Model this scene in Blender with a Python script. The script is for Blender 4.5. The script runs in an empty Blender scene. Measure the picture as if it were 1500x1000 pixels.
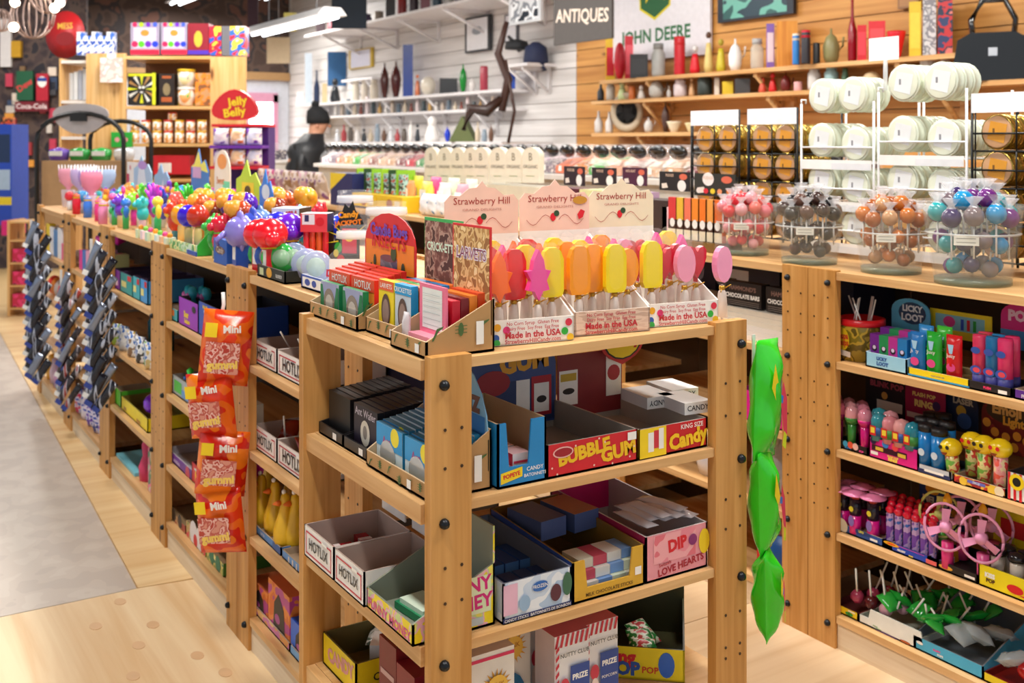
import bpy, math, random
from mathutils import Matrix, Vector
random.seed(7)
sc=bpy.context.scene
col=sc.collection
PI=math.pi
# ---------------- camera (photo taken as 1500x1000) ----------------
F=1557.;YH=206.;CH=1.32;TH=math.radians(32.45)
VX,VY=math.sin(TH),math.cos(TH); RX,RY=math.cos(TH),-math.sin(TH)
cam=bpy.data.cameras.new('camera'); co=bpy.data.objects.new('camera',cam); col.objects.link(co)
co.location=(0,0,CH); co.rotation_euler=(PI/2,0,-TH)
cam.sensor_width=36; cam.lens=36*F/1500; cam.shift_y=-(500-YH)/1500; cam.clip_start=.05
cam.dof.use_dof=True; cam.dof.focus_distance=1.9; cam.dof.aperture_fstop=6.3
sc.camera=co
# ---------------- light ----------------
w=bpy.data.worlds.new('world'); sc.world=w; w.use_nodes=True
bg=w.node_tree.nodes['Background']; bg.inputs[0].default_value=(.86,.93,1,1); bg.inputs[1].default_value=.6
def area(n,loc,sx,sy,power,color,rot=(0,0,0)):
    l=bpy.data.lights.new(n,'AREA'); l.shape='RECTANGLE'; l.size=sx; l.size_y=sy; l.energy=power; l.color=color
    o=bpy.data.objects.new(n,l); o.location=loc; o.rotation_euler=rot; col.objects.link(o)
TUBES=[(.2,1.2),(1.9,.9),(1.75,3.2),(.2,4.2),(3.4,4.6),(1.8,6.6),(3.2,8.45,2.28),(4.1,11.2),(1.2,10.5),(3.5,2.2),(3.3,6.4),(3.4,12.2),(.2,7.4)]  # the tubes nearest the white wall are added to brighten it
TUBES=[(t+(2.95,))[:3] for t in TUBES]
for tx,ty,tz_ in TUBES: area('tube_light',(tx,ty,tz_-.03),.16,1.2,38,(1,.955,.89))
sc.view_settings.view_transform='Standard'; sc.view_settings.look='None'; sc.view_settings.exposure=.22; sc.view_settings.gamma=1
sc.view_settings.use_curve_mapping=False
# ---------------- helpers ----------------
def P(x,y=500,z=None,X=None,Y=None,d=None):
    a=(x-750)/F;b=(YH-y)/F
    D=Vector((VX+a*RX,VY+a*RY,b))
    t=(z-CH)/b if z is not None else X/D.x if X is not None else Y/D.y if Y is not None else d
    return Vector((0,0,CH))+D*t
def lin(c): return c/12.92 if c<=.04045 else ((c+.055)/1.055)**2.4
def rgb(h): return tuple(lin(int(h[i:i+2],16)/255) for i in (0,2,4))+(1,)
_M={}
def _new(n):
    mt=bpy.data.materials.new(n); mt.use_nodes=True; nt=mt.node_tree
    return mt,nt,nt.nodes['Principled BSDF']
def m(h,r=.45,metal=0,a=1,em=0,coat=0):
    k=(h,r,metal,a,em,coat)
    if k in _M: return _M[k]
    mt,nt,b=_new('paint_'+h)
    b.inputs['Roughness'].default_value=r; b.inputs['Metallic'].default_value=metal
    c=rgb(h)
    if a<1: b.inputs['Alpha'].default_value=a
    if em: b.inputs['Emission Color'].default_value=c; b.inputs['Emission Strength'].default_value=em
    if coat: b.inputs['Coat Weight'].default_value=coat
    tc=nt.nodes.new('ShaderNodeTexCoord'); n=nt.nodes.new('ShaderNodeTexNoise'); n.inputs['Scale'].default_value=25
    rp=nt.nodes.new('ShaderNodeValToRGB'); rp.color_ramp.elements[0].color=tuple(v*.88 for v in c[:3])+(1,); rp.color_ramp.elements[1].color=tuple(min(1,v*1.08) for v in c[:3])+(1,)
    nt.links.new(tc.outputs['Object'],n.inputs['Vector']); nt.links.new(n.outputs[0],rp.inputs[0]); nt.links.new(rp.outputs[0],b.inputs['Base Color'])
    _M[k]=mt; return mt
def cl(h='ffffff',a=.22,r=.12):
    mt=m(h,r,0,a); mt.node_tree.nodes['Principled BSDF'].inputs['Specular IOR Level'].default_value=.3; return mt          # clear film / plastic
def blot(cs,scale=30,r=.4,a=1,vor=False,stretch=(1,1,1)):   # small printed patches of several colours
    k=('blot',tuple(cs),scale,r,a,vor,stretch)
    if k in _M: return _M[k]
    mt,nt,b=_new('print_'+cs[0]); b.inputs['Roughness'].default_value=r; b.inputs['Alpha'].default_value=a
    tc=nt.nodes.new('ShaderNodeTexCoord'); mp=nt.nodes.new('ShaderNodeMapping'); mp.inputs['Scale'].default_value=stretch
    if vor: n=nt.nodes.new('ShaderNodeTexVoronoi'); out=n.outputs['Color']
    else: n=nt.nodes.new('ShaderNodeTexNoise'); n.inputs['Detail'].default_value=1.5; out=n.outputs[0]
    n.inputs['Scale'].default_value=scale
    rp=nt.nodes.new('ShaderNodeValToRGB'); rp.color_ramp.interpolation='CONSTANT'
    el=rp.color_ramp.elements
    lo,hi=(.0,1.) if vor else (.34,.68)
    el[0].position=0; el[0].color=rgb(cs[0]); el[1].position=lo+(hi-lo)/len(cs) ; el[1].color=rgb(cs[1])
    for i in range(2,len(cs)): e=el.new(lo+(hi-lo)*i/len(cs)); e.color=rgb(cs[i])
    nt.links.new(tc.outputs['Object'],mp.inputs[0]); nt.links.new(mp.outputs[0],n.inputs['Vector']); nt.links.new(out,rp.inputs[0]); nt.links.new(rp.outputs[0],b.inputs['Base Color'])
    _M[k]=mt; return mt
def wood(axis='Z',c1='c99a5e',c2='e6c08a',knots=True,r=.5,sc_=1.):
    k=('wood',axis,c1,c2,knots,sc_)
    if k in _M: return _M[k]
    mt,nt,b=_new('pine_'+axis.lower()); b.inputs['Roughness'].default_value=r
    tc=nt.nodes.new('ShaderNodeTexCoord'); mp=nt.nodes.new('ShaderNodeMapping')
    s={'X':(1.2,26,26),'Y':(26,1.2,26),'Z':(26,26,1.2)}[axis]
    mp.inputs['Scale'].default_value=tuple(v*sc_ for v in s)
    n=nt.nodes.new('ShaderNodeTexNoise'); n.inputs['Scale'].default_value=1.6; n.inputs['Detail'].default_value=5; n.inputs['Distortion'].default_value=.6
    rp=nt.nodes.new('ShaderNodeValToRGB'); e=rp.color_ramp.elements
    e[0].position=.32; e[0].color=rgb(c1); e[1].position=.66; e[1].color=rgb(c2)
    nt.links.new(tc.outputs['Object'],mp.inputs[0]); nt.links.new(mp.outputs[0],n.inputs['Vector']); nt.links.new(n.outputs[0],rp.inputs[0])
    last=rp.outputs[0]
    if knots:
        m2=nt.nodes.new('ShaderNodeMapping'); m2.inputs['Scale'].default_value={'X':(2.2,7,7),'Y':(7,2.2,7),'Z':(7,7,2.2)}[axis]
        v=nt.nodes.new('ShaderNodeTexVoronoi'); v.inputs['Scale'].default_value=1
        r2=nt.nodes.new('ShaderNodeValToRGB'); q=r2.color_ramp.elements; q[0].position=.05; q[0].color=(1,1,1,1); q[1].position=.13; q[1].color=(0,0,0,1)
        mx=nt.nodes.new('ShaderNodeMix'); mx.data_type='RGBA'; mx.inputs[7].default_value=rgb('7a4a20')
        nt.links.new(tc.outputs['Object'],m2.inputs[0]); nt.links.new(m2.outputs[0],v.inputs['Vector']); nt.links.new(v.outputs[0],r2.inputs[0])
        nt.links.new(r2.outputs[0],mx.inputs[0]); nt.links.new(last,mx.inputs[6]); last=mx.outputs[2]
    nt.links.new(last,b.inputs['Base Color'])
    _M[k]=mt; return mt
class MB:
    def __init__(s): s.v=[];s.f=[];s.mi=[];s.ms=[];s.sm=[]
    def _m(s,mt):
        if mt not in s.ms: s.ms.append(mt)
        return s.ms.index(mt)
    def add(s,vs,fs,mt,M=None,smooth=False):
        o=len(s.v); s.v+=[tuple(M@Vector(p)) if M else tuple(p) for p in vs]
        i=s._m(mt) if not isinstance(mt,list) else None
        for j,f in enumerate(fs):
            s.f.append([o+q for q in f]); s.mi.append(i if i is not None else s._m(mt[j])); s.sm.append(smooth)
        return s
    def box(s,x0,y0,z0,x1,y1,z1,mt,M=None):
        # face order: front(-y), back, left(-x), right, bottom, top ; mt may be a list of six
        v=[(x0,y0,z0),(x1,y0,z0),(x1,y1,z0),(x0,y1,z0),(x0,y0,z1),(x1,y0,z1),(x1,y1,z1),(x0,y1,z1)]
        f=[(0,1,5,4),(2,3,7,6),(3,0,4,7),(1,2,6,5),(3,2,1,0),(4,5,6,7)]
        return s.add(v,f,mt,M)
    def prism(s,poly,a,b,mt,axis='y',M=None,smooth=False):
        # poly in the plane normal to axis, extruded from a to b
        n=len(poly)
        mk={'y':lambda p,t:(p[0],t,p[1]),'x':lambda p,t:(t,p[0],p[1]),'z':lambda p,t:(p[0],p[1],t)}[axis]
        v=[mk(p,a) for p in poly]+[mk(p,b) for p in poly]
        f=[list(range(n)),list(range(2*n-1,n-1,-1))]+[(i,i+n,(i+1)%n+n,(i+1)%n) for i in range(n)]
        return s.add(v,f,mt,M,smooth)
    def lathe(s,prof,mt,M=None,n=14,smooth=True,sx=1,sy=1,caps=True):
        # prof: list of (r,z); rings about z
        v=[];f=[]
        for r,z in prof:
            for i in range(n): v.append((r*sx*math.cos(2*PI*i/n),r*sy*math.sin(2*PI*i/n),z))
        for j in range(len(prof)-1):
            for i in range(n): f.append((j*n+i,j*n+(i+1)%n,(j+1)*n+(i+1)%n,(j+1)*n+i))
        if caps and prof[0][0]>1e-6: f.append(list(range(n-1,-1,-1)))
        if caps and prof[-1][0]>1e-6: f.append([(len(prof)-1)*n+i for i in range(n)])
        return s.add(v,f,mt,M,smooth)
    def cyl(s,r,z0,z1,mt,M=None,n=12,r2=None): return s.lathe([(r,z0),(r if r2 is None else r2,z1)],mt,M,n,n>8)
    def ball(s,r,mt,c=(0,0,0),M=None,n=12,sx=1,sy=1,sz=1):
        k=max(5,n//2+1)
        T=Matrix.Translation(c)
        return s.lathe([(r*math.sin(PI*i/k)+1e-7,-r*math.cos(PI*i/k)*sz) for i in range(k+1)],mt,(M@T) if M else T,n,True,sx,sy)
    def tube(s,pts,r,mt,n=6,M=None):
        pts=[Vector(p) for p in pts]; v=[];f=[]
        for i,p in enumerate(pts):
            d=(pts[min(i+1,len(pts)-1)]-pts[max(i-1,0)]).normalized()
            u=d.cross(Vector((0,0,1)) if abs(d.z)<.9 else Vector((1,0,0))).normalized(); w_=d.cross(u)
            rr=r[i] if isinstance(r,(list,tuple)) else r
            for k in range(n): v.append(p+u*rr*math.cos(2*PI*k/n)+w_*rr*math.sin(2*PI*k/n))
        for i in range(len(pts)-1):
            for k in range(n): f.append((i*n+k,i*n+(k+1)%n,(i+1)*n+(k+1)%n,(i+1)*n+k))
        f.append(list(range(n-1,-1,-1))); f.append([(len(pts)-1)*n+k for k in range(n)])
        return s.add(v,f,mt,M,True)
    def pillow(s,w,h,t,mt,M=None,nx=8,nz=10,crimp=.08,seed=0,lump=.25,mf=None):
        # a filled bag: width w, height h (z from 0), bulge t; mt back/front, mf optional front material
        rnd=random.Random(seed); ph=[rnd.uniform(0,6) for _ in range(4)]
        v=[];f=[];ml=[]
        for side in (-1,1):
            for j in range(nz+1):
                for i in range(nx+1):
                    u=i/nx;q=j/nz
                    e=(max(0,1-(2*u-1)**4))*min(1,max(0,(min(q,1-q)-crimp*.4)/.22))**.6
                    b=1+lump*math.sin(u*7+ph[0]+q*5)*math.cos(q*9+ph[1])
                    v.append(((u-.5)*w*(1-.07*e*math.sin(PI*q)),side*(t/2*e*b+.0006),q*h))
        N=(nx+1)*(nz+1)
        for sd in (0,1):
            for j in range(nz):
                for i in range(nx):
                    a=sd*N+j*(nx+1)+i; q=(a,a+1,a+nx+2,a+nx+1)
                    f.append(q if sd==0 else q[::-1]); ml.append(mf if (mf and sd==0) else mt)
        ring=[j*(nx+1) for j in range(nz,0,-1)]+list(range(nx+1))+[j*(nx+1)+nx for j in range(1,nz+1)]+[nz*(nx+1)+i for i in range(nx-1,0,-1)]
        for k in range(len(ring)):
            a,b=ring[k],ring[(k+1)%len(ring)]; f.append((b,a,a+N,b+N)); ml.append(mt)
        return s.add(v,f,ml,M,True)
    def mesh(s,me,mt,M):
        return s.add([v.co for v in me.vertices],[list(p.vertices) for p in me.polygons],mt,M)
    def data(s,name):
        me=bpy.data.meshes.new(name); me.from_pydata(s.v,[],s.f)
        for x in s.ms: me.materials.append(x)
        me.polygons.foreach_set('material_index',s.mi); me.polygons.foreach_set('use_smooth',s.sm); me.update(); return me
    def obj(s,name,parent=None,loc=(0,0,0),rz=0):
        o=bpy.data.objects.new(name,s.data(name)); col.objects.link(o); o.location=loc; o.rotation_euler=(0,0,rz); o.parent=parent
        return o
def tag(o,label,cat,group=None,kind=None):
    o['label']=label; o['category']=cat
    if group: o['group']=group
    if kind: o['kind']=kind
    return o
def struct(o,label=None):
    o['kind']='structure'
    if label: o['label']=label
    return o
def thing(name,label,cat,loc=(0,0,0),rz=0,group=None):
    o=bpy.data.objects.new(name,None); col.objects.link(o); o.empty_display_size=.05
    o.location=loc; o.rotation_euler=(0,0,rz); return tag(o,label,cat,group)
def dup(o,loc=None,rz=None,label=None,group=None,parent=None):
    c=o.copy(); col.objects.link(c); c.parent=parent
    if loc is not None: c.location=loc
    if rz is not None: c.rotation_euler=(0,0,rz)
    if label: c['label']=label
    if group: c['group']=group
    for ch in o.children: dup(ch,parent=c)
    return c
T=Matrix.Translation
def R(a,ax='Z'): return Matrix.Rotation(a,4,ax)
def S(x,y,z): return Matrix.Diagonal((x,y,z,1))
_T={}
def tmesh(s,size,bold=0,spc=1):
    k=(s,size,bold,spc)
    if k not in _T:
        cu=bpy.data.curves.new('t','FONT'); cu.body=s; cu.size=size; cu.align_x='CENTER'; cu.align_y='CENTER'; cu.offset=bold*size; cu.space_character=spc; cu.resolution_u=2
        o=bpy.data.objects.new('t',cu); me=bpy.data.meshes.new_from_object(o); bpy.data.objects.remove(o); _T[k]=me
    return _T[k]
def art(parent,items,M=None,name='printed_design',y=-.0004):
    """flat print on a face lying in local xz (facing -y). items:
    ('t',text,size,mat,x,z,[xscale,rot,bold]) ('d',mat,x,z,rx,rz) ('r',mat,x0,z0,x1,z1) ('p',mat,[(x,z)..])"""
    I0=M is None and name=='printed_design' and parent.get('category') in('display box','candy box'); b=MB(); M=M or Matrix(); e=y
    for it in items:
        e-=.0002
        k=it[0]
        if k=='t':
            ex=list(it[6:])+[1,0,.012][len(it[6:]):]
            b.mesh(tmesh(it[1],it[2],ex[2]),it[3],M@T((it[4],e,it[5]))@R(-ex[1],'Y')@S(ex[0],1,1)@R(PI/2,'X'))
        elif k=='d':
            rz=it[5] if len(it)>5 else it[4]
            b.add([(it[2]+it[4]*math.cos(2*PI*i/16),e,it[3]+rz*math.sin(2*PI*i/16)) for i in range(16)],[list(range(16))],it[1],M)
        elif k=='r': b.add([(it[2],e,it[3]),(it[4],e,it[3]),(it[4],e,it[5]),(it[2],e,it[5])],[(0,1,2,3)],it[1],M)
        elif k=='p': b.add([(q[0],e,q[1]) for q in it[2]],[list(range(len(it[2])))],it[1],M)
    if I0: b.v=[(v[0],v[1],max(v[2],.0012)) for v in b.v]   # print never runs below the box
    return b.obj(name,parent)
def two(xl,yl,xr,yr,z):   # front-bottom corners given in the photo, standing on a surface of height z -> loc, width, rz
    a=P(xl,yl,z=z); b=P(xr,yr,z=z); return a,(b-a).length,math.atan2(b.y-a.y,b.x-a.x)
def plX(xl,xr,X,z):        # front face in the plane X, facing -x
    a=P(xl,X=X); b=P(xr,X=X); return Vector((X,a.y,z)),a.y-b.y,-PI/2
def plY(xl,xr,Y,z):        # front face in the plane Y, facing -y
    a=P(xl,Y=Y); b=P(xr,Y=Y); return Vector((a.x,Y,z)),b.x-a.x,0.
def zat(x,y,X=None,Y=None): return P(x,y,X=X,Y=Y).z
def arch(w,h,k=.35,n=10,x0=0,z0=0):   # card outline with arched top
    return [(x0,z0),(x0+w,z0)]+[(x0+w/2+w/2*math.cos(PI*i/n),z0+h*(1-k)+h*k*math.sin(PI*i/n)) for i in range(n+1)]
def tray(name,label,cat,pl,d,hf,mo,mi=None,hs=None,hb=None,head=None,group=None,design=None,side=None,mside=None,cut=None,t=.0035,tilt=0):
    """open display carton. hf front height, hs side height at the back, hb back height,
    head=(material,height,outline-kind,design); cut=(x0,x1,z) notch in the front"""
    loc,w,rz=pl; mi=mi or m('b9a58c'); hs=hs or hf; hb=hb or hs; ms=mside or mo
    o=thing(name,label,cat,loc,rz,group)
    b=MB()
    b.box(0,0,0,w,d,t,[mo,mo,mo,mo,mo,mi])
    if cut: 
        x0,x1,zc=cut; b.prism([(0,0),(w,0),(w,hf),(x1,hf),(x1-.006,zc),(x0+.006,zc),(x0,hf),(0,hf)],0,t,[mo,mi]+[mo]*8)
    else: b.box(0,0,0,w,t,hf,[mo,mi,mo,mo,mo,mi])
    b.box(0,d-t,0,w,d,hb,[mi,mo,mo,mo,mo,mi])
    pr=[(0,0),(d,0),(d,hs),(.3*d,hf+(hs-hf)*.3),(0,hf)]
    b.prism(pr,0,t,[ms,mi]+[ms,ms,mi,mi,ms],'x'); b.prism(pr,w-t,w,[mi,ms]+[ms,ms,mi,mi,ms],'x')
    b.obj('carton',o)
    if design: art(o,design(w,hf) if callable(design) else design)
    if side: art(o,side(d,hf),T((w,0,0))@R(PI/2),'side_print')
    if head:
        hm,hh,kind=head[:3]
        hb_=MB()
        poly={'rect':[(0,0),(w,0),(w,hh),(0,hh)],'arch':arch(w,hh),'round':arch(w,hh,.7),
              'crown':[(0,0),(w,0),(w,hh*.78),(w*.8,hh*.8),(w*.72,hh*.93),(w*.5,hh),(w*.28,hh*.93),(w*.2,hh*.8),(0,hh*.78)]}[kind]
        hb_.prism(poly,0,.002,[hm,mi]+[hm]*len(poly),M=T((0,d-t-.003,hb*.3)))
        h=hb_.obj('header_card',o)
        if len(head)>3: art(h,head[3](w,hh),T((0,d-t-.003,hb*.3)))
    return o
def carton(name,label,cat,pl,d,h,mf,ms=None,mt_=None,group=None,design=None,side=None,top=None,parent=None):
    loc,w,rz=pl; ms=ms or mf; mt_=mt_ or ms
    b=MB(); b.box(0,0,0,w,d,h,[mf,mf,ms,ms,mt_,mt_])
    if not(design or side or top):
        return tag(b.obj(name,None,loc,rz),label,cat,group)
    o=thing(name,label,cat,loc,rz,group); b.obj('box_body',o)
    if design: art(o,design(w,h) if callable(design) else design)
    if side: art(o,side(d,h),T((w,0,0))@R(PI/2),'side_print')
    if top: art(o,top(w,d),T((0,0,h))@R(-PI/2,'X'),'top_print')
    return o
WH=m('f4f2ee');BK=m('17161a');RED=m('d8182a');YEL=m('f6d51a');BLU=m('1d5fb8');GRN=m('2fae3a');ORA=m('f28a1c');PNK=m('ee3d96');PUR=m('6a2aa0');TEAL=m('1aa5a8');GREY=m('8d8d90');KRAFT=m('b98f5c',.7);DK=m('2a2420');CRM=m('efe3cf');SKY=m('4db4e6');STEEL=m('c9cbd0',.3,1);NAVY=m('1b2a5e')
# ---------------- structure ----------------
b=MB(); b.box(-4,-3,-.05,5.2,17,-.006,m('c8a877',.6)); fl=struct(b.obj('floor'))
ply=wood('X','d3aa72','ecd0a2',False,.42,.5); ply2=wood('Y','dab582','ecd3aa',False,.42,.5)
def sheet(poly,mt,nm='plywood_sheet',h=0):
    q=MB(); q.prism(poly,-.006,h,mt,'z'); return q.obj(nm,fl)
gA=P(200,861,z=0);gB=P(62,604,z=0);gC=P(0,903,z=0)
dv=(gB-gA);gfar=gA+dv*2.6
du=(gC-gA).normalized()
sheet([(gA.x,gA.y),(gfar.x,gfar.y),(gfar.x+du.x*1.9,gfar.y+du.y*1.9),(gA.x+du.x*1.9,gA.y+du.y*1.9)],blot(['bfb3a8','c6baae','cbc0b4'],9,.38),'hardboard_sheet')
n_=.004
sheet([(gA.x+n_,gA.y),(2.17,gA.y-.15),(2.17,gfar.y),(gfar.x+n_,gfar.y)],wood('X','d9b27c','ecd0a0',False,.4,.35))
front=sheet([(gA.x+du.x*1.9,gA.y+du.y*1.9-n_),(gA.x+du.x*1.9-.2,.9),(1.3,.9),(1.55,gA.y-.12),(gA.x,gA.y-n_)],wood('Y','dcb786','efd6ad',False,.4,.45))
for k in range(5):
    y=.0+k*.55; sheet([(1.56,y),(5,y),(5,y+.546),(1.56,y+.546)],wood('X','cfae86','e4c9a4',False,.4,.4),'floor_plank')
q=MB()
for px,py in ((176,881),(224,915),(203,945),(289,960),(140,917),(195,990),(330,985)):
    c=P(px,py,z=0); q=MB(); q.prism([(c.x+.016*math.cos(a*PI/7),c.y+.024*math.sin(a*PI/7)) for a in range(14)],0,.0012,m('dcb488'),'z'); q.obj('wood_plug',fl)
pass
# ceiling, walls
b=MB(); b.box(-4,-3,3.25,5.2,17,3.3,m('4a4039',.8)); struct(b.obj('ceiling'))
bw=MB(); bw.box(5.03,.2,0,5.15,17,3.25,m('8a6a44')); wr=struct(bw.obj('wall_right'))
ow=wood('Y','b97c38','d9a057',True,.5,.4); wwm=wood('Y','cfcbc8','e8e4e2',False,.6,.4)
for k in range(24):
    z=k*.136
    q=MB(); q.box(5.0,.2,z+.003,5.03,6.9,z+.133,ow); q.obj('wall_board',wr)
    q=MB(); q.box(5.0,6.905,z+.003,5.03,13.3,z+.133,wwm); q.obj('wall_board',wr)
bw=MB(); bw.box(-4,13.31,0,5.0,13.4,3.25,m('d4dae6',.7)); wb=struct(bw.obj('wall_back'))
q=MB(); q.box(-3.9,13.28,2.2,4.99,13.309,3.24,blot(['4a3a34','5a4840','3a3436','6a4a40'],5,.8)); q.obj('upper_panel',wb)
q=MB(); q.box(-3.9,13.24,2.1,4.99,13.309,2.2,m('b08a5c',.6)); struct(q.obj('trim_1'))
wp=P(364,200,Y=13.27); wq=P(400,150,Y=13.27)
q=MB(); q.box(wp.x,13.285,.95,wq.x,13.305,wq.z,m('ffffff',.3,0,1,4)); win=struct(q.obj('window_1'))
q=MB()
for a in (wp.x-.06,wq.x): q.box(a,13.25,.9,a+.06,13.305,wq.z+.1,m('d99ab8'))
q.box(wp.x-.06,13.25,wq.z,wq.x+.06,13.305,wq.z+.12,m('d99ab8')); q.box(wp.x-.1,13.21,.88,wq.x+.1,13.305,.95,WH); q.obj('window_frame',win)
# fluorescent fixtures; only the low one is seen, those by the white wall are added
for i,(tx,ty,tz_) in enumerate(TUBES):
    t=thing('fluorescent_fixture','long low hung twin-tube fluorescent light near the tan card' if tz_<2.5 else 'unseen white twin-tube fluorescent ceiling fixture hanging above the shelves','ceiling light',(tx,ty,tz_),0,'fluorescent ceiling fixtures')
    q=MB(); q.prism([(-.12,.0),(-.07,.06),(.07,.06),(.12,0)],-.62 if tz_>2.5 else -.86,.62 if tz_>2.5 else .86,m('e6e8ea'),'y'); q.obj('housing',t)
    for s_ in (-.05,.05): q=MB(); q.cyl(.014,-.6 if tz_>2.5 else -.84,.6 if tz_>2.5 else .84,m('f4f8ff',.3,0,1,5),T((s_,0,-.012))@R(PI/2,'X'),8); q.obj('fluorescent_tube',t)
    
    for y_ in (-.55,.55): q=MB(); q.box(-.004,y_,.06,.004,y_+.005,3.26-tz_,GREY); q.obj('suspension_wire',t)
# ---------------- shelving ----------------
PZ=wood('Z','b67c36','d6a05c',True,.5); PY_=wood('Y','c8945a','e4ba82',True,.5); PX_=wood('X','c8945a','e4ba82',True,.5); PALE=wood('Y','dcc3a0','eddcc2',False,.5)
BOLT=m('23262b',.35,.6)
def holes(y0,y1,x,zs,facing,o):
    q=MB()
    for z in zs:
        for y in (y0,y1):
            M=T((x,y,z))@R(-PI/2,'Y') if facing=='x' else T((y,x,z))@R(PI/2,'X')
            q.cyl(.0028,0,.0008,m('3a2412'),M,6)
    q.obj('peg_holes',o)['kind']='stuff'
def bolts(pts,facing,o):
    for x,y,z in pts:
        q=MB(); M=T((x,y,z))@(R(-PI/2,'Y') if facing=='x' else R(PI/2,'X'))
        q.lathe([(.0085,-.004),(.0085,.004),(.006,.009),(.0,.011)],BOLT,M,10); q.obj('bolt',o)
def unit(name,label,X0,X1,Y0,Y1,zs,pw=.092,kick=True,back=None,group=None,top=.982,inner=True):
    o=thing(name,label,'shelf',(0,0,0),0,group)
    for y in (Y0,Y1-pw):
        q=MB(); q.box(X0,y,0,X0+.022,y+pw-.002,top,PZ); p=q.obj('post',o)
        bolts([(X0,y+(pw*.75 if y==Y0 else pw*.25),z) for z in (zs[0]-.03,zs[1]-.01,zs[2]-.01,zs[3]-.01,.06)],'x',o)
        holes(y+pw*.25,y+pw*.75,X0-.0004,[z0+dz for z0 in zs[1:4] for dz in (.06,.11,.165)],'x',p)
        q=MB(); q.box(X1-.022,y,0,X1,y+pw-.002,top,PZ); q.obj('post',o)
    for i,z in enumerate(zs):
        q=MB()
        if i==0: q.box(X0+.004,Y0,z-.02,X1-.004,Y1-.001,z,PY_) if False else q.box(X0+.003,Y0+pw,z-.02,X1-.003,Y1-pw-.002,z,PY_).box(X0+.0235,Y0,z-.02,X1-.0235,Y0+pw-.0005,z,PY_).box(X0+.0235,Y1-pw-.0015,z-.02,X1-.0235,Y1-.001,z,PY_)
        else: q.box(X0+.003,Y0+pw,z-.018,X1-.003,Y1-pw-.002,z,PY_)
        q.obj('shelf_board',o)
    if kick:
        q=MB(); q.box(X0+.008,Y0+pw,0,X0+.026,Y1-pw-.002,zs[-1]-.018,PALE); q.obj('kick_board',o)
    if back:
        q=MB(); q.box(back,Y0+.002,.02,back+.006,Y1-.002,zs[0]-.02,m('4a3826',.7)); q.obj('back_panel',o)  # dark board added so the bay interior falls into shade
    return o
LX=.90; ZL=[.972,.74,.517,.296,.085]; ZL2=[.972,.735,.50,.272,.085]
LU=[(1.98,2.78,ZL),(2.78,3.605,ZL2),(3.605,4.44,[.972,.74,.52,.29,.085]),(4.44,5.25,[.972,.74,.52,.29,.085]),(5.25,6.11,[.972,.74,.52,.29,.085])]
for i,(a,b_,zs) in enumerate(LU):
    unit('pine_shelf_unit',['pine shelf bay with insect candy boxes, beside the end shelf','pine shelf bay whose post carries the strip of orange candy bags','pine shelf bay with the yellow box on its low shelf','pine shelf bay between two hanging strips of dark packets','pine shelf bay at the far end of the toy candy island'][i],LX,1.47,a,b_-.0005,zs,back=1.22,group='pine bays of the left island')
RXF=2.19; ZR=[.978,.745,.517,.30,.085]
for i,(a,b_) in enumerate(((.95,1.973),(1.973,2.87),(2.87,3.77),(3.77,4.67),(4.67,5.57),(5.57,6.45))):
    unit('pine_shelf_unit',['pine shelf bay of novelty lollipops below the glass buckets','pine shelf bay of chocolate bars behind the green candy bags','pine shelf bay under the tin can racks','pine shelf bay under the chocolate sign cards','pine shelf bay under the tall bags','pine shelf bay at the end of the chocolate island'][i],RXF,2.98,a,b_-.0005,ZR,back=2.62,group='pine bays of the right island')
# end unit
EX0,EX1,EY0,EY1=.775,1.446,1.451,1.975; ZE=[.978,.753,.531,.303,.085]
o=thing('pine_end_shelf','pine end shelf with lollipop boxes on top and bolted posts','shelf')
for x,y,wd in ((EX0,EY0,.072),(EX1-.078,EY0,.078),(EX0-.012,EY1-.022,.078),(EX1-.078,EY1-.022,.078)):
    q=MB(); q.box(x,y,0,x+wd,y+.022,.984,PZ); p=q.obj('post',o)
    if y==EY0:
        bx=x+(.022 if x<1 else .062)
        bolts([(bx,y,z) for z in (.94,.725,.505,.276)],'y',o)
        holes(x+.024,x+wd-.018,y-.0004,[.81,.87,.60,.655,.44,.38,.36,.2,.15],'y',p)
for z in ZE:
    q=MB(); q.box(EX0+.0725,EY0+.004,z-.016,EX1-.0785,EY0+.023,z,PX_); q.box(EX0+.012,EY0+.0235,z-.016,EX1-.001,EY1-.0225,z,PX_); q.obj('shelf_board',o)
    q=MB(); q.box(EX0-.006,EY0+.0235,z-.032,EX0+.0115,EY1-.0225,z-.001,PY_); q.obj('side_rail',o)
# ---------------- end shelf: top ----------------
ze=ZE[0]
def frame_(c,x0,z0,x1,z1,t):   # rectangular line
    return [('r',c,x0,z0,x1,z0+t),('r',c,x0,z1-t,x1,z1),('r',c,x0,z0,x0+t,z1),('r',c,x1-t,z0,x1,z1)]
BUG=m('4d6b38',.6)
def bugs(w,h,seed=1):
    r=random.Random(seed); it=[]
    for i in range(max(3,int(w/.035))):
        x=w*(i+.5)/max(3,int(w/.035)); z=h*(.3+.4*r.random()); s=min(h*.3,.011)
        if i%2: it.append(('d',BUG,x,z,s*.45,s)); it+= [('r',BUG,x-s,z+k*s*.5-.0006,x+s,z+k*s*.5+.0006) for k in (-1,0,1)]
        else: it+=[('p',BUG,[(x-s,z-s),(x-s*.2,z+s*.7),(x+s,z+s),(x+s*.8,z+s*.7),(x+.1*s,z+s*.3),(x-.7*s,z-s)])]
    return it+[('r',WH,w*.72,h*.2,w*.72+.014,h*.75)]
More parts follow.
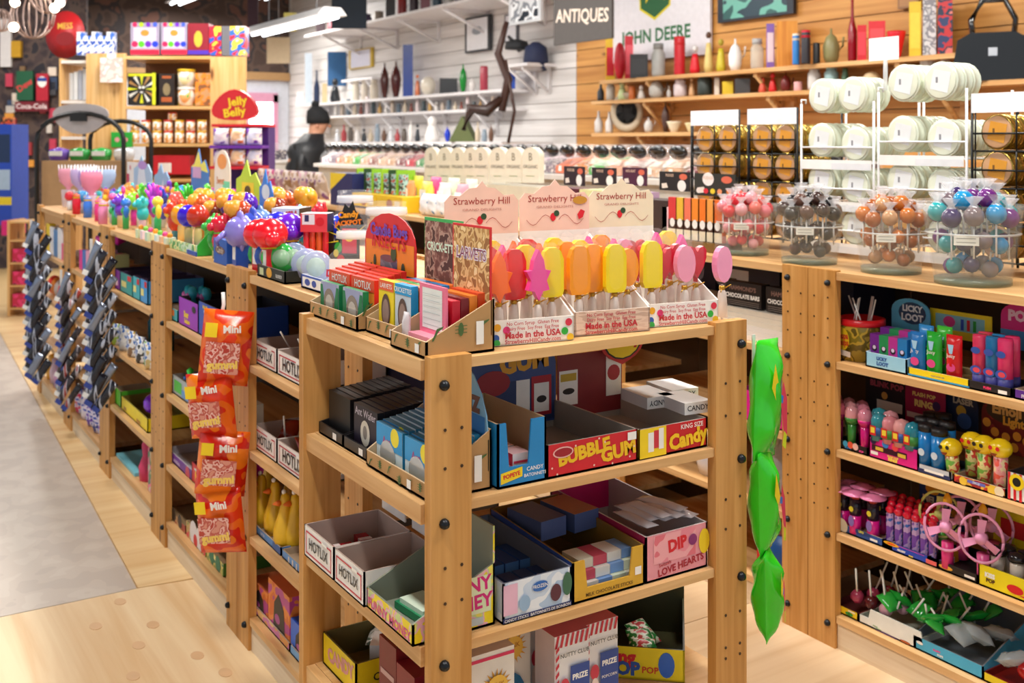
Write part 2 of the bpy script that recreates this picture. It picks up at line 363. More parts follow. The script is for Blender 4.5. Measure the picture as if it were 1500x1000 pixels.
def kraft(lab,Y1,Y0,X,hs=.085,z=ze,head=None,d=.125,hf=.026):
    return tray('insect_candy_tray',lab,'display box',(Vector((X,Y1,z)),Y1-Y0,-PI/2),d,hf,KRAFT,m('cdb08a',.7),hs=hs,hb=hs,head=head,design=lambda w,h:bugs(w,h,int(Y0*99)),side=lambda w,h:bugs(w,hs*.8,5),group='kraft trays of insect candy')
pot=blot(['55506a','8a7a86','6d6a72'],40)
def hd1(w,h):
    return [('r',m('f08a20'),.006,h*.33,w-.006,h*.68),('r',m('2f4650'),.006,.006,w-.006,h*.35),('r',pot,w*.33,h*.12,w*.66,h*.5),('d',m('7d4a50'),w*.495,h*.5,w*.165,h*.04),('r',m('8c86d8'),w*.33,h*.26,w*.66,h*.285),
      ('d',m('2c3c22'),w*.22,h*.45,.006,.012),('d',m('2c3c22'),w*.15,h*.36,.006,.01),('d',m('2c3c22'),w*.78,h*.4,.008,.014),('d',m('3c5228'),w*.6,h*.56,.012,.014),
      ('t','Candie Bugs',w*.155,m('6a48c0'),w*.5,h*.8,.95,0,.03),('t','INSECTS',w*.15,RED,w*.5,h*.67,1.2,0,.02),('r',WH,w*.06,h*.08,w*.16,h*.2)]
cr_=blot(['6a4038','8a6055','b09080','50302c'],60,.6,1,False,(1,2.2,1)); lv_=blot(['9a6a38','e0bc80','b98c50','efd6a0'],60,.6,1,False,(1,2,.8))
t1=kraft('kraft tray of orange and green insect lollipop cards beneath the purple-lettered header',1.975,1.752,.785,head=(m('d8262a'),.175,'arch',hd1))
t2=kraft('kraft tray of yellow and blue cricket boxes under a brown cricket header',1.746,1.604,.80,head=(m('3fae58'),.175,'rect',lambda w,h:[('r',cr_,.002,h*.3,w-.002,h-.006),('t','CRICK-ETTES',w*.15,m('d8f0d8'),w*.5,h*.7,.95,0,.03),('r',WH,w*.1,h*.18,w*.4,h*.21),('r',WH,w*.1,h*.1,w*.3,h*.13),('r',WH,w*.6,h*.12,w*.9,h*.17)]))
t3=kraft('kraft tray with pink card holder under the larva header card',1.598,1.472,.777,head=(m('d82a2c'),.175,'rect',lambda w,h:[('r',lv_,.004,h*.3,w-.004,h-.004),('t','LARVETS',w*.2,m('e8e0ea'),w*.5,h*.72,1,0,.08),('t','LARVETS',w*.2,m('8a3a58'),w*.5,h*.72,1,0,.0),('r',WH,w*.08,h*.19,w*.45,h*.22),('r',WH,w*.65,h*.1,w*.93,h*.2)]))
# packs inside the trays (front faces local -y, placed facing -x)
def pack(name,lab,cat,X,Y,z,w,h,t,mf,ms,group,design=None,lean=.18):
    o=thing(name,lab,cat,(X,Y,z),-PI/2,group); q=MB(); q.box(-w/2,0,0,w/2,t,h,[mf,ms,ms,ms,ms,ms]); q.obj('box_body',o)
    if design: art(o,design(w,h),T((-w/2,0,0)))
    o.rotation_euler=(-lean*0,0,-PI/2); return o
def sil(w,h): return [('r',m('9fa4c8'),w*.12,h*.5,w*.88,h*.98),('p',m('0d7a48'),[(0,0),(w*.3,0),(w*.12,h*.9),(0,h*.9)]),('p',m('0d7a48'),[(w,0),(w*.7,0),(w*.88,h*.9),(w,h*.9)]),('d',m('b9b4b4',.2,.8),w*.5,h*.4,w*.3),('d',m('e8e6e6',.2,.6),w*.5,h*.36,w*.2)]
def orc(w,h): return [('r',m('e8502a'),0,h*.72,w,h),('t','HOTLIX',w*.2,WH,w*.5,h*.84),('r',m('2a5a3a'),w*.15,h*.05,w*.3,h*.55),('r',m('2a5a3a'),w*.68,h*.05,w*.82,h*.5),('r',m('7a3030'),w*.3,h*.08,w*.68,h*.2)]
for i in range(2):
    yc=1.918-i*.108
    pack('insect_lollipop_card','green insect lollipop card with a round silver window','candy pack',.803,yc,ze+.005,.088,.062,.012,m('b8bcd0'),m('0d7a48'),'green lollipop cards in the insect tray',sil)
    for k in range(5):
        pack('insect_lollipop_card','orange insect candy card with a red top edge','candy pack',.823+k*.0135,yc,ze+.005,.1,.082+k*.003,.0115,m('f0902c'),m('e02a20'),'orange cards in the insect tray',orc)
def crk(c,body,txt):
    return lambda w,h:[('r',c,0,h*.8,w,h),('t',txt,w*.2,WH,w*.5,h*.89),('d',m('5a4038'),w*.5,h*.4,w*.3,h*.34),('d',m('9a8078',.2),w*.5,h*.38,w*.22,h*.26)]
for i,(c,bd,yc) in enumerate(((m('e8602a'),m('f5d820'),1.708),(m('1a9ad8'),m('c8d4e0'),1.642))):
    pack('insect_candy_box',['yellow cricket candy box with an oval window','blue and grey cricket candy box with an oval window'][i],'candy box',.822,yc,ze+.005,.06,.088,.014,bd,[m('f5d820'),m('1a9ad8')][i],'cricket boxes in the tray',crk(c,bd,'CRICKETTES' if i else 'LARVETS'))
    for k,cc in enumerate(('f07820','2f9a40','d02030','2a78b0','f07820')):
        pack('insect_candy_box','%s snack box filed behind the %s cricket box'%(['orange','green','red','blue','bright orange'][k],['yellow','blue'][i]),'candy box',.839+k*.0145,yc,ze+.005,.06,.085,.0138,m(cc),m(cc),'cricket boxes in the tray')
o=thing('pink_card_holder','pink upright card holder with a white notice in the insect tray','card holder',(.80,1.535,ze+.005),-PI/2)
q=MB(); q.box(-.045,.022,0,.045,.026,.1,m('f07898')); q.box(-.045,0,0,.045,.026,.02,m('f4a0b4')); q.obj('holder',o); art(o,[('r',m('e8ece8'),-.034,.028,.034,.094)]+[('r',m('b8c0c0'),-.03,.034+.01*k,.028,.0348+.01*k) for k in range(6)],T((0,.022,0)))
for k,cc in enumerate(('c81830','7a1a20','f08828','e05020')):
    pack('larva_snack_box','%s larva snack box filed behind the pink card holder'%['crimson','dark red','amber','orange red'][k],'candy box',.834+k*.016,1.535,ze+.005,.09,.078+k*.003,.0145,m(cc),m(cc),'larva boxes in the tray')
o=thing('clear_candy_bag','small clear candy bag with purple edge beside the pink card holder','candy bag',(.795,1.587,ze+.006),-PI/2)
q=MB(); q.pillow(.018,.05,.012,cl('f4f0f4',.7),T((0,.006,0))); q.obj('bag',o)
# lollipops with clear wrap
GOLD=m('c99a3a',.3,.7)
def lollipop(lab,loc,h,shape,rz=0,group=None,cat='lollipop'):
    o=thing('lollipop',lab,cat,loc,rz,group)
    q=MB()
    col_=m(h,.3)
    if shape=='leaf': poly=[(0,0),(.012,.016),(.03,.018),(.022,.034),(.034,.05),(.018,.052),(.014,.068),(0,.086),(-.014,.068),(-.018,.052),(-.034,.05),(-.022,.034),(-.03,.018),(-.012,.016)]
    elif shape=='heart': poly=[(0,.004)]+[(.03*math.sin(a)**3*1.05,.046+.026*(math.cos(a)*1.1-.45*math.cos(2*a)-.2*math.cos(3*a))) for a in [PI-2*PI*i/18 for i in range(1,18)]]
    elif shape=='round': poly=[(.03*math.sin(2*PI*i/16),.042-.034*math.cos(2*PI*i/16)) for i in range(16)]
    else: poly=[(-.024,.002),(.024,.002),(.03,.012),(.03,.066),(.022,.08),(.01,.086),(-.01,.086),(-.022,.08),(-.03,.066),(-.03,.012)]
    q.prism(poly,-.007,.007,col_,M=T((0,0,.062))@S(.68,1,1.02)); q.obj('candy_head',o)
    q=MB(); q.cyl(.0022,0,.066,m('f2efe8'),None,6); q.obj('stick',o)
    q=MB(); q.lathe([(.011,.004),(.008,.05),(.004,.058)],m('f2e2d8',.5,0,.6),None,8); q.obj('wrapper_skirt',o)
    q=MB(); q.lathe([(.003,.06),(.017,.078),(.0178,.12),(.015,.15),(.006,.158)],cl('ffffff',.05,.2),None,9,True,1,.8); q.obj('clear_wrapper',o)
    q=MB(); q.lathe([(.0055,.056),(.0065,.06),(.0055,.064)],GOLD,None,7); q.tube([(.004,-.004,.06),(.014,-.01,.066)],.0012,GOLD,4); q.tube([(-.004,-.004,.06),(-.013,-.01,.053)],.0012,GOLD,4); q.obj('gold_tie',o)
    return o
lolcol={'orange':'ff6a10','red':'e0201c','yellow':'f4d818','amber':'ff9a10','pink':'f04aa0','rose':'f49ab8','crimson':'c8102c'}
SHB=[((.918,1.502),-.15,.15,'rosy','f0c8b4',['orange','red','pink','yellow'],['leaf','bar','leaf','bar']),((1.084,1.502),-.15,.152,'pale pink','f2cbb8',['amber','amber','yellow','amber','pink'],['bar','bar','bar','round','leaf']),((1.25,1.502),-.15,.152,'cream','eedfc0',['yellow','crimson','rose','crimson','pink'],['bar','heart','round','heart','leaf'])]
for bi,((bx,by),rz,bwid,nm,lidc,cs,shp) in enumerate(SHB):
    side_=m('f6efe6') if bi!=1 else blot(['c8a894','e0c4b0','d8b8a4'],25,.6,1,False,(1,1,6))
    dots=[('d',m(c),bwid*x,.042*z,.0065) for c,x,z in ((('e8a81a',.05,.72),('e83a80',.16,.6),('2a5ab0',.03,.3),('2fae4a',.04,.1),('d8304a',.93,.75),('2fae3a',.88,.4),('f0c020',.95,.14)) if bi!=1 else ())]
    def fr(w,h): return dots+[('t','No Corn Syrup  Gluten Free',w*.055,m('c03a4a'),w*.48,h*.84),('t','Dairy Free  Soy Free  Egg Free',w*.052,m('c03a4a'),w*.48,h*.64),('t','Made in the USA',w*.1,m('c02030'),w*.48,h*.38,1,0,.03),('t','StrawberryHillCandy.com',w*.066,m('c02030'),w*.48,h*.13)]
    cr=m('a83a30')
    def lid(w,h):
        sw=[('p',cr,[(w*(.5+s*(.05+.36*k/8)),h*(.2+.1*math.sin(k*.8))+.0012*j) for k,j in [(k,0) for k in range(9)]+[(k,1) for k in range(8,-1,-1)]][::s]) for s in (1,-1)]
        return [('t','Strawberry Hill',w*.125,cr,w*.5,h*.62,1,.0,.0),('t','GRAND DELIGHTS',w*.04,m('c89080'),w*.5,h*.46,1.6),('d',RED,w*.47,h*.26,.006,.008),('d',m('2a4a2a'),w*.52,h*.33,.006,.006)]+sw+([('d',m('c8902a'),w*.86,h*.58,.016,.008),('p',RED,[(w*.84,h*.2),(w*.9,h*.24),(w*.93,h*.36),(w*.87,h*.4),(w*.82,h*.3)])] if bi==1 else [])
    o=tray('lollipop_display_box','%s lollipop display box with scalloped lid %s'%(nm,['beside the larva tray','between two other lollipop boxes','beside the end shelf\'s right post'][bi]),'display box',(Vector((bx,by,ze)),bwid,rz),.235,.042,side_ if bi==1 else m('f7f2ec'),m('f2ece4'),hs=.155,hb=.165,group='lollipop boxes on the end shelf',design=fr,t=.003)
    q=MB(); lw=bwid
    poly=[(0,0),(lw,0),(lw,.062),(lw*.93,.074),(lw*.8,.072),(lw*.68,.086),(lw*.57,.088),(lw*.5,.1),(lw*.43,.088),(lw*.32,.086),(lw*.2,.072),(lw*.07,.074),(0,.062)]
    ML=T((0,.232,.165)); q.prism(poly,0,.002,m(lidc),M=ML); l=q.obj('lid',o); art(l,lid(lw,.1),ML)
    c,s=math.cos(rz),math.sin(rz)
    for k in range(12):
        i=k%4; row=k//4
        lx=bwid*(.14+.24*i); ly=.026+.05*row+.018*(i%2); 
        n=cs[(i+row)%len(cs)]
        lollipop('%s wrapped lollipop with a gold tie standing in the %s display box'%(n,nm),(bx+c*lx-s*ly,by+s*lx+c*ly,ze+.005+.003*row),lolcol[n],shp[(i+row)%len(shp)],rz+random.uniform(-.06,.06),'lollipops in the %s box'%nm)
lollipop('pale pink wrapped lollipop leaning over the right post of the end shelf',(1.43,1.5,ze),'f49ac0','round',0,None)
# ---------------- end shelf: second shelf ----------------
z2=ZE[1]
def bl(w,h): return [('r',m('2a9ad8'),0,h*.45,w,h),('d',m('f4e030'),w*.72,h*.8,w*.16),('t','Ant',w*.2,m('b03a80'),w*.4,h*.62),('d',m('c8ccd0',.2,.5),w*.45,h*.28,w*.3,w*.26),('p',m('3ab04a'),[(0,0),(w,0),(w,h*.1),(w*.6,h*.16),(w*.3,h*.06),(0,h*.14)])]
tb=kraft('kraft tray of blue worm candy cards behind the front post',1.705,1.478,.782,hs=.097,z=z2,d=.118,head=(m('7fb4d8'),.17,'round',lambda w,h:[('r',m('2f7ac0'),.004,h*.1,w*.96,h*.5),('t','Wormz',w*.24,m('6a3a28'),w*.5,h*.62,1,0,.04),('d',m('d04a60'),w*.6,h*.4,.012,.02)]))
for i in range(2):
    for k in range(7):
        pack('worm_candy_card','blue worm candy card with a round silver window in the kraft tray' if k==0 else 'blue worm candy card filed in the kraft tray','candy pack',.80+k*.0125,1.65-i*.11,z2+.005,.1,.07+k*.002,.011,m('d8e6ea'),m('2a8ab8'),'blue cards in the lower kraft tray',bl if k<2 else None)
bkm=m('1a191c',.35)
for i in range(2):
    tray('black_wafer_tray','black tray of dark wafer boxes %s'%['by the back post','beside the blue worm cards'][i],'display box',(Vector((.79,1.94-i*.118,z2)),.114,-PI/2),.15,.022,bkm,bkm,hs=.05,group='black wafer trays',design=lambda w,h:[('r',WH,w*.6,h*.2,w*.75,h*.75)])
    for k in range(9):
        pack('wafer_box','dark purple ant wafer box with a pale oval window' if k==0 and i else 'plain black wafer box filed in the black tray' if i==0 else 'dark purple wafer box filed behind another','candy box',.808+k*.0142,1.883-i*.118,z2+.005,.1,.078+k*.0015,.0135,m('241a2c' if i else '151416'),m('18161c'),'wafer boxes in the black trays',(lambda w,h:[('t','Ant Wafer',w*.2,m('d8d0e0'),w*.5,h*.84),('d',m('d8d0c0',.3),w*.5,h*.4,w*.2,h*.3),('d',m('8a8078'),w*.5,h*.42,w*.09,h*.16)]) if k==0 and i else None)
Y2=1.468
o=tray('candy_stick_box','bright blue candy stick box with a deep notched front','display box',plY(729,800,Y2,z2),.2,.105,m('1a86c8'),m('c8b090'),group=None,cut=(.016,.066,.032),design=lambda w,h:[('p',YEL,[(w*.06,.006),(w*.5,.014),(w*.5,.03),(w*.06,.024)]),('t','POPEYE',w*.1,RED,w*.28,.0185,1,.12,.04),('t','CANDY',w*.1,WH,w*.76,.024),('t','BATONNETS',w*.08,WH,w*.76,.014)])
pk=m('e03a5a')
for k,(x,y,zz) in enumerate(((.93,1.485,0),(.966,1.487,0),(.93,1.53,.0),(.946,1.486,.021),(.966,1.532,.0),(.944,1.532,.021))):
    q=thing('candy_stick_carton','small red and white candy stick carton stacked in the blue box','candy box',(x,y,z2+.005+zz),0,'small cartons in the blue box')
    b=MB(); b.box(0,0,0,.034,.04,.02,[m('f4e8ea'),pk,pk,pk,WH,m('f0c8d0')]); b.obj('box_body',q); art(q,[('r',pk,.002,.004,.032,.008)])
o=tray('bubble_gum_box','red open box of bubble gum with yellow bubble lettering','display box',plY(801,934,Y2,z2),.26,.056,m('d01a2a'),m('9a948c'),design=lambda w,h:[('t','BUBBLE',w*.16,m('f2c21a'),w*.4,h*.6,1.05,.12,.05),('t','GUM',w*.17,m('f2c21a'),w*.78,h*.42,1.05,.1,.05),('d',m('f0b8b0'),w*.17,h*.72,w*.11,h*.17),('d',m('a01828'),w*.17,h*.72,w*.095,h*.13),('r',WH,w*.88,h*.7,w*.98,h*.95)]+[('d',m('f0d0c0'),w*x,h*z,.0018) for x,z in ((.05,.3),(.3,.85),(.5,.15),(.62,.8),(.9,.2),(.95,.5),(.1,.1),(.7,.1),(.55,.95))],head=(m('3a4f8a'),.175,'arch',lambda w,h:[('r',m('2a3a6a'),.004,.004,w-.004,h*.5),('t','BUBBLE',w*.23,m('e8a828'),w*.45,h*.86,1,.06,.06),('t','GUM',w*.26,m('e8a828'),w*.62,h*.7,1,.06,.06),('d',m('a02028'),w*.25,h*.5,w*.2,h*.14),('r',WH,w*.52,h*.1,w*.68,h*.5),('r',m('b02030'),w*.7,h*.08,w*.94,h*.52),('r',WH,w*.73,h*.12,w*.91,h*.44),('d',m('2a2020'),w*.82,h*.26,w*.06,h*.04)]))
o=tray('king_candy_box','yellow and red king size candy box beside the bubble gum','display box',plY(937,1036,Y2,z2),.26,.053,m('cc1420'),m('b8aea4'),mside=YEL,design=lambda w,h:[('r',YEL,0,0,w*.38,h),('r',WH,w*.12,h*.2,w*.2,h*.85),('r',m('d03040'),w*.2,h*.3,w*.27,h*.9),('r',WH,w*.27,h*.25,w*.34,h*.95),('t','KING SIZE',w*.075,WH,w*.76,h*.84),('t','Candy',w*.23,m('f6c81a'),w*.7,h*.42,.95,.1,.05)],head=(m('8a2a30'),.125,'rect',lambda w,h:[('r',WH,w*.02,h*.2,w*.3,h*.75),('r',m('caa83a'),w*.04,h*.58,w*.28,h*.7),('d',DK,w*.16,h*.42,w*.09,h*.05),('r',WH,w*.74,h*.25,w*.98,h*.95),('d',m('b02a38'),w*.86,h*.62,w*.1)]))
hx=P(912,Y=1.69)
q=MB(); q.prism([(.058*math.cos(i*PI/10)*(1.12 if i%5==0 else 1),.052*math.sin(i*PI/10)*(1.1 if i%5==0 else 1)) for i in range(20)],0,.002,m('c02028'),M=T((hx.x,1.69,.925))); sgn=q.obj('round_candy_sign')
tag(sgn,'round yellow king size candy sign above the king size box','sign')
art(sgn,[('d',BK,0,0,.052,.047),('d',m('f2cf22'),0,0,.048,.044),('t',"WORLD'S",.011,m('3a2a18'),0,.03),('t','KING SIZE',.011,m('3a2a18'),0,.018),('t','Candy',.034,m('c01a20'),0,-.006,1,0,.05)],T((hx.x,1.69,.925)))
for i,(x,y,zz) in enumerate(((948,1.56,.057),(985,1.58,.057),(1003,1.49,.057))):
    p=P(x,Y=y); t_=carton('candy_cigarette_box','white candy carton %s lying on the king size box'%['printed upside down','with pale side','with grey side'][i],'candy box',(Vector((p.x,y,z2+zz)),.062,-.1),.09,.022,WH,m('d8d8dc'),m('f0f0f0'),group='white candy cartons',design=[('t','CANDY',.014,m('3a3a40'),.03,.011,1,PI if i==0 else 0)])
# ---------------- end shelf: third shelf ----------------
z3=ZE[2]; HX=.752
def hot(w,h): 
    r=m('c8183a'); return frame_(r,w*.07,h*.14,w*.93,h*.86,.0028)+[('r',WH,w*.62,h*.8,w*.8,h*.9),('t','HOTLIX',w*.2,m('1c1c20'),w*.5,h*.5,.9,0,.02)]
HW=m('f2efec')
def hotlix(lab,pl,d=.155,h=.059,group='white insect candy boxes'):
    return tray('insect_candy_box',lab,'display box',pl,d,h,HW,m('b8a49a'),design=hot,group=group,t=.003)
hotlix('white HOTLIX box on the end shelf beside its back post',plX(446,488.5,HX,z3)); hotlix('white HOTLIX box on the end shelf beside the yellow paper money box',plX(490,533,HX,z3))
for k,(x,y,zz) in enumerate(((.80,1.87,0),(.85,1.83,.0),(.80,1.81,.0),(.86,1.88,.0))):
    q=MB(); q.box(-.03,-.012,0,.03,.012,.018,m('b01828',.2)); q.box(-.006,-.0125,.0,.006,.0125,.0185,m('e8dcdc'))
    tag(q.obj('red_candy_pack',None,(x,y,z3+.004+zz),.5*k),'small red wrapped candy in the HOTLIX box','candy','red candies in the HOTLIX box')
red2=[(.915,1.87,0),(.915,1.74,1)]
for x,y,k in red2:
    q=MB(); q.prism(arch(.1,.1,.3),0,.003,m('f2efec')); q.box(.018,-.0015,.03,.082,.0,.07,m('b8183a'))
    tag(q.obj('header_flap',None,(x,y+.05,z3+.06),-PI/2),'white rounded box flap with a dark red panel behind the %s HOTLIX box'%['first','second'][k],'box flap')
fm=blot(['f0d81a','f2dc2a','e8b0c0','c8d890','f0e060'],38,.45)
o=tray('play_money_box','yellow candy money box with pink lettering at the corner of the end shelf','display box',(Vector((.757,1.648,z3)),.169,-PI/2),.15,.034,fm,m('8a9080'),hs=.1,hb=.16,design=lambda w,h:[('t','FUNNY MONEY',w*.13,m('d8508a'),w*.5,h*.35,1,0,.03)],side=lambda w,h:[('r',m('dce6c0'),w*.2,.024,w*.95,.084),('t','FUNNY',w*.21,m('d01a7a'),w*.6,.068,1,.06,.03),('t','MONEY',w*.21,m('d01a7a'),w*.6,.04,1,.06,.03),('r',m('b8c4c8'),w*.6,.006,w*.85,.018)])
q=MB(); q.box(.0,.0,0,.06,.1,.012,m('1f8a5a')); q.box(.004,.02,.012,.05,.09,.02,m('d8ecd8')); q.box(.01,.0,.012,.05,.03,.018,m('2a9a6a')); tag(q.obj('play_money_bundle',None,(.80,1.51,z3+.005),.1),'green and white paper bundle in the yellow money box','candy pack')
Y3=1.468
snow=blot(['dfe8f2','c8d8ec','e8eef6','b0c8e4'],16,.4)
o=tray('candy_stick_box','pale blue snowy candy stick box beside the yellow money box','display box',plY(737,837,Y3,z3),.27,.066,snow,m('6a7080'),hs=.075,design=lambda w,h:[('r',m('1c2f6a'),0,0,w,h*.13),('t','CANDY STICKS  BATONNETS DE BONBON',w*.05,WH,w*.5,h*.06),('d',m('2a68b8'),w*.53,h*.72,w*.12,h*.13),('t','FROZEN',w*.06,WH,w*.53,h*.72),('r',m('e8b8d0'),0,h*.2,w*.2,h*.95),('d',m('5a2a3a'),w*.76,h*.45,w*.08,h*.22),('d',m('3a6a50'),w*.93,h*.6,w*.07,h*.3),('d',m('98b8d8'),w*.3,h*.4,w*.08,h*.2)])
for k in range(8):
    q=MB(); q.box(0,0,0,.028,.08,.03,[m('5a8ac8'),m('2a5aa8'),m('2a5aa8'),m('2a5aa8'),m('8ab0e0'),m('1f3f80')])
    tag(q.obj('blue_stick_carton',None,(.935+.031*(k%4),1.49+.1*(k//4),z3+.005+.006*(k//4)),0),'small blue carton standing in the snowy candy stick box','candy box','blue cartons in the snowy box')
gold=m('d8a832',.35)
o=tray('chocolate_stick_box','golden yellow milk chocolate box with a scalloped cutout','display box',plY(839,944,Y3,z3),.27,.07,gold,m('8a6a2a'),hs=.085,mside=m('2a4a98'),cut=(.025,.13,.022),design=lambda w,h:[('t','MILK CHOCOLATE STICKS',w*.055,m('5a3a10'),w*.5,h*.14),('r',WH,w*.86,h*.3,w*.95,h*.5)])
for k in range(12):
    i=k%4; q=MB(); cc=('e8e4dc','dfe8cc','c84a60','7aa0d8','e0dcc8')[(k*3)%5]; q.box(0,0,0,.03,.05,.0165,[m(cc),WH,WH,WH,WH,m(cc)])
    tag(q.obj('wrapped_chocolate',None,(1.092+.0315*i,1.485+.008*(k//4),z3+.005+.0175*(k//4))),'pastel wrapped chocolate block stacked in the golden box','chocolate','chocolates in the golden box')
for k in range(2):
    q=MB(); q.box(0,0,0,.06,.1,.035,[m('4a5a88'),m('5a4a30'),m('4a5a88'),m('4a5a88'),m('a07050'),m('b07a50') if k else m('5a5a70')]); tag(q.obj('chocolate_carton',None,(1.08+k*.075,1.6,z3+.06),.1),'%s chocolate carton lying on the stack behind the golden box'%['slate blue','copper brown'][k],'candy box')
lh=blot(['e88a9a','f0a8b0','e07080'],14,.4)
o=tray('candy_dip_box','pink candy dip box with red lettering beside the right post','display box',plY(946,1036,Y3,z3),.3,.082,m('ea9aa6'),m('b8b0b0'),hs=.09,mside=m('a01848'),design=lambda w,h:[('r',lh,w*.12,h*.36,w*.8,h*.97),('t','DIP',w*.2,RED,w*.5,h*.68,1,.1,.05),('t','LOVE HEARTS',w*.12,m('a81830'),w*.56,h*.2,1,.1,.03),('t','Swizzels',w*.06,m('a81830'),w*.3,h*.32,1,.1),('d',m('f0d020'),w*.94,h*.6,w*.09,h*.28),('d',m('8a2a70'),w*.75,h*.7,w*.07)],head=(m('c0186a'),.17,'rect',lambda w,h:[('t','DIP',w*.3,m('e8a0b0'),w*.5,h*.72,1,0,.06),('d',m('7a1850'),w*.15,h*.75,w*.08),('d',m('7a1850'),w*.85,h*.75,w*.08)]))
for k in range(7):
    q=MB(); q.pillow(.028,.1,.012,cl('e0d8dc',.75),R(-PI/2,'X')@T((0,-.002,0)),6,8,seed=k); tag(q.obj('candy_dip_packet',None,(1.25+.017*k,1.49+.012*(k%2),z3+.086+.006*(k%3)),.05*k),'silvery candy dip packet lying on the pink box','candy pack','packets on the pink dip box')
# ---------------- end shelf: bottom ----------------
z4=ZE[3]
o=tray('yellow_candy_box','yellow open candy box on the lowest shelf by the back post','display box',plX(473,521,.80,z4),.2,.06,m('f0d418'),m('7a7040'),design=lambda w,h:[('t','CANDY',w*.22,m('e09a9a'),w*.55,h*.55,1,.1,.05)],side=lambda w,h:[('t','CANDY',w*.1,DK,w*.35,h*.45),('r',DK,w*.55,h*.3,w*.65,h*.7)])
q=MB(); q.pillow(.09,.14,.022,blot(['d8d4cc','c8c4bc','4a5a48'],70,.3),T((0,0,.012))@R(-PI/2,'X'),8,8); q.box(-.03,-.04,.0,.05,.02,.03,WH); tag(q.obj('dotted_candy_bag',None,(.9,1.86,z4+.03),-.6),'white dotted candy bag lying in the yellow box','candy bag')
dr=m('7a1420')
for k in range(3):
    carton('popcorn_carton','%s snack carton standing behind the front post'%['dark red','deep maroon','purple black'][k],'candy box',(Vector((.80,1.69-.068*k,z4)),.066,-PI/2),.045,.155-.02*k,[dr,m('8a1a2a'),m('2a1a30')][k],group='dark cartons on the lowest shelf',design=lambda w,h:[('r',m('c8a0a0'),w*.1,h*.6,w*.9,h*.66)])
sun=m('d89a2a')
def elph(w,h):
    return [('r',m('e02a60'),0,h*.93,w,h*.96)]+[('p',sun,[(w*.62+.018*math.cos(a),h*.68+.018*math.sin(a)),(w*.62+.03*math.cos(a+.13),h*.68+.03*math.sin(a+.13)),(w*.62+.018*math.cos(a+.26),h*.68+.018*math.sin(a+.26))]) for a in [i*2*PI/18 for i in range(18)]]+[('d',m('e8b848'),w*.62,h*.68,.02),('t','PINK',.012,m('b06818'),w*.62,h*.7),('d',m('1a6a98'),w*.5,h*.28,w*.36,h*.2),('t','LUCKY',w*.15,WH,w*.5,h*.33),('t','ELEPHANT',w*.12,WH,w*.5,h*.23)]
carton('elephant_popcorn_box','white popcorn box with pink band and elephant lettering behind the front post','candy box',(Vector((.852,1.478,z4)),.092,0),.07,.185,m('efe9e2'),m('e4dcd4'),m('d8d0c8'),design=elph,group='elephant popcorn boxes')
carton('elephant_popcorn_box','white popcorn box with elephant lettering standing behind its twin','candy box',(Vector((.93,1.56,z4)),.1,0),.07,.2,m('e4ddd4'),m('d8d0c8'),design=elph,group='elephant popcorn boxes')
stripe=[]
def nut(w,h):
    it=[('p',m('c82a40'),[(w*k/7,h*.88),(w*(k+.5)/7,h*.88),(w*(k+1)/7,h),(w*(k+.5)/7,h)]) for k in range(7)]
    it+=[('p',m('c82a40'),[(0,h*k/12),(w*.1,h*(k+.5)/12),(w*.1,h*(k+1)/12),(0,h*(k+.5)/12)]) for k in range(11)]
    return it+[('t','NUTTY CLUB',w*.14,m('3a4048'),w*.55,h*.8),('r',m('2a4a98'),w*.42,h*.3,w*.98,h*.68),('t','PRIZE',w*.18,WH,w*.7,h*.56,1,0,.04),('t','POPCORN',w*.1,WH,w*.7,h*.42),('d',m('d03a50'),w*.25,h*.5,w*.13,h*.08),('d',m('f0d8d0'),w*.25,h*.34,w*.12,h*.1)]
for k,(x,y,hh) in enumerate(((1.03,1.485,.172),(1.105,1.5,.168),(1.034,1.58,.19),(1.11,1.6,.195))):
    carton('prize_popcorn_box',['red striped prize popcorn box standing foremost by the elephant boxes','red striped prize popcorn box beside the ring candy tray','red striped prize popcorn box standing behind two others','red striped prize popcorn box at the back of the lowest shelf'][k],'candy box',(Vector((x,y,z4)),.072,0),.06,hh,m('f0eef0'),m('d8c8cc'),m('c86878'),design=nut,group='prize popcorn boxes')
rp=m('f2dc1a')
o=tray('ring_candy_tray','yellow ring candy tray with a dark opened lid on the lowest shelf','display box',(Vector((1.215,1.62,z4)),.17,-.72),.2,.06,rp,m('3a3a20'),hs=.075,hb=.13,design=lambda w,h:[('t','Ring',w*.2,RED,w*.28,h*.66,1,0,.05),('t','POP',w*.2,m('2a5ab0'),w*.32,h*.3,1,0,.05),('d',m('2a6ad0'),w*.8,h*.5,w*.09,h*.4),('t','POP',w*.1,RED,w*.62,h*.3)],side=lambda w,h:[('d',m('2a6ad0'),w*.8,h*.5,.016,.02)])
for k in range(3):
    q=MB(); q.pillow(.05,.06,.016,m(['1f8a3a','2a9a40','e8e8e0'][k],.25),R(-1.1,'X'),7,7,seed=k+3,mf=blot(['1f8a3a','e8f0e0','c82a30'],60)); tag(q.obj('ring_candy_pack',None,(1.29+.03*k,1.57+.02*k,z4+.02+.004*k),-.7+.4*k),'green foil candy pack lying in the yellow ring tray','candy pack','green packs in the ring tray')
q=MB(); q.box(0,0,0,.13,.003,.16,m('3a8a20')); q.box(.02,-.001,.05,.1,0,.12,m('5ab030')); tag(q.obj('green_box_flap',None,(1.26,1.83,z4),0),'green cardboard flap standing behind the ring candy tray','box flap')
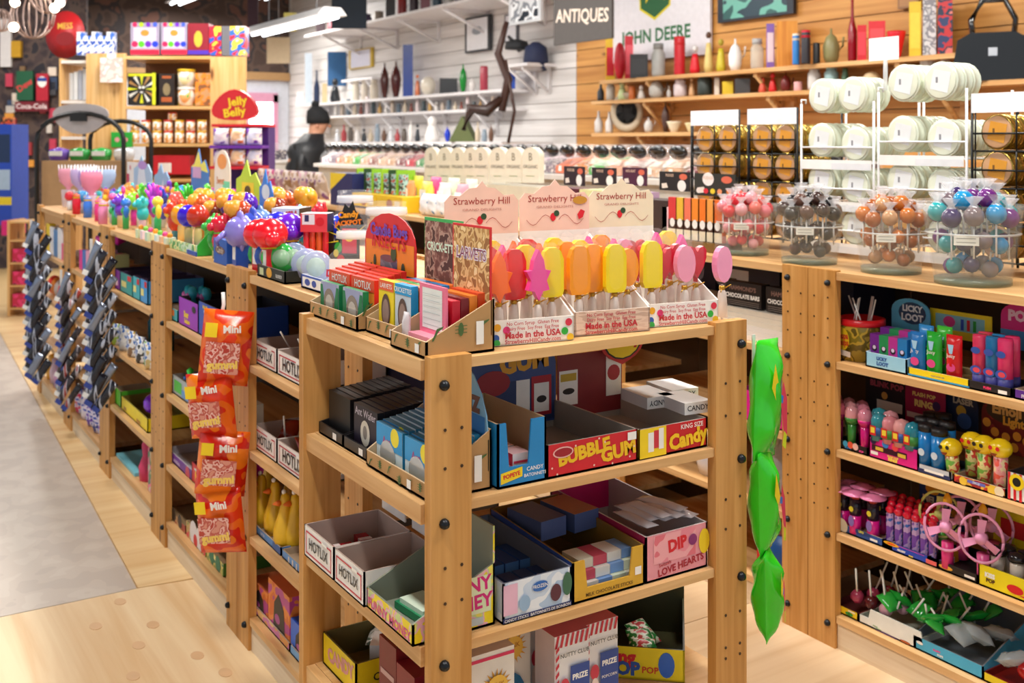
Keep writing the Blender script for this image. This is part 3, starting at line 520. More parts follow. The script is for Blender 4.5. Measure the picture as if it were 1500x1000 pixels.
# ---------------- strip of green bags on the end shelf's right post ----------------
gb=m('24c01c',.22,0,1,0,.3); gbf=m('30cc22',.2,0,1,0,.3)
o=thing('candy_bag_strip','strip of shiny green candy bags hanging from the end shelf\'s right post','candy bags',(1.464,1.462,0))
q=MB(); q.box(.006,-.002,.62,.014,0,.95,m('e6e8e8',.3)); q.obj('hanging_strip',o)
for k,(zz,h,w_) in enumerate(((.715,.225,.08),(.535,.2,.07),(.375,.175,.06))):
    q=MB(); M=T((.026+.006*k,-.012,zz))@R(.25+.2*k)@R([.06,-.06,-.16][k],'Y'); q.pillow(w_,h,.05,gb,M,12,18,seed=k,mf=gbf)
    g=q.obj('candy_bag',o)
    art(g,[('p',m('f0d81a'),[(-.028,h*.62),(-.01,h*.5),(.004,h*.56),(-.018,h*.82)]),('p',m('d83a58'),[(.006,h*.5),(.026,h*.14),(.034,h*.2),(.03,h*.5),(.014,h*.66)]),('p',m('2a7ac8'),[(.0,h*.5),(.014,h*.47),(.016,h*.53),(.004,h*.56)]),('p',m('c8d820'),[(.016,h*.12),(.03,h*.08),(.032,h*.2),(.022,h*.24)])],M@T((0,-.028,0)))
# ---------------- left island: shelves ----------------
FX=.9245
def bx(lab,xl,xr,z,ytop,mo,d=.22,X=FX,mi=None,design=None,hs=None,head=None,nm='candy_box',grp=None,closed=False,side=None,ms=None,mt_=None):
    pl=plX(xl,xr,X,z); h=max(.02,zat(xl,ytop,X=X)-z)
    if closed: return carton(nm,lab,'candy box',pl,d,h,mo,ms or mo,mt_,grp,design,side)
    return tray(nm,lab,'display box',pl,d,h,mo,mi,hs=hs,head=head,group=grp,design=design,side=side,mside=ms)
def lab_(t,c,bg_=None,s=.16,x=.5,z=.5): return lambda w,h:([('r',bg_,w*.1,h*.25,w*.9,h*.75)] if bg_ else [])+[('t',t,min(w*s*1.5,h*.4),c,w*x,h*z,1,.05,.04)]
# bay 1
G1='white insect candy boxes'
for z_,nm in ((ZL[1],'middle'),(ZL[2],'lower')):
    yt=507 if nm=='middle' else 641
    for i,(a,b_) in enumerate(((372,405),(406.5,452))):
        hotlix('white HOTLIX box on the %s shelf %s'%(nm,['beside the orange candy bags','half hidden by the end shelf post']  [i]),plX(a,b_,FX,z_),.2,.06)
for k in range(5):
    q=MB(); q.pillow(.05,.06,.026,m('b81020' if k%2 else '8a2410',.15,0,.9),R(-.9,'X'),7,7,seed=k); q.tube([(0,-.005,.0),(.012,-.04,.07)],.0022,WH,5)
    tag(q.obj('wrapped_sucker',None,(.97+.05*(k%2),2.6-.085*k,ZL[2]+.04),.4*k-.8),'%s wrapped sucker in the lower HOTLIX boxes'%['amber brown','bright red'][k%2],'lollipop','suckers in the HOTLIX boxes')
for k in range(3):
    q=MB(); q.tube([(0,0,0),(-.05,-.04-.02*k,.07)],.0022,m('e8e0d8'),5); q.ball(.014,m('6a2a1a',.2),(.0,0,0)); tag(q.obj('amber_sucker',None,(.99,2.6-.1*k,ZL[1]+.03),0),'dark amber sucker with a pale stick in the middle HOTLIX boxes','lollipop','suckers in the HOTLIX boxes')
carton('wax_candy_carton','dark navy wax candy carton stored behind the HOTLIX boxes','candy box',(Vector((1.13,2.68,ZL[1])),.58,-PI/2),.07,.17,m('1c1a3a'),design=lambda w,h:[('t','WAX',.07,m('0c0c18'),w*.3,h*.45,1,0,.04),('r',m('3a3468'),0,h*.75,w,h)])
yc=m('e8b820',.35)
def chicken(x,X,z,lean=0):
    o=thing('chicken_candy_bottle','yellow chicken shaped candy bottle with orange beak in the blue tray','candy toy',(X,P(x,X=X).y,z),lean,'chicken bottles in the blue tray')
    q=MB(); q.lathe([(.022,0),(.03,.02),(.031,.045),(.02,.075),(.013,.1),(.014,.115),(.01,.13),(.0,.135)],yc,None,12); q.obj('body',o)
    q=MB(); q.lathe([(.006,0),(.008,.006),(.002,.02)],m('e8701a'),T((-.012,0,.112))@R(-PI/2,'Y'),8); q.obj('beak',o)
    q=MB(); q.ball(.006,WH,(-.004,.0,.138),None,8); q.obj('cap',o)
for x,X in ((383,.95),(403,.96),(418,.95),(433,.97),(395,1.03),(425,1.03)): chicken(x,X,ZL[3]+.006)
bx('light blue chicken candy tray under the lower HOTLIX boxes',367,411,ZL[3],765,m('4a8ad0'),.16,design=lambda w,h:[('t','GATOR',h*.45,m('c8dcf4'),w*.42,h*.55,1,0,.05),('r',m('2a62a8'),w*.75,h*.1,w,h*.9)])
bx('pale blue candy stick tray beside the chicken bottles',413,452,ZL[3],808,m('6aa0dc'),.16,design=lambda w,h:[('r',m('e8dcd0'),w*k,h*.1,w*k+.008,h*.85) for k in (.25,.4,.55,.7)])
owl=blot(['c04a98','e8883a','d86a2a','b03a88'],16,.4)
for i,(a,b_,c) in enumerate(((367,392,0),(393,424,0),(426,452,1))):
    bx(['orange and purple owl gift box beside the orange bags','orange and purple owl gift box by a blue box','bright blue gift box half hidden by the end shelf post'][i],a,b_,ZL[4]+.006,845 if not c else 905,owl if not c else m('2a6ad8'),.15,X=.929,nm='owl_gift_box',closed=True,mt_=m('e07a4a') if not c else m('1a58c8'),design=lambda w,h:[('p',DK,[(w*.25,h*.05),(w*.8,h*.05),(w*.75,h*.6),(w*.5,h*.85),(w*.3,h*.6)]),('d',m('a84a90'),w*.45,h*.3,w*.12,h*.1)])
bx('orange printed tray holding the owl gift boxes',367,424,ZL[4],925,blot(['e8a05a','d07ab0','f0c080'],20),.2,X=.9235,design=None)
bx('light blue tray in front of the blue gift box',425,452,ZL[4],955,m('7ab0e0'),.2,X=.9235)
# bay 2
b2=ZL2
for k in range(4):
    q=MB(); q.lathe([(.016,0),(.016,.06),(.012,.075),(.018,.09),(.012,.11),(0,.115)],m(['2ab0c8','38b8d0'][k%2],.25,0,.85),None,10); q.ball(.011,m('c86ab0'),(-.012,0,.085),None,8)
    tag(q.obj('teal_toy_bottle',None,(.97+.03*(k//2),3.49-.045*(k%2)-.05*(k//2),b2[1]),0),'clear teal toy candy bottle behind the teal box','candy toy','teal toy bottles')
bx('teal toy candy tray at the far end of the wax lips shelf',245,260,b2[1],448,m('3ab4c4'),.1,design=lambda w,h:[('r',m('e8803a'),w*.2,h*.4,w*.7,h*.9)])
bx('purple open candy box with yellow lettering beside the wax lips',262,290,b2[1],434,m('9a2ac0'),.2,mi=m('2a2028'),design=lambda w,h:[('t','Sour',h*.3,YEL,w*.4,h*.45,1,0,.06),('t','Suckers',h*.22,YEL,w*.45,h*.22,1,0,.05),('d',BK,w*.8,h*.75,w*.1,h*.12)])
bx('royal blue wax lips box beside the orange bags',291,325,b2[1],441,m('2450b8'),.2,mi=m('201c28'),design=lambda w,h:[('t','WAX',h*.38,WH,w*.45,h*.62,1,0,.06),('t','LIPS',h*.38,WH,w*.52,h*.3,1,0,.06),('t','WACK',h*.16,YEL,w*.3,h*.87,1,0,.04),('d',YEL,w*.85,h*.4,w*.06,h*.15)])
bx('grey cardboard box holding green toy candy',253,280,b2[2],548,m('a8b4b8'),.16,mi=m('8a8078'),design=lambda w,h:[('r',m('4ac04a'),w*.1,h*.2,w*.5,h*.8),('r',m('5a98d8'),w*.5,h*.1,w*.9,h*.5)])
bx('navy blue small toy candy box beside the orange bags',281,303,b2[2],585,m('3a5a8a'),.1,mi=m('9a8a78'),design=lambda w,h:[('r',m('c8d4e0'),w*.3,h*.3,w*.9,h*.8),('d',NAVY,w*.6,h*.5,w*.2)])
bx('white leaf printed candy box touching the orange bags',304,326,b2[2],585,m('e0dcd0'),.12,closed=True,design=lambda w,h:[('d',m('4a9a4a'),w*.6,h*.7,w*.2),('t','bunn',h*.2,DK,w*.5,h*.3)])
for k in range(5):
    q=MB(); q.lathe([(.012,0),(.014,.03),(.008,.04),(.012,.055),(0,.065)],m(['3ac840','2a78d8','e03a3a','2a9ae0','48d050'][k],.3),None,8); q.box(-.02,-.005,.028,.02,.005,.036,m('2a68c8'))
    tag(q.obj('toy_candy_figure',None,(.95+.02*(k%2),3.40-.055*k,b2[2]+.035),.5*k),'%s toy candy figure in the grey box'%['green','blue','red','sky blue','lime'][k],'candy toy','toy figures in the grey box')
bx('violet open candy box with orange flower',244,281,b2[3],655,m('6a2a98'),.2,mi=m('b4b0b8'),design=lambda w,h:[('d',m('f0b020'),w*.08,h*.75,.012),('r',m('d8c8e8'),w*.3,h*.3,w*.55,h*.4),('r',m('d8c8e8'),w*.3,h*.5,w*.55,h*.56),('d',m('c83a5a'),w*.85,h*.3,w*.08)])
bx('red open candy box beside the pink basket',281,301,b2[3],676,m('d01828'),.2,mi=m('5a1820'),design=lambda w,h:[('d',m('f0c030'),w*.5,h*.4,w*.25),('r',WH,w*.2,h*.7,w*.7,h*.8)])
bkt=blot(['f030a0','e82898'],20,.35)
o=bx('small pink plastic basket on the orange bag shelf',303,327,b2[3],690,bkt,.16,nm='plastic_basket',mi=m('c01878'),design=lambda w,h:[('d',m('a01060'),w*(.1+.2*i),h*(.2+.25*j),.004) for i in range(5) for j in range(3)])
for i,(a,b_,yt,c,lb) in enumerate(((248,271,745,blot(['a83a30','c89a6a','8a5a3a'],30),'brown and red carton with round windows'),(273,301,762,blot(['d83a4a','c8a060','6a8a3a'],24),'green sided monster candy carton'),(303,327,800,blot(['8a9a4a','d8c870','2a7a5a'],30),'olive green leaf candy carton'))):
    bx(lb+' on the kick shelf of the orange bag bay',a,b_,ZL2[4],yt,c,.14,closed=True,mt_=m('8a7050'),ms=m(['7a2420','7a9a3a','4a8a3a'][i]),design=[lambda w,h:[('d',DK,w*.3,h*.85,w*.12),('d',DK,w*.7,h*.85,w*.12)],lambda w,h:[('d',m('e8e0e0'),w*.4,h*.6,w*.2),('d',m('e8e0e0'),w*.7,h*.62,w*.18),('d',RED,w*.5,h*.3,w*.1)],lambda w,h:[('p',m('f0e090'),[(w*.2,h*.7),(w*.5,h*.95),(w*.8,h*.75),(w*.5,h*.6)]),('d',m('1f7a5a'),w*.3,h*.75,w*.15),('d',m('1f7a5a'),w*.7,h*.55,w*.15)]][i])
# bay 3
b3=LU[2][2]
for i,(a,b_,yt,c) in enumerate(((165,176,393,'7a1f9a'),(176.5,194,398,'1aa0a0'),(194.5,205,404,'3ab0c0'),(205.5,216,408,'3a9ae0'))):
    bx(['purple candy box with a pink tag by the dark packets','teal candy box with a yellow tag','pale teal candy box','sky blue candy box with a red corner'][i],a,b_,b3[1],yt,m(c),.2,mi=m('4a3a5a'),design=lambda w,h:[('r',m('f0e890'),w*.1,h*.3,w*.5,h*.6),('r',RED,w*.6,h*.7,w*.9,h*.95)] if i!=0 else [('r',m('f0d0e0'),w*.1,h*.2,w*.7,h*.5)])
for k in range(9):
    q=MB(); cc=['a8c838','3a8ad0','d8d8d8','e8c020','8a6a4a','e0e4e8','30302e','7ab848','c8b070'][k]; q.pillow(.055,.085,.02,m(cc,.3),None,7,8,seed=k,mf=blot([cc,'e8e8e8','3a70c0'],45)); 
    tag(q.obj('snack_packet',None,(.925+.012*(k%2),4.33-.066*k,b3[2]),-PI/2+.5),'%s candy packet standing in a row above the yellow box'%['lime','blue','silver','yellow','tan','white','black','green','beige'][k],'candy pack','standing packets on the middle shelf')
for k in range(3):
    q=MB(); q.lathe([(.03,0),(.03,.09),(.022,.1),(.022,.11)],m('2a7a90',.2,0,.85),None,12); tag(q.obj('teal_jar',None,(1.06,4.28-.08*k,b3[2])),'dark teal candy jar behind the standing packets','jar','teal jars')
bx('yellow candy box with purple wrapped sweets',178,216,b3[3],580,m('f0d818'),.16,mi=m('8a7a30'),design=lambda w,h:[('r',m('b07a28'),w*.1,h*.15,w*.2,h*.4),('r',m('b07a28'),w*.6,h*.1,w*.75,h*.35)])
bx('bright green candy box behind the yellow one',168,177,b3[3],566,m('5ac030'),.12)
q=MB(); q.ball(.05,m('7a1ac8',.2),(0,0,.05),None,12,1,1.2,.8); tag(q.obj('purple_sweet_bag',None,(.98,3.93,b3[3]+.03)),'shiny purple bag of sweets in the yellow box','candy bag')
q=MB(); q.box(0,0,0,.14,.004,.15,blot(['c8d8b8','e87aa0','3a8a6a','d8c8a0'],18)); tag(q.obj('gift_card_panel',None,(.93,3.86,b3[4]),-PI/2),'pale green gift panel on the kick shelf of the yellow box bay','card')
q=MB(); q.lathe([(.03,0),(.035,.05),(.02,.09),(.024,.13),(0,.16)],m('d83a6a',.5),None,10); q.ball(.02,m('d8d030'),(0,0,.16)); tag(q.obj('pink_plush_toy',None,(.96,3.98,b3[4])),'pink plush toy with yellow top beside the gift panel','toy')
q=MB(); q.box(0,0,0,.3,.1,.012,m('7ac8d8')); tag(q.obj('flat_teal_box',None,(.925,4.34,b3[4]),-PI/2),'flat pale teal box lying on the kick shelf','candy box')
# bay 4, 5
b4=LU[3][2]
q=MB(); q.pillow(.2,.05,.12,m('f020c0',.35),None,8,6); tag(q.obj('magenta_bag',None,(1.02,4.85,b4[1]+.13),-PI/2),'bright magenta bag under the island top','bag')
for k,cc in enumerate(('e838a0','3a78c8','e8a0c0','8ac8d8','d83a5a','c8d8a0')):
    carton('thin_candy_book','%s thin candy carton standing between dark packet strips'%['magenta','blue','light pink','aqua','red','pale green'][k],'candy box',(Vector((.93,5.12-.075*k,b4[1])),.066,-PI/2),.12,.085+.005*(k%3),m(cc),group='thin cartons on the upper shelf')
for k in range(9):
    cc=['d8285a','3a4ab0','e8e0e8','c83a8a','6a3ab0','e8a8c0','2a3a8a','e05a3a','8a4ac0'][k]
    q=MB(); q.pillow(.055,.13,.03,m(cc,.25),None,7,8,seed=k,mf=blot([cc,'e8e0f0','2a4ab8'],50)); tag(q.obj('foil_candy_packet',None,(.93+.02*(k%2),5.11-.064*k,b4[4]),-PI/2+.3),'%s foil candy packet crowded on the kick shelf'%['crimson','indigo','white','magenta','violet','blush','navy','coral','lilac'][k],'candy pack','foil packets on the kick shelf')
b5=LU[4][2]
for k,(cc,h) in enumerate((('f0d020',.15),('f0f0f4',.14),('5a98d8',.13),('f4f4f8',.15),('e85a90',.08))):
    carton('activity_box','%s flat box on the far bay shelf'%['yellow','white','light blue','bright white','pink'][k],'candy box',(Vector((.925,5.98-.11*k,b5[1])),.1,-PI/2),.03,h,m(cc),group='flat boxes on the far bay shelf')
for k in range(5):
    q=MB(); q.ball(.045,m(['e83a2a','f08a2a','e8d8d0','d82a3a','f0b040'][k],.4),(0,0,.05),None,10,.8,.8,1.1); tag(q.obj('red_snack_bag',None,(.96,5.95-.1*k,b5[2])),'%s round snack bag on the far bay'%['red','orange','pale','scarlet','golden'][k],'candy bag','round bags on the far bay')
    q=MB(); q.lathe([(.03,0),(.034,.06),(.02,.1),(.022,.12),(0,.13)],m(['f0b030','e8c8d8','d8a0c8','f0d8e0','c8b0e0'][k],.3),None,10); tag(q.obj('pastel_bottle',None,(.95,5.94-.11*k,b5[4])),'%s pastel candy bottle on the far kick shelf'%['golden','rose','lilac','cream','lavender'][k],'candy toy','pastel bottles on the far kick shelf')
bx('pale blue tray in front of the pastel bottles',78,93,b5[4],580,m('a8c8e0'),.2)
# hanging strips
dk=blot(['1d1c26','262630','b8bece','2a2a34'],16,.12,1,False,(2.2,1,.35)); dl=m('2c4298')
def strip(lab,x,X,ytop,ybot,n,w_=.07,dark=dk,lblm=dl,name='candy_packet_strip'):
    Y=P(x,X=X).y; z1=zat(x,ytop,X=X); z0=zat(x,ybot,X=X)
    o=thing(name,lab,'candy packets',(X,Y,0),-.75)
    q=MB(); q.box(-.006,-.003,z0+.05,.006,-.001,z1,m('d8d4d0',.3)); q.obj('hanging_strip',o)
    st=(z1-z0-.12)/(3*n)
    for k in range(3*n):
        M=T((((k%3)-1)*w_*.3+.012,-.018-.012*((k*2)%3),z1-.14-st*k))@R(.5+.12*((k*7)%3-1),'Y')
        q=MB(); q.pillow(w_*.5,.14,.016,dark if k%5 else m('8a92a4',.2,.6),M,6,8,seed=k); q.box(-w_*.24,-.0105,.004,w_*.24,-.0092,.024,lblm if k%3 else WH,M); q.obj('packet',o)
    return o
strip('strip of dark foil packets with blue labels on the island end post',46,.818,322,560,9,.085)
strip('short strip of dark and red foil packets on the next post',90,.842,395,600,6,.06,blot(['201c20','3a3036','b8b0b8','a83a30'],16,.15,1,False,(2.2,1,.35)))
strip('strip of silvery dark foil packets on the post before the yellow box bay',134,.822,350,600,8,.07)
# orange candy bags on the post
om=blot(['e83a14','f06a18','d82410','f4801c'],11,.22)
Yb=P(335,X=.88).y
o=thing('candy_bag_strip','strip of four glossy orange candy bags hanging from a white tie','candy bags',(.838,2.70,0),-.62)
q=MB(); q.tube([(0,0,.93),(.004,-.006,.9),(-.004,-.006,.86)],.005,m('f0eeea'),6); q.obj('white_tie',o)
for k,(zz,dx,h) in enumerate(((.70,.008,.19),(.565,-.012,.165),(.42,.0,.165),(.275,.012,.165))):
    M=T((dx,-.03,zz))@R(.1*(-1)**k,'Y')@R(.15*(-1)**k); q=MB(); q.pillow(.125,h,.055,om,M,10,12,seed=k+11); g=q.obj('candy_bag',o)
    art(g,[('r',blot(['d89080','c05a50','e8b8b0','b84038'],60,.2),-.045,.035,.04,h*.6),('t','gummi',.028,m('f4d060'),0,h*.3,1,.1,.05),('t','Mini',.026,WH,.016,h*.78,1,.1,.04),('r',YEL,-.05,h*.66,-.02,h*.85)],M@T((0,-.034,0)))
# ---------------- left island: toy candy on top ----------------
zt=.972
def at(x,X): return P(x,X=X).y
PL=[]
def free(X,Y,r,must=True):
    # nearest spot on the island top that is clear of what already stands there
    best=None
    for j in range(420):
        a=j*2.4; d=.0065*math.sqrt(j)*1.6; x_,y_=X+d*math.cos(a),Y+d*math.sin(a)
        if x_-r<.91 or x_+r>1.45 or y_>6.05: continue
        if all((x_-q[0])**2+(y_-q[1])**2>(r+q[2])**2 for q in PL): best=(x_,y_); break
    if best is None and must: best=(X,Y)
    if best is None: return None
    PL.append((best[0],best[1],r)); return best
def spot(X,Y,r=.036):
    n=len(PL); f=free(X,Y,r,False)
    if f: PL.pop()
    return f
def block(x0,x1,X,d=.03):
    y0,y1=at(x0,X),at(x1,X); n=int(max(1,(y0-y1)/.03))
    for i in range(n+1): PL.append((X+d/2,y0+(y1-y0)*i/n,d/2+.004))
for a_ in ((247,291,.915,.125),(313,333,.912,.02),(377,418,.915,.2),(441,476,.93,.15),(200,252,.905,.045)): block(*a_)
for a_ in ((280,305,1.3),(314,337,1.3),(346,381,1.22),(380,399,1.2),(196,222,1.3),(226,248,1.3),(186,212,1.42),(148,165,1.1)): block(*a_,.012)
PL+=[(1.15,at(398,1.1)-.03,.075),(1.09,at(440,1.06)-.03,.05),(1.16,at(488,1.13)-.03,.06),(.99,at(520,.99),.075),(1.2,at(566,1.2),.075),(1.3,at(520,1.3),.075)]
def toy(kind,lab,x,X,ytop,c1,c2='e8e8f0',grp=None,lab2=None,s=1.22):
    Y=at(x,X); H=max(.07,zat(x,ytop,X=X)-zt); rad=min(.03,H*.26)*s*{'glove':1.5,'hand':1.5,'monkey':1.25,'balloon':1.4,'flower':1.4,'eleph':1.5}.get(kind,1.05); X,Y=free(X,Y,rad)
    o=thing('novelty_lollipop',lab,'candy toy',(X,Y,zt),-PI/2+random.uniform(-.2,.2),grp)
    A=m(c1,.22,0,1,0,.3); B=m(c2,.3)
    q=MB()
    hb=H*.5
    if kind in('eleph','glove'): q.box(-.017,-.017,0,.017,.017,hb,B); q.box(-.012,-.0178,hb*.3,.012,-.017,hb*.9,WH)
    else: q.lathe([(.012,0),(.013,hb*.8),(.009,hb),(.006,hb*1.05)],B,None,10)
    q.obj('candy_tube',o)
    q=MB(); r=min(.03,H*.26)*s
    if kind=='ball': q.ball(r,A,(0,0,H-r),None,12)
    elif kind=='monkey':
        q.ball(r,A,(0,0,H-r),None,12); q.ball(r*.75,m('f0a030',.3),(0,-r*.5,H-r*.7),None,10); q.ball(r*.4,A,(-r,0,H-r*.8),None,8); q.ball(r*.4,A,(r,0,H-r*.8),None,8)
    elif kind=='eleph':
        q.ball(r*1.1,A,(0,0,H*.62),None,12); q.ball(r*1.0,A,(0,.0,H-r*1.5),None,12,.85,.35,1.5); q.tube([(0,-r,H*.62),(0,-r*1.6,H*.5),(0,-r*1.5,H*.4)],[.009,.007,.005],A,6)
        for sx in (-1,1): q.ball(.002,BK,(sx*r*.3,-r*.4,H-r*1.4),None,6)
    elif kind=='glove':
        q.ball(r*1.25,A,(0,0,H-r*1.2),None,14,1,1.1,.95); q.ball(r*.6,A,(r*1.1,-r*.3,H-r*1.5),None,10); q.cyl(r*.75,hb*.95,H-r*1.9,m('f0c818'),None,10)
    elif kind=='hand':
        q.ball(r*.9,A,(0,0,H-r*2.1),None,10,1,.6,1.1)
        for i in range(5):
            a=(i-2)*.42; q.tube([(math.sin(a)*r*.7,0,H-r*2+math.cos(a)*r*.7),(math.sin(a)*r*1.5,-.003,H-r*2+math.cos(a)*r*1.5),(math.sin(a)*r*1.9,-.008,H-r*2+math.cos(a)*r*1.9)],[.008,.0075,.005],A,7)
    elif kind=='dog':
        q.ball(r*.8,A,(0,-.004,H-r),None,10); q.ball(r*.75,A,(0,0,H-r*2.2),None,10,1,1,1.3); q.ball(r*.35,A,(0,-r*.9,H-r*1.1),None,8)
        for sx in (-1,1): q.ball(r*.35,A,(sx*r*.7,0,H-r*.5),None,8,.6,.6,1.3)
    elif kind=='flower':
        for i in range(6): q.ball(r*.5,A,(r*math.cos(i*PI/3),-.004,H-r+r*math.sin(i*PI/3)),None,8,1,.5,1)
        q.ball(r*.5,m('f4d030'),(0,-.006,H-r),None,8)
    elif kind=='balloon':
        q.ball(r*.7,A,(0,0,H-r*.7),None,10,1.5,.8,.8); q.ball(r*.5,B,(-r,0,H-r*1.6),None,8); q.ball(r*.5,A,(r,0,H-r*1.6),None,8,.6,.6,1.4)
    q.obj('figure',o); return o
# near the end shelf: capsule wheels in a black tray
bx_=tray('capsule_candy_tray','black card tray of green and blue capsule sweets at the island edge','display box',plX(377,417,.915,zt),.2,.03,m('1e2018'),m('5a5a50'),design=lambda w,h:[('d',m('e0a020'),w*.45,h*.55,.02,.013),('t','SQUEEZE',h*.35,WH,w*.8,h*.45),('r',m('c8d0a0'),w*.1,h*.2,w*.25,h*.8)])
tray('capsule_candy_tray','blue and white small tray of clear capsule sweets next to the insect trays','display box',plX(441,474,.93,zt),.085,.032,m('3a5ab8'),m('c8ccd8'),design=lambda w,h:[('r',WH,w*.08,h*.15,w*.92,h*.85),('d',m('2a4aa8'),w*.3,h*.5,w*.12,h*.25),('d',m('2a4aa8'),w*.6,h*.5,w*.1,h*.25)])
for k,(x,X,c,lb) in enumerate(((384,.96,'2ab850','green'),(394,.955,'1f58c8','blue'),(404,.96,'22c030','bright green'),(413,.97,'30b848','grass green'),(400,1.04,'3ac060','light green'),(418,1.05,'28b050','leaf green'),(431,1.0,'a8b8e0','clear'),(449,.972,'b8c0e8','pale clear'),(464,.972,'c0c8e8','icy clear'))):
    PL.append((X,at(x,X),.036)); o=thing('capsule_sweet','%s wheel shaped capsule sweet lying at the island edge'%lb,'candy toy',(X,at(x,X),zt+.006),-PI/2-.5,'capsule sweets in the trays')
    q=MB(); M=T((0,0,.04))@R(PI/2,'Y'); q.lathe([(.02,-.016),(.036,-.012),(.038,0),(.036,.012),(.02,.016)],m(c,.2,0,1 if k<6 else .6,0,.4),M,16); q.obj('capsule',o)
    q=MB(); q.lathe([(.024,.012),(.022,.022),(.0,.026)],cl('d8f0d8',.45),M,14); q.obj('clear_cap',o); q=MB(); q.lathe([(.0225,-.0165),(.022,-.019),(0,-.02)],m('e8ecf0'),M,14); q.obj('label',o)
for k,(x,X,yt) in enumerate(((341,.94,318),(352,.93,308),(364,.94,316),(346,.99,305),(370,1.0,302),(358,1.03,303))):
    toy('eleph','%s elephant topped candy dispenser'%['sky blue','lavender','turquoise','slate blue','royal blue','cyan'][k],x,X,yt,['2aa0d8','8a80d8','2ab0d8','6a90c8','3a50c0','30b0d0'][k],'2a50b0' if k%2 else '3a78c8','elephant dispensers',s=1.35)
for k,(x,X,yt,c,c2) in enumerate(((382,.95,320,'f0182a','d81828'),(396,.945,320,'f0182a','d81828'),(414,1.0,318,'1a3ad0','2a48b0'),(424,1.05,312,'6a1ac8','3a2a98'),(376,1.05,316,'5a18b8','3a2a98'),(408,1.08,310,'2a2ac8','3a3a98'))):
    toy('glove','%s boxing glove candy dispenser with yellow cuff'%['scarlet','bright red','royal blue','violet','deep purple','ultramarine'][k],x,X,yt,c,c2,'boxing glove dispensers',s=1.15)
for k,(x,c) in enumerate(((303,'48c838'),(311,'2a8ad8'),(324,'e0203a'),(331,'c81838'),(317,'38b848'))):
    toy('dog','%s puppy topped candy tube behind the blue carton'%['green','blue','red','crimson','leaf green'][k],x,.95+.03*(k%2),312,c,['e8d0c8','2a58b8','c82038','3a3aa0','c8e0b0'][k],'puppy candy tubes')
for k in range(12):
    x=286+7.5*k; X=1.0+.07*(k%3)
    toy('monkey','%s monkey head lollipop in the crowded rows'%['chestnut','orange','amber','rust','violet','golden'][k%6],x,X,[296,284,276][k%3]-2*(k//6),['8a2a10','d8581a','f0a020','b8401a','5a1ab8','f4b028'][k%6],['c89868','e8a030','c8b090'][k%3],'monkey head lollipops')
for k,(x,c) in enumerate(((255,'f0a020'),(263,'d83a1a'),(270,'e86020'),(276,'3a1ad0'),(283,'5a20d8'),(250,'f4c040'),(290,'c8301a'),(259,'c83aa0'))):
    toy(['ball','dog','flower'][k%3],'%s figure lollipop beside the monkey heads'%['amber','rust red','orange','indigo','violet','yellow','brick red','magenta'][k],x,.96+.04*(k%3),[300,292,298][k%3],c,['f0d080','3aa0d0','e8e8f0'][k%3],'figure lollipops beside the monkeys')
for k,(x,X,yt,c) in enumerate(((246,1.03,268,'d83ad8'),(268,1.12,268,'3ac830'),(283,1.12,268,'6ae048'),(216,1.0,268,'58d028'),(238,1.1,272,'3a4ad0'),(258,1.18,266,'48d838'))):
    toy('hand','%s open hand lollipop'%['orchid pink','green','lime','bright green','blue','spring green'][k],x,X,yt,c,'d8e8f0','open hand lollipops',s=1.5)
for k in range(10):
    x=168+7*k; toy(['balloon','ball','flower'][k%3],'%s novelty lollipop on the middle of the island'%['sky blue','yellow','pink','azure','lime','orange','aqua','coral','blue','lemon'][k],x,.97+.06*(k%3),[290,284,278][k%3]-k*.5,['3a9ae8','f4d020','f04aa8','2a78e0','8ad830','f08a2a','38c0d8','f05a50','2a58d0','f4e040'][k],['3ab868','d83aa0','e8e048'][k%3],'novelty lollipops on the middle of the island')
for k in range(12):
    x=112+5.5*k; X=.96+.07*(k%3); cc=['d8203a','2a9a9a','f070b0','3a78e0','e84a70','1a9aa8','e83a90','3a90e0','d02a2a','f090c0','30a8b0','c83a8a'][k]
    X,Y=free(X,at(x,X),.021); q=MB(); q.lathe([(.018,0),(.02,.06),(.016,.075),(.017,.09),(.0,.1)],m(cc,.25),None,10); q.cyl(.0165,.075,.092,m(['f4d020','f0f0f0','e8e0f0'][k%3]),None,10)
    tag(q.obj('candy_bottle',None,(X,Y,zt)),'%s little candy bottle on the island'%['red','teal','pink','blue','rose','cyan','hot pink','azure','scarlet','blush','sea green','magenta'][k],'candy toy','little candy bottles')
for k in range(7):
    x=106+6*k; X=1.05+.05*(k%2); X,Y=free(X,at(x,X),.056); o=thing('mesh_wand_pop','%s mesh wand lollipop in a clear cup at the far end'%['pink','blush','lilac','white','violet','pale blue','rose'][k],'candy toy',(X,Y,zt),-.6,'mesh wand lollipops')
    q=MB(); q.lathe([(.03,0),(.036,.09)],cl('e8e0f0',.4),None,12); q.obj('clear_cup',o)
    q=MB(); q.lathe([(.006,.0),(.012,.1),(.045,.13),(.055,.17),(.05,.2)],m(['f0a0b8','f0c0d0','c8b0e0','f0f0f8','b090d8','b8d0f0','f08aa8'][k],.5,0,.85),None,14,True,1,.5)
    for i in range(7): q.tube([(-.045+.015*i,0,.13),(-.052+.0173*i,0,.22)],.003,m('f4f2f8'),4)
    q.obj('mesh_head',o)
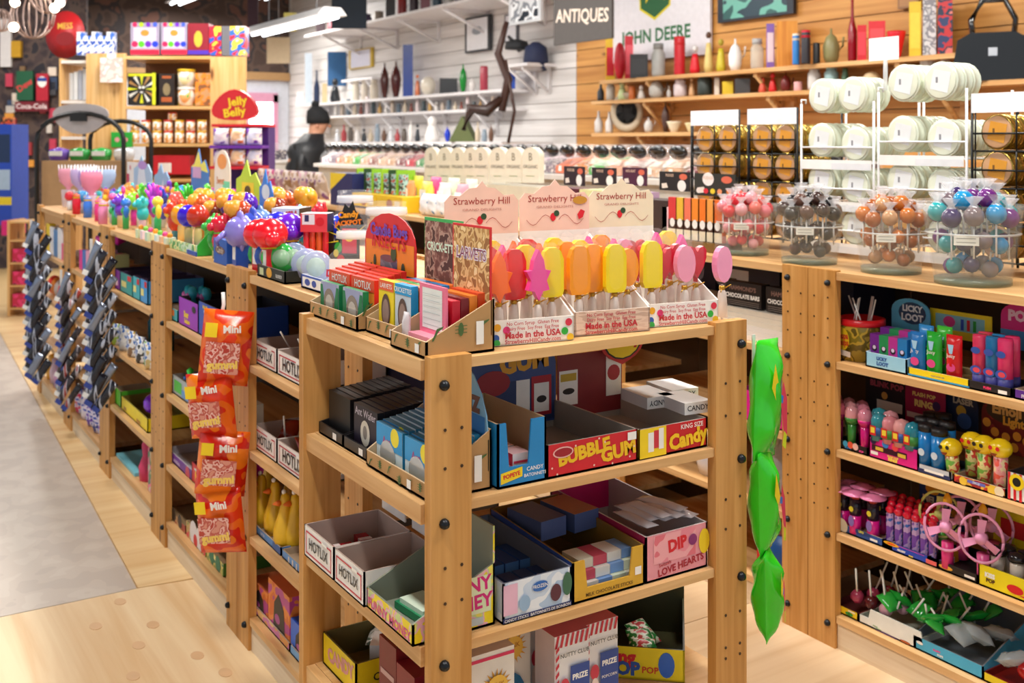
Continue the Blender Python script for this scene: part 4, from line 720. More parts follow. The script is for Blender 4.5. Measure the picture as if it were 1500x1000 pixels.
# header cards and cartons standing along the island middle
def card(lab,x0,x1,X,ytop,mt_,kind='rect',design=None,zb=zt,cat='display card',name='header_card',th=.004):
    Y0=at(x0,X);Y1=at(x1,X);h=zat((x0+x1)/2,ytop,X=X)-zb; w_=Y0-Y1
    o=thing(name,lab,cat,(X,Y0,zb),-PI/2)
    poly={'rect':[(0,0),(w_,0),(w_,h),(0,h)],'arch':arch(w_,h,.3),'peak':[(0,0),(w_,0),(w_,h*.7),(w_*.8,h*.85),(w_*.6,h*.8),(w_*.45,h),(w_*.2,h*.8),(0,h*.75)]}[kind]
    q=MB(); q.prism(poly,0,th,mt_); q.obj('card',o)
    if design: art(o,design(w_,h))
    return o
card('blue and yellow dripping header card',280,305,1.3,218,m('3a78c0'),'peak',lambda w,h:[('p',m('f0e060'),[(0,h*.75),(w,h*.68),(w*.8,h*.84),(w*.6,h*.79),(w*.45,h*.97),(w*.2,h*.79)]),('r',m('d0a0c8'),w*.1,h*.6,w*.6,h*.75)])
card('white and orange spotted header card',314,337,1.3,220,m('f4e0d0'),'arch',lambda w,h:[('d',m('f09a50'),w*.5,h*.85,w*.3,h*.1),('r',m('7ad8b0'),w*.55,h*.2,w*.98,h*.6),('t','Sweet',w*.2,m('e0803a'),w*.4,h*.6)])
card('lime green header card with a cartoon face window',346,381,1.22,235,m('b8d838'),'peak',lambda w,h:[('r',m('e8d030'),w*.25,h*.3,w*.75,h*.72),('d',m('f0c8b8'),w*.5,h*.5,w*.16,h*.13),('d',m('3a2a20'),w*.5,h*.62,w*.13,h*.06)])
card('deep blue fish header card',380,399,1.2,248,m('2a80d8'),'peak',lambda w,h:[('d',m('d8e8f0'),w*.5,h*.7,w*.3,h*.1),('d',m('c8a0b8'),w*.6,h*.35,w*.25,h*.15)])
card('pale sky blue ice header cards',196,222,1.3,228,m('a8cce8'),'peak',lambda w,h:[('p',m('e0ecf8'),[(w*.1,0),(w*.9,0),(w*.6,h*.8),(w*.3,h*.8)]),('d',m('b890d8'),w*.5,h*.82,w*.25,h*.08)])
card('light blue pointed ice header card',226,248,1.3,240,m('90b8e0'),'peak',lambda w,h:[('p',m('d8e4f4'),[(w*.2,0),(w*.8,0),(w*.6,h*.7)]),('d',m('d03a98'),w*.75,h*.4,w*.1,h*.2)])
card('white scalloped header card with magenta dots',186,212,1.42,238,m('f2eef0'),'rect',lambda w,h:[('d',m('c81a60'),w*k,h*.86,.014) for k in (.2,.55,.9)]+[('r',m('c81a60'),0,0,w*.14,h*.7)])
card('red stepped header card by the little bottles',148,165,1.1,283,m('e8183a'),'peak',lambda w,h:[('d',m('2a88d0'),w*.6,h*.45,w*.15,h*.12)])
g_=m('2aa838'); o=thing('green_pop_carton','green and blue slanted candy carton at the island edge','display box',(.915,at(247,.915),zt),-PI/2)
w_=at(247,.915)-at(289,.915); q=MB(); q.prism([(0,0),(.12,0),(.12,.09),(.05,.09),(0,.03)],w_-.004,w_,g_,'x'); q.box(0,0,0,w_-.004,.004,.03,blot(['d8ecd0','8ac880','f0e8a0','3a9a50'],30)); q.box(0,.116,0,w_-.004,.12,.09,g_); q.box(0,.004,0,w_-.004,.116,.004,m('2a50b0')); q.obj('carton',o)
q=MB(); q.box(0,0,0,.1,.004,.012,m('2a50b0')); q.obj('blue_band',o,(w_-.1,-.004,0))
o=carton('blue_oval_carton','deep blue carton with a brown oval badge at the island edge','candy box',plX(313,332,.912,zt),.02,.07,m('1f5ab8'),design=lambda w,h:[('d',m('6a4a48'),w*.5,h*.55,w*.38,h*.16),('t','Candy',w*.2,m('d8c8b8'),w*.5,h*.55)])
for k in range(7):
    x=205+7*k; q=MB(); cc=['d8e8c0','f0d8e0','c8e0c8','f4e8b0','d0e8e8','f0c8a0','e0e8d0'][k]; Y=at(x,.918); q.box(-.016,-.016,0,.016,.016,.03,m(cc)); q.ball(.01,m(['f09a20','7ac840','e84a90'][k%3]),(0,0,.036),None,8)
    tag(q.obj('tiny_candy_tub',None,(.922,Y,zt),-PI/2),'%s tiny candy tub with a round top at the island edge'%['pale green','rose','mint','lemon','ice blue','peach','cream'][k],'candy tub','tiny tubs along the island edge')
o=thing('toothbrush_candy_box','tall white carton with red lettering and teal bristles','display box',(1.1,at(398,1.1),zt),-.75)
w_=.12; q=MB(); q.box(0,.0,0,w_*.72,.1,.145,[m('e8eef0'),WH,WH,m('3a2a20'),WH,m('d8d8d8')]); q.obj('box_body',o); art(o,[('r',m('2aa0b0'),0,0,w_*.72,.09),('t','BRUSH',.024,RED,w_*.36,.125,1,.1,.05),('t','POP',.022,RED,w_*.36,.105,1,.1,.05)])
o=thing('liquid_candy_box','narrow carton of long red liquid candy tubes','display box',(1.06,at(440,1.06),zt),-.7)
q=MB(); q.box(0,0,.1,.075,.06,.15,[m('e8404a'),m('2a2018'),m('2a2018'),m('2a2018'),WH,m('f0e8e8')]); q.box(0,.055,0,.075,.06,.1,m('3a2a1a')); q.obj('carton',o); art(o,[('r',m('e8e8f0'),.005,.12,.04,.148),('d',m('d81a2a'),.055,.128,.012),('r',NAVY,.012,.128,.024,.146)])
for k in range(4): q=MB(); q.cyl(.0085,0,.1,m(['f0303a','f04a2a','f0602a','e82838'][k],.15),T((.01+.018*k,.02,0)),8); q.obj('candy_tube',o)
o=thing('candy_jackpot_display','black flame shaped jackpot candy display behind the clear jar','display card',(1.13,at(488,1.13),zt),-.75)
q=MB(); q.prism([(0,0),(.1,0),(.1,.11),(.13,.14),(.1,.2),(.085,.215),(.075,.25),(.06,.225),(.045,.24),(.03,.2),(.01,.16),(.02,.12),(0,.1)],0,.004,m('16181a')); q.obj('card',o)
art(o,[('p',m('f0d81a'),[(.06+.09*math.cos(a),.11+.09*math.sin(a)),(.06+.04*math.cos(a+.06),.11+.04*math.sin(a+.06)),(.06+.04*math.cos(a-.06),.11+.04*math.sin(a-.06))]) for a in (.3,.7,2.4,2.8,3.3)]+[('t','Candy',.03,m('f0a018'),.058,.2,1,.1,.05),('t','JACKPOT',.024,m('f08018'),.058,.17,1,.1,.05),('r',m('d81a48'),.035,.06,.09,.15),('d',m('f0d040'),.062,.12,.018),('d',m('3aa838'),.02,.08,.014,.02),('d',m('e8d020'),.012,.06,.01,.014),('d',RED,.03,.04,.014)])
o.scale=(.74,.74,.74)
# clear jars
def jar(lab,x,X,r,h,label=None,sq=True,z=zt):
    o=thing('clear_plastic_jar',lab,'jar',(X,at(x,X),z),-.6)
    q=MB(); n=4 if sq else 16; k=1.25 if sq else 1
    q.lathe([(r*k*.96,0),(r*k,.01),(r*k,h*.6),(r*.8,h*.72),(r*.72,h*.78),(r*.74,h)],cl('eef0f6',.08,.08),R(PI/4) if sq else None,n,not sq); q.obj('jar_body',o)
    q=MB(); q.lathe([(r*.78,h*.82),(r*.78,h*.86),(r*.76,h*.92)],cl('f4f4f8',.5),None,16); q.obj('neck_ring',o)
    if label: art(o,label,T((-r*.88,-r*.89,0)),'label')
    return o
jar('square clear sucker jar with a white lettered label',520,.99,.055,.155,[('r',m('f4f0f0'),0,.012,.096,.085),('t','DUM-DUMS',.021,m('c02a4a'),.048,.05,1,-.05,.05)])
jar('large clear round jar behind the lettered jar',566,1.2,.07,.19,None,False); jar('tall clear round jar beside the jackpot display',520,1.3,.07,.2,None,False)

fk=['ball','flower','balloon','dog','hand','monkey']
for j in range(5):
    for k in range(26):
        x=120+10*k+3*j; X=1.04+.08*j
        Y=at(x,X)
        if Y>6.0 or Y<2.75 or not spot(X,Y): continue
        ci=(k*5+j*3)%8; kd=fk[(k//3+j)%6]
        toy(kd,'%s %s topped lollipop in the back rows of the toy candy island'%(['red','yellow','sky blue','green','orange','violet','pink','turquoise'][ci],{'ball':'ball','flower':'flower','balloon':'balloon','dog':'puppy','hand':'hand','monkey':'monkey'}[kd]),x,X,(280 if x<250 else 290 if x<330 else 296)-4*j+3*(k%2),['e0283a','f4d020','38a0e8','38c040','f0862a','7a3ad0','f05aa8','30c0c8'][ci],['e8e8f0','f0d8a0','c8e0f0','f0c8d8'][(k+j)%4],'back rows of toy lollipops',s=1.0)
# ---------------- right island: novelty shelf ----------------
RF=2.2145
def rb(lab,xl,xr,z,ytop,mo,d=.16,X=RF,**k):
    pl=plX(xl,xr,X,z); h=max(.02,zat(xl,ytop,X=X)-z); c=k.pop('closed',False)
    if c: return carton(k.pop('nm','candy_box'),lab,'candy box',pl,d,h,mo,k.get('ms'),k.get('mt_'),None,k.get('design'),k.get('side'))
    return tray(k.pop('nm','novelty_candy_tray'),lab,'display box',pl,d,h,mo,k.get('mi'),hs=k.get('hs'),head=k.get('head'),design=k.get('design'),side=k.get('side'),mside=k.get('ms'),cut=k.get('cut'))
def rY(x,X): return P(x,X=X).y
def rcard(lab,x0,x1,X,ybot,ytop,mt_,kind='rect',design=None,name='header_card',cat='display card'):
    z0=zat((x0+x1)/2,ybot,X=X); return card(lab,x0,x1,X,ytop,mt_,kind,design,z0,cat,name)
z1,z2r,z3r,z4r=ZR[1:]
# shelf 1
o=thing('lollipop_tin','round clear yellow lollipop tin with a red rim','tin',(2.285,rY(1262,2.285),z1),-PI/2-.3)
q=MB(); q.lathe([(.058,0),(.058,.088),(.057,.092)],blot(['8a7a28','c8a83a','6a5a20','a89038'],30,.15),None,22); q.obj('tin_body',o)
q=MB(); q.lathe([(.06,.09),(.061,.093),(.061,.106),(.054,.108),(.054,.095)],m('d81a24',.3),None,22); q.obj('rim',o)
art(o,[('d',m('f0d020'),.0,.055,.034,.03),('t','Chupa',.022,m('d01a24'),0,.062,1,.1,.04),('t','Chups',.022,m('d01a24'),.002,.045,1,.1,.04),('r',m('e8e0d8'),-.005,.012,.04,.026)],T((0,-.0585,0)),'label')
for k in range(7):
    q=MB(); q.tube([(0,0,0),(.02*math.cos(k*2.1),.03*math.sin(k*2.1),.075)],.0022,WH,5); q.ball(.013,m('8a2a20',.2),(0,0,0),None,8)
    tag(q.obj('tin_lollipop',None,(2.285+.022*math.cos(k),rY(1262,2.285)+.022*math.sin(k),z1+.085),0),'brown lollipop with a white stick in the round tin','lollipop','lollipops in the round tin')
rb('pale blue loot candy tray of small pastel boxes',1268,1328,z1,515,m('9ad0ea'),.1,hs=.05,mi=m('c8dce4'),design=lambda w,h:[('t','LICKY',h*.3,m('1f4f98'),w*.4,h*.68,1,0,.06),('t','LOOT',h*.34,m('1f4f98'),w*.42,h*.34,1,0,.06)])
lc=['7a2a98','2a9a5a','c83aa0','2a88d0']
for k in range(8):
    i=k%4; o=thing('loot_candy_box','%s small candy box with a face print in the %s row of the loot tray'%(['purple','green','pink','blue'][i],['front','back'][k//4]),'candy box',(2.23+.04*(k//4),rY(1281+13.5*i,2.23),z1+.012+.012*(k//4)),-PI/2,'boxes in the loot tray')
    q=MB(); q.box(-.014,0,0,.014,.03,.07,m(lc[i],.35)); q.obj('box_body',o); art(o,[('d',m('1a1a28'),0,.035,.008),('d',m('e8d8f0'),0,.037,.005)])
rcard('sky blue loot candy header card',1306,1362,2.34,500,438,m('58b4e0'),'arch',lambda w,h:[('d',m('20446a'),w*.55,h*.66,w*.36,h*.26),('t','LICKY',h*.2,m('e8f4ff'),w*.55,h*.76,1,0,.05),('t','LOOT',h*.22,m('e8f4ff'),w*.55,h*.55,1,0,.05)])
rb('yellow and blue tray of juice drop pouches',1330,1420,z1,545,m('f2d61a'),.12,mi=m('c8b888'),design=lambda w,h:[('r',m('2a9ad0'),0,0,w,h*.25),('t','SOUR CANDY GEL',h*.22,m('2a5a98'),w*.5,h*.55)])
for k,(x,c,yt) in enumerate(((1345,'2a80d0',490),(1369,'2ab838',490),(1398,'e02028',495),(1357,'3a98e0',480),(1384,'48c840',482))):
    X=2.235+.035*(k>2); o=thing('candy_gel_pouch','%s candy gel pouch standing in the yellow tray'%['blue','green','red','light blue','leaf green'][k],'candy pack',(X,rY(x,X),z1+.006),-PI/2,'gel pouches'); h=zat(x,yt,X=X)-z1
    q=MB(); q.pillow(.042,h,.024,m(c,.22),None,7,9,seed=k); q.obj('pouch',o); art(o,[('d',m('e84a90'),0,h*.3,.012,.01),('t','Juicy',.012,WH,0,h*.55),('p',m('a8d8f8'),[(-.004,h*.6),(.004,h*.6),(.008,h*.8),(-.008,h*.8)])],T((0,-.0135,0)))
rcard('yellow juice candy header card with small tubes',1362,1452,2.36,498,458,m('f0dc28'),'rect',lambda w,h:[('r',m('88c8d8'),w*.1,h*.3,w*.9,h*.85),('d',m('e03a90'),w*.33,h*.6,w*.1,h*.2)]+[('r',m(c),w*x,h*.35,w*(x+.05),h*.75) for c,x in (('2a50c0',.52),('d82028',.62),('2aa040',.72))])
rb('black tray of push up candy tubes',1418,1482,z1,585,m('1c1a1e'),.11,mi=m('3a3438'),design=lambda w,h:[('t','PUSH',h*.4,m('f03a70'),w*.45,h*.5,1,0,.05),('r',WH,w*.7,h*.2,w*.9,h*.6)])
for k,(x,c) in enumerate(((1436,'f0406a'),(1455,'1a78b8'),(1473,'f03a78'),(1444,'e8506a'),(1464,'2288c8'),(1483,'f0407a'))):
    X=2.235+.038*(k>2); o=thing('push_candy_tube','%s push up candy tube with swirl logo in the %s row'%(['coral','blue','pink'][k%3],['front','back'][k//3]),'candy toy',(X,rY(x,X),z1+.006),-PI/2,'push candy tubes')
    q=MB(); q.lathe([(.017,0),(.017,.115),(.015,.12)],m(c,.15,0,.92),None,12); q.obj('tube',o); q=MB(); q.cyl(.0175,.0,.03,m('3a3a8a'),None,12); q.obj('base_cap',o)
    art(o,[('d',m('3a58b0'),0,.04,.014,.01),('d',m('e84a5a'),.002,.04,.009,.006),('d',m('3a58b0'),.0,.085,.012,.008)],T((0,-.0176,0)),'logo')
rb('violet boxed candy tray at the end of the loot shelf',1485,1530,z1,570,m('5a2a90'),.12,design=lambda w,h:[('t','FUN',h*.5,WH,w*.4,h*.4)])
rcard('magenta bubble lettered header card at the end of the loot shelf',1466,1540,2.36,515,445,m('d82a88'),'arch',lambda w,h:[('t','POP',h*.3,m('f4d0e8'),w*.4,h*.7,1,0,.06),('r',m('3a88c8'),0,0,w,h*.4)])
# shelf 2
def domepop(name,lab,x,X,z,ytop,c,base,grp,r=.018):
    o=thing(name,lab,'candy toy',(X,rY(x,X),z),-PI/2,grp); h=zat(x,ytop,X=X)-z
    q=MB(); q.cyl(.011,0,h-r*2.2,m(base,.2),None,10); q.obj('handle',o)
    q=MB(); q.lathe([(r*.7,h-r*2.5),(r,h-r*2),(r,h-r),(r*.75,h-r*.3),(0,h)],m(c,.12,0,.8,0,.3),None,12); q.obj('dome',o); q=MB(); q.lathe([(r*.72,h-r*2.6),(r*1.02,h-r*2),(r*1.02,h-r*1.7)],m(base,.3),None,12); q.obj('collar',o)
    return o
for k in range(9):
    i=k%3; domepop('blink_lollipop','%s domed light up lollipop in the %s row of the black tray'%(['rose','pale pink','deep pink'][i],['front','middle','rear'][k//3]),1229+19*i-2*(k//3),2.225+.04*(k//3),z2r+.006,[588,594,598][i]-6*(k//3),['d86a80','f0a8b0','e890a8'][i],['8a1a50','3a8a3a','d81a80'][i],'domed lollipops in the black tray')
rb('black light up lollipop tray with coloured letters',1222,1271,z2r,655,m('141318'),.13,mi=m('2a282c'),design=lambda w,h:[('t','BLINK',h*.36,m('3a90e0'),w*.42,h*.3,1,0,.05),('t','POP',h*.36,m('f04aa0'),w*.82,h*.3,1,0,.05),('d',m('3aa8d8'),w*.35,h*.75,.008),('d',m('e85a3a'),w*.5,h*.75,.009),('d',m('e8b8b0'),w*.65,h*.72,.009)])
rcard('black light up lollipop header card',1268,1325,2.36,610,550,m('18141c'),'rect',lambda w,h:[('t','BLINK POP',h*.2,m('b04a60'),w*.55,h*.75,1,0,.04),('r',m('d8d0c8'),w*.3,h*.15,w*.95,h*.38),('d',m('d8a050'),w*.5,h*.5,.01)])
pkm=m('e01a88')
rb('hot pink ring candy box with windows',1273,1345,z2r,640,pkm,.12,mi=m('8a1050'),ms=m('c81478'),design=lambda w,h:[('r',m('3a0a28'),w*.06,h*.4,w*.78,h*.68),('r',m('e8c048'),w*.14,h*.45,w*.3,h*.62),('r',m('e8c048'),w*.6,h*.42,w*.76,h*.6),('t','FLASH POP',h*.13,m('f4e050'),w*.5,h*.3,1,0,.05),('t','RING!',h*.2,m('f4e050'),w*.5,h*.16,1,0,.06),('d',m('3a88d8'),w*.35,h*.86,.01),('d',m('f04a50'),w*.55,h*.84,.01),('d',m('281a48'),w*.1,h*.88,.009),('r',WH,w*.05,h*.2,w*.2,h*.36)],side=lambda w,h:[('d',m('2a1a50'),w*.5,h*.3,.02),('r',m('f0a0d0'),w*.3,h*.6,w*.7,h*.75)])
for k in range(6):
    i=k%4; X=2.23+.045*(k//4); x=1288+16.5*i
    o=thing('ring_lollipop','%s capped ring candy jar in the pink box'%['aqua','rose','blush','teal','sea blue','pale rose'][k],'candy toy',(X,rY(x,X),z2r+.045),-PI/2,'capped jars in the pink box')
    q=MB(); q.lathe([(.02,0),(.02,.035),(.0205,.036),(.0205,.05),(.016,.062),(0,.068)],m(['3a98a8','e8909a','f0a8a8','2a90a8','3aa0b0','e8a0a8'][k],.15,0,.85),None,14); q.obj('jar',o)
    q=MB(); q.lathe([(.0208,.012),(.0208,.034)],m(['2a58a0','3a8a3a'][k%2]),None,14); q.obj('band',o); art(o,[('r',m('d02028'),-.012,.014,.006,.038),('r',m('f4d840'),-.009,.02,.003,.034)],T((0,-.021,0)),'label')
rcard('shade-darkened pink ring candy header card',1326,1384,2.36,628,562,m('9a1048'),'rect',lambda w,h:[('t','FLASH POP',h*.12,m('e8c878'),w*.48,h*.72,1,0,.05),('t','RING!',h*.2,m('e8c878'),w*.5,h*.52,1,0,.06),('r',m('e0c8c8'),w*.05,h*.18,w*.5,h*.3),('d',m('3a1a50'),w*.8,h*.55,.012)])  # card colours darker than the box, shelf shade put into them
rb('navy and white tray of tall blue candy tubes',1345,1392,z2r,688,m('c8ccd4'),.11,mi=m('3a3a40'),design=lambda w,h:[('r',NAVY,0,0,w,h*.5),('r',WH,w*.2,h*.3,w*.8,h*.6)])
for k,(x,yt) in enumerate(((1357,625),(1376,632),(1352,615),(1370,618),(1388,622),(1364,608),(1382,610))):
    X=2.235+.04*(k>1)+.035*(k>4); o=thing('blue_candy_tube','tall blue candy tube with a black cap in the %s row'%['front','middle','rear'][(k>1)+(k>4)],'candy toy',(X,rY(x,X),z2r+.006),-PI/2,'tall blue tubes'); h=zat(x,yt,X=X)-z2r
    q=MB(); q.cyl(.019,0,h*.85,m('1a78c0',.2),None,12); q.obj('tube',o); q=MB(); q.cyl(.0195,h*.85,h,BK,None,12); q.obj('cap',o); art(o,[('d',m('d8e4f0'),0,h*.4,.009)],T((0,-.0196,0)),'logo')
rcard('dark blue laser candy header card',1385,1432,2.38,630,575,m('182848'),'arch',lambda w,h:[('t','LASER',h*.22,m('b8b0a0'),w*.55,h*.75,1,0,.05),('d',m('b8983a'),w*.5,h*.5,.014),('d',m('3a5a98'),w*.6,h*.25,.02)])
for k,(x,X,yt,ln) in enumerate(((1393,2.235,642,.12),(1420,2.27,632,0),(1438,2.24,637,.0),(1462,2.235,642,0.))):
    o=thing('emoji_lollipop','yellow smiley head lollipop %s'%['leaning outward','with red heart eyes behind','with a winking face','with heart eyes at the tray end'][k],'candy toy',(X,rY(x+4,X),z2r+.012),-PI/2,'smiley head lollipops'); h=zat(x,yt,X=X)-z2r-.012
    M=R(-ln,'Y'); q=MB(); q.cyl(.0155,0,h-.036,blot(['7ab848','e8d890','d8483a','c8c850'] if k<3 else ['e8584a','f0a0a0','e8d0a0','d83a3a'],45,.3),M,12); q.obj('tube',o)
    q=MB(); q.ball(.026,m('f8d41a',.2,0,1,0,.4),(0,0,h-.022),M,14,1,1,.86); q.obj('head',o); art(o,[('d',m('d82028') if k in(1,3) else DK,-.009,h-.018,.005),('d',m('d82028') if k in(1,3) else DK,.009,h-.018,.005),('p',m('8a3a18'),[(-.009,h-.029),(.009,h-.029),(.004,h-.035),(-.004,h-.035)])],M@T((0,-.0262,0)),'face')
rb('red and orange smiley lollipop tray',1396,1474,z2r,705,blot(['8a1f28','c83a30','f0b848','a82a2a'],26),.1,design=lambda w,h:[('r',m('6a70c8'),w*.28,h*.5,w*.62,h*.85),('t','EMOJI',h*.35,WH,w*.45,h*.66),('d',m('f0c840'),w*.2,h*.5,.01),('d',m('f0c840'),w*.75,h*.4,.012),('d',m('f0e0c0'),w*.88,h*.5,.012)])
rcard('shade-darkened red emoji light header card',1438,1520,2.36,665,588,blot(['7a1c20','6a1818','98302a'],12),'arch',lambda w,h:[('d',m('3a2818'),w*.5,h*.76,w*.42,h*.22),('t','Emoji',h*.27,m('d8a860'),w*.46,h*.8,1,0,.05),('t','Light',h*.22,m('e8a838'),w*.58,h*.6,1,0,.05)]+[('d',m('e8a038'),w*x,h*z,.011) for x,z in ((.1,.5),(.25,.35),(.45,.3),(.65,.36),(.82,.3),(.6,.14))])  # reds and yellows dulled, the shade under the shelf painted in
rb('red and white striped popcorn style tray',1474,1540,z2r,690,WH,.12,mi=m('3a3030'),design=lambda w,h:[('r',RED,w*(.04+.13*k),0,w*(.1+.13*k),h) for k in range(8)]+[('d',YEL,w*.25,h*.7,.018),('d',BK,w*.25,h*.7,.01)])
# shelf 3
for k,(x,yt,X) in enumerate(((1236,712,2.235),(1253,718,2.225),(1279,724,2.23),(1264,708,2.28),(1293,716,2.285),(1245,704,2.3))):
    o=thing('saucer_lollipop','pink flying saucer topped candy tube %s'%['at the post side','in front by the saucer tray badge','in front beside the melody box','behind two others','behind by the melody box','at the back'][k],'candy toy',(X,rY(x,X),z3r+.006),-PI/2,'flying saucer candy tubes'); h=zat(x,yt,X=X)-z3r-.006
    q=MB(); q.cyl(.0155,0,h*.42,m('e01a90',.2),None,10); q.obj('base',o); q=MB(); q.cyl(.015,h*.42,h*.8,m('2a2430',.15,0,.95),None,10); q.cyl(.01,h*.8,h*.9,m('e0503a'),None,8); q.obj('clear_tube',o)
    q=MB(); q.lathe([(.008,h*.88),(.033,h*.91),(.034,h*.925),(.018,h*.955),(.015,h*.985),(0,h)],m('f088b8',.2,0,1,0,.4),None,16); q.obj('saucer',o); art(o,[('d',m('e8d838'),0,h*.58,.007),('d',m('8a70c0'),0,h*.3,.009,.014)],T((0,-.0158,0)),'label')
rb('blue saucer candy tray with a round white badge',1225,1307,z3r,768,m('1f50a0'),.12,mi=m('b8a88a'),design=lambda w,h:[('d',m('d8d0b8'),w*.1,h*.75,.02),('d',m('1a3a7a'),w*.46,h*.8,w*.17,h*.3),('t','UFO',h*.4,m('e8e048'),w*.46,h*.85,1,0,.06),('r',WH,w*.62,h*.3,w*.75,h*.6)])
for k in range(24):
    i=k%6; j=k//6; X=2.235+.026*j; x=1304+12.5*i+2*j
    o=thing('melody_lollipop','red topped whistle lollipop in the melody box','lollipop',(X,rY(x,X),z3r+.01+.003*j),-PI/2,'whistle lollipops in the melody box')
    q=MB(); q.cyl(.0095,0,.075,blot(['7a4ab0','c8a8d8','3a68c0'],40,.3),None,8); q.obj('wrapper',o); q=MB(); q.ball(.0115,m('e01838',.15,0,1,0,.4),(0,0,.083),None,8,1,1,.9); q.obj('candy_head',o)
rb('royal blue melody pop box with curved front',1292,1376,z3r,795,m('1f48c0'),.12,mi=m('4a3a6a'),design=lambda w,h:[('d',m('f4b820'),w*.17,h*.8,w*.14,h*.22),('d',m('e83a24'),w*.17,h*.8,w*.08,h*.1),('t','MELODY',h*.3,WH,w*.35,h*.42,1,0,.07),('t','POPS',h*.26,m('f4d850'),w*.52,h*.22,1,0,.06),('r',m('d84aa0'),w*.3,h*.88,w*.75,h*.95),('r',m('f06a6a'),w*.78,h*.2,w*.96,h*.7)],side=lambda w,h:[('d',m('f4b820'),w*.5,h*.7,.018),('t','M',.03,WH,w*.4,h*.3)])
rcard('shade-darkened blue and red melody pop header card',1347,1412,2.36,780,712,m('1f3f80'),'rect',lambda w,h:[('d',m('f0a828'),w*.3,h*.86,w*.16,h*.12),('t','MELODY',h*.19,WH,w*.42,h*.62,1,0,.06),('t','POPS',h*.17,m('e8c050'),w*.6,h*.46,1,0,.05),('r',m('8a2a40'),0,h*.05,w*.75,h*.38),('d',m('e8b030'),w*.85,h*.5,.014)])  # same print as the box in darker tones, shade painted in
fm_=m('f2a0c8',.2,0,.92)
for k,(x,X,c,yt) in enumerate(((1388,2.225,'f0a0c8',780),(1440,2.23,'e89ac0',790),(1380,2.29,'d8e080',765),(1410,2.3,'f0a8cc',762),(1455,2.32,'e8a0c8',768))):
    o=thing('fan_candy_toy','%s candy fan with a round guard ring %s'%(['pink','rose pink','yellow green','blush pink','mauve pink'][k],['in front','in front by the kiss tray','behind by the melody box','behind','at the back'][k]),'candy toy',(X,rY(x,X),z3r+.008),-PI/2+.35,'candy fans'); A=m(c,.2,0,.95)
    q=MB(); q.cyl(.014,0,.06,m(['e83a88','e05a98','58c838','e84a90','d860a0'][k],.25),None,10); q.obj('handle',o)
    q=MB(); R_=.048; ring=[(R_*math.cos(a*PI/12),-.018,.1+R_*1.15*math.sin(a*PI/12)) for a in range(25)]; q.tube(ring,.0035,A,6); q.obj('guard_ring',o)
    q=MB(); q.lathe([(.013,-.012),(.015,0),(.011,.014)],A,T((0,-.016,.1))@R(PI/2,'X'),10); q.obj('hub',o)
    for s in range(3):
        q=MB(); a=s*2*PI/3+.5; q.prism([(.006,-.006),(.042,-.014),(.044,.006),(.01,.007)],-.0015,.0015,A,M=T((0,-.02,.1))@R(a,'Y')@R(.4,'X')); q.obj('blade',o)
    q=MB(); q.lathe([(.006,.15),(.011,.155),(.009,.165),(.003,.175)],m('f4b020'),None,8); q.obj('top_bead',o)
rb('black tray under the candy fans',1358,1432,z3r,848,m('201f22'),.14,mi=m('2a282a'),design=lambda w,h:[('d',m('e8a83a'),w*.38,h*.5,w*.14,h*.25),('r',WH,w*.75,h*.3,w*.95,h*.6)])
rb('yellow kiss pop tray with red lips',1433,1545,z3r,825,m('f0dc1a'),.16,mi=m('a89828'),hs=.09,design=lambda w,h:[('t','KISS',h*.28,m('f8f8f8'),w*.16,h*.6,1,0,.06),('t','POP',h*.24,m('4a1a1a'),w*.17,h*.36,1,0,.05),('d',m('d81a24'),w*.5,h*.4,w*.11,h*.2),('p',m('d81a24'),[(w*.55,h*.2),(w*.7,h*.3),(w*.68,h*.15)])])
for k in range(5):
    X=2.25+.03*(k%2); x=1462+14*k; q=MB(); q.cyl(.016,0,.05,m('e8d8c8',.2,0,.8),None,10); q.lathe([(.019,.05),(.021,.056),(.018,.066),(0,.07)],m('201c20',.15),None,12); tag(q.obj('kiss_lollipop',None,(X,rY(x,X),z3r+.02)),'clear lipstick candy with a black top in the kiss tray','candy toy','lipstick candies')
q=MB(); q.prism(arch(.12,.09,.3),0,.003,m('e8d818')); q.box(.02,-.001,.02,.08,0,.06,m('c81f28')); tag(q.obj('kiss_header_card',None,(2.35,rY(1455,2.35),z3r+.06),-PI/2),'yellow lips header card behind the lipstick candies','display card')
# bottom
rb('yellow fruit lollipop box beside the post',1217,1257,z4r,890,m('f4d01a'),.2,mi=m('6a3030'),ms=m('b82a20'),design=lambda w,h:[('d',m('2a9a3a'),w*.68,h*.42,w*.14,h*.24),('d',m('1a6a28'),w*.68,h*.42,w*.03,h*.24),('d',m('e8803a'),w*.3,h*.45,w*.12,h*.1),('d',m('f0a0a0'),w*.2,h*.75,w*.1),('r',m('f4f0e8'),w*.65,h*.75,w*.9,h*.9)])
for k in range(9):
    q=MB(); q.tube([(0,0,0),(-.03+.02*(k%4),.02*(k%3-1),.085)],.0026,m('f2efe8'),5); q.ball(.018,m(['a83a5a','5a1a20','d8a0b0'][k%3],.2),(0,0,0),None,8)
    tag(q.obj('wrapped_lollipop',None,(2.24+.045*(k//3),1.85-.04*(k%3)-.005*k,z4r+.05),0),'dark wrapped lollipop with a white stick in the yellow fruit box','lollipop','lollipops in the fruit box')
rb('white caramel apple pop box with green lettering',1258,1342,z4r,905,m('eef0ea'),.24,mi=m('c8c8b8'),cut=(.03,.19,.045),design=lambda w,h:[('t','Caramel',h*.2,m('5a9a2a'),w*.3,h*.42,1,0,.05),('t','Apple Pops',h*.18,m('5a9a2a'),w*.36,h*.24,1,0,.05),('d',m('b85a28'),w*.82,h*.2,w*.09,h*.15),('d',m('8a5ab0'),w*.5,h*.08,w*.2,h*.04)])
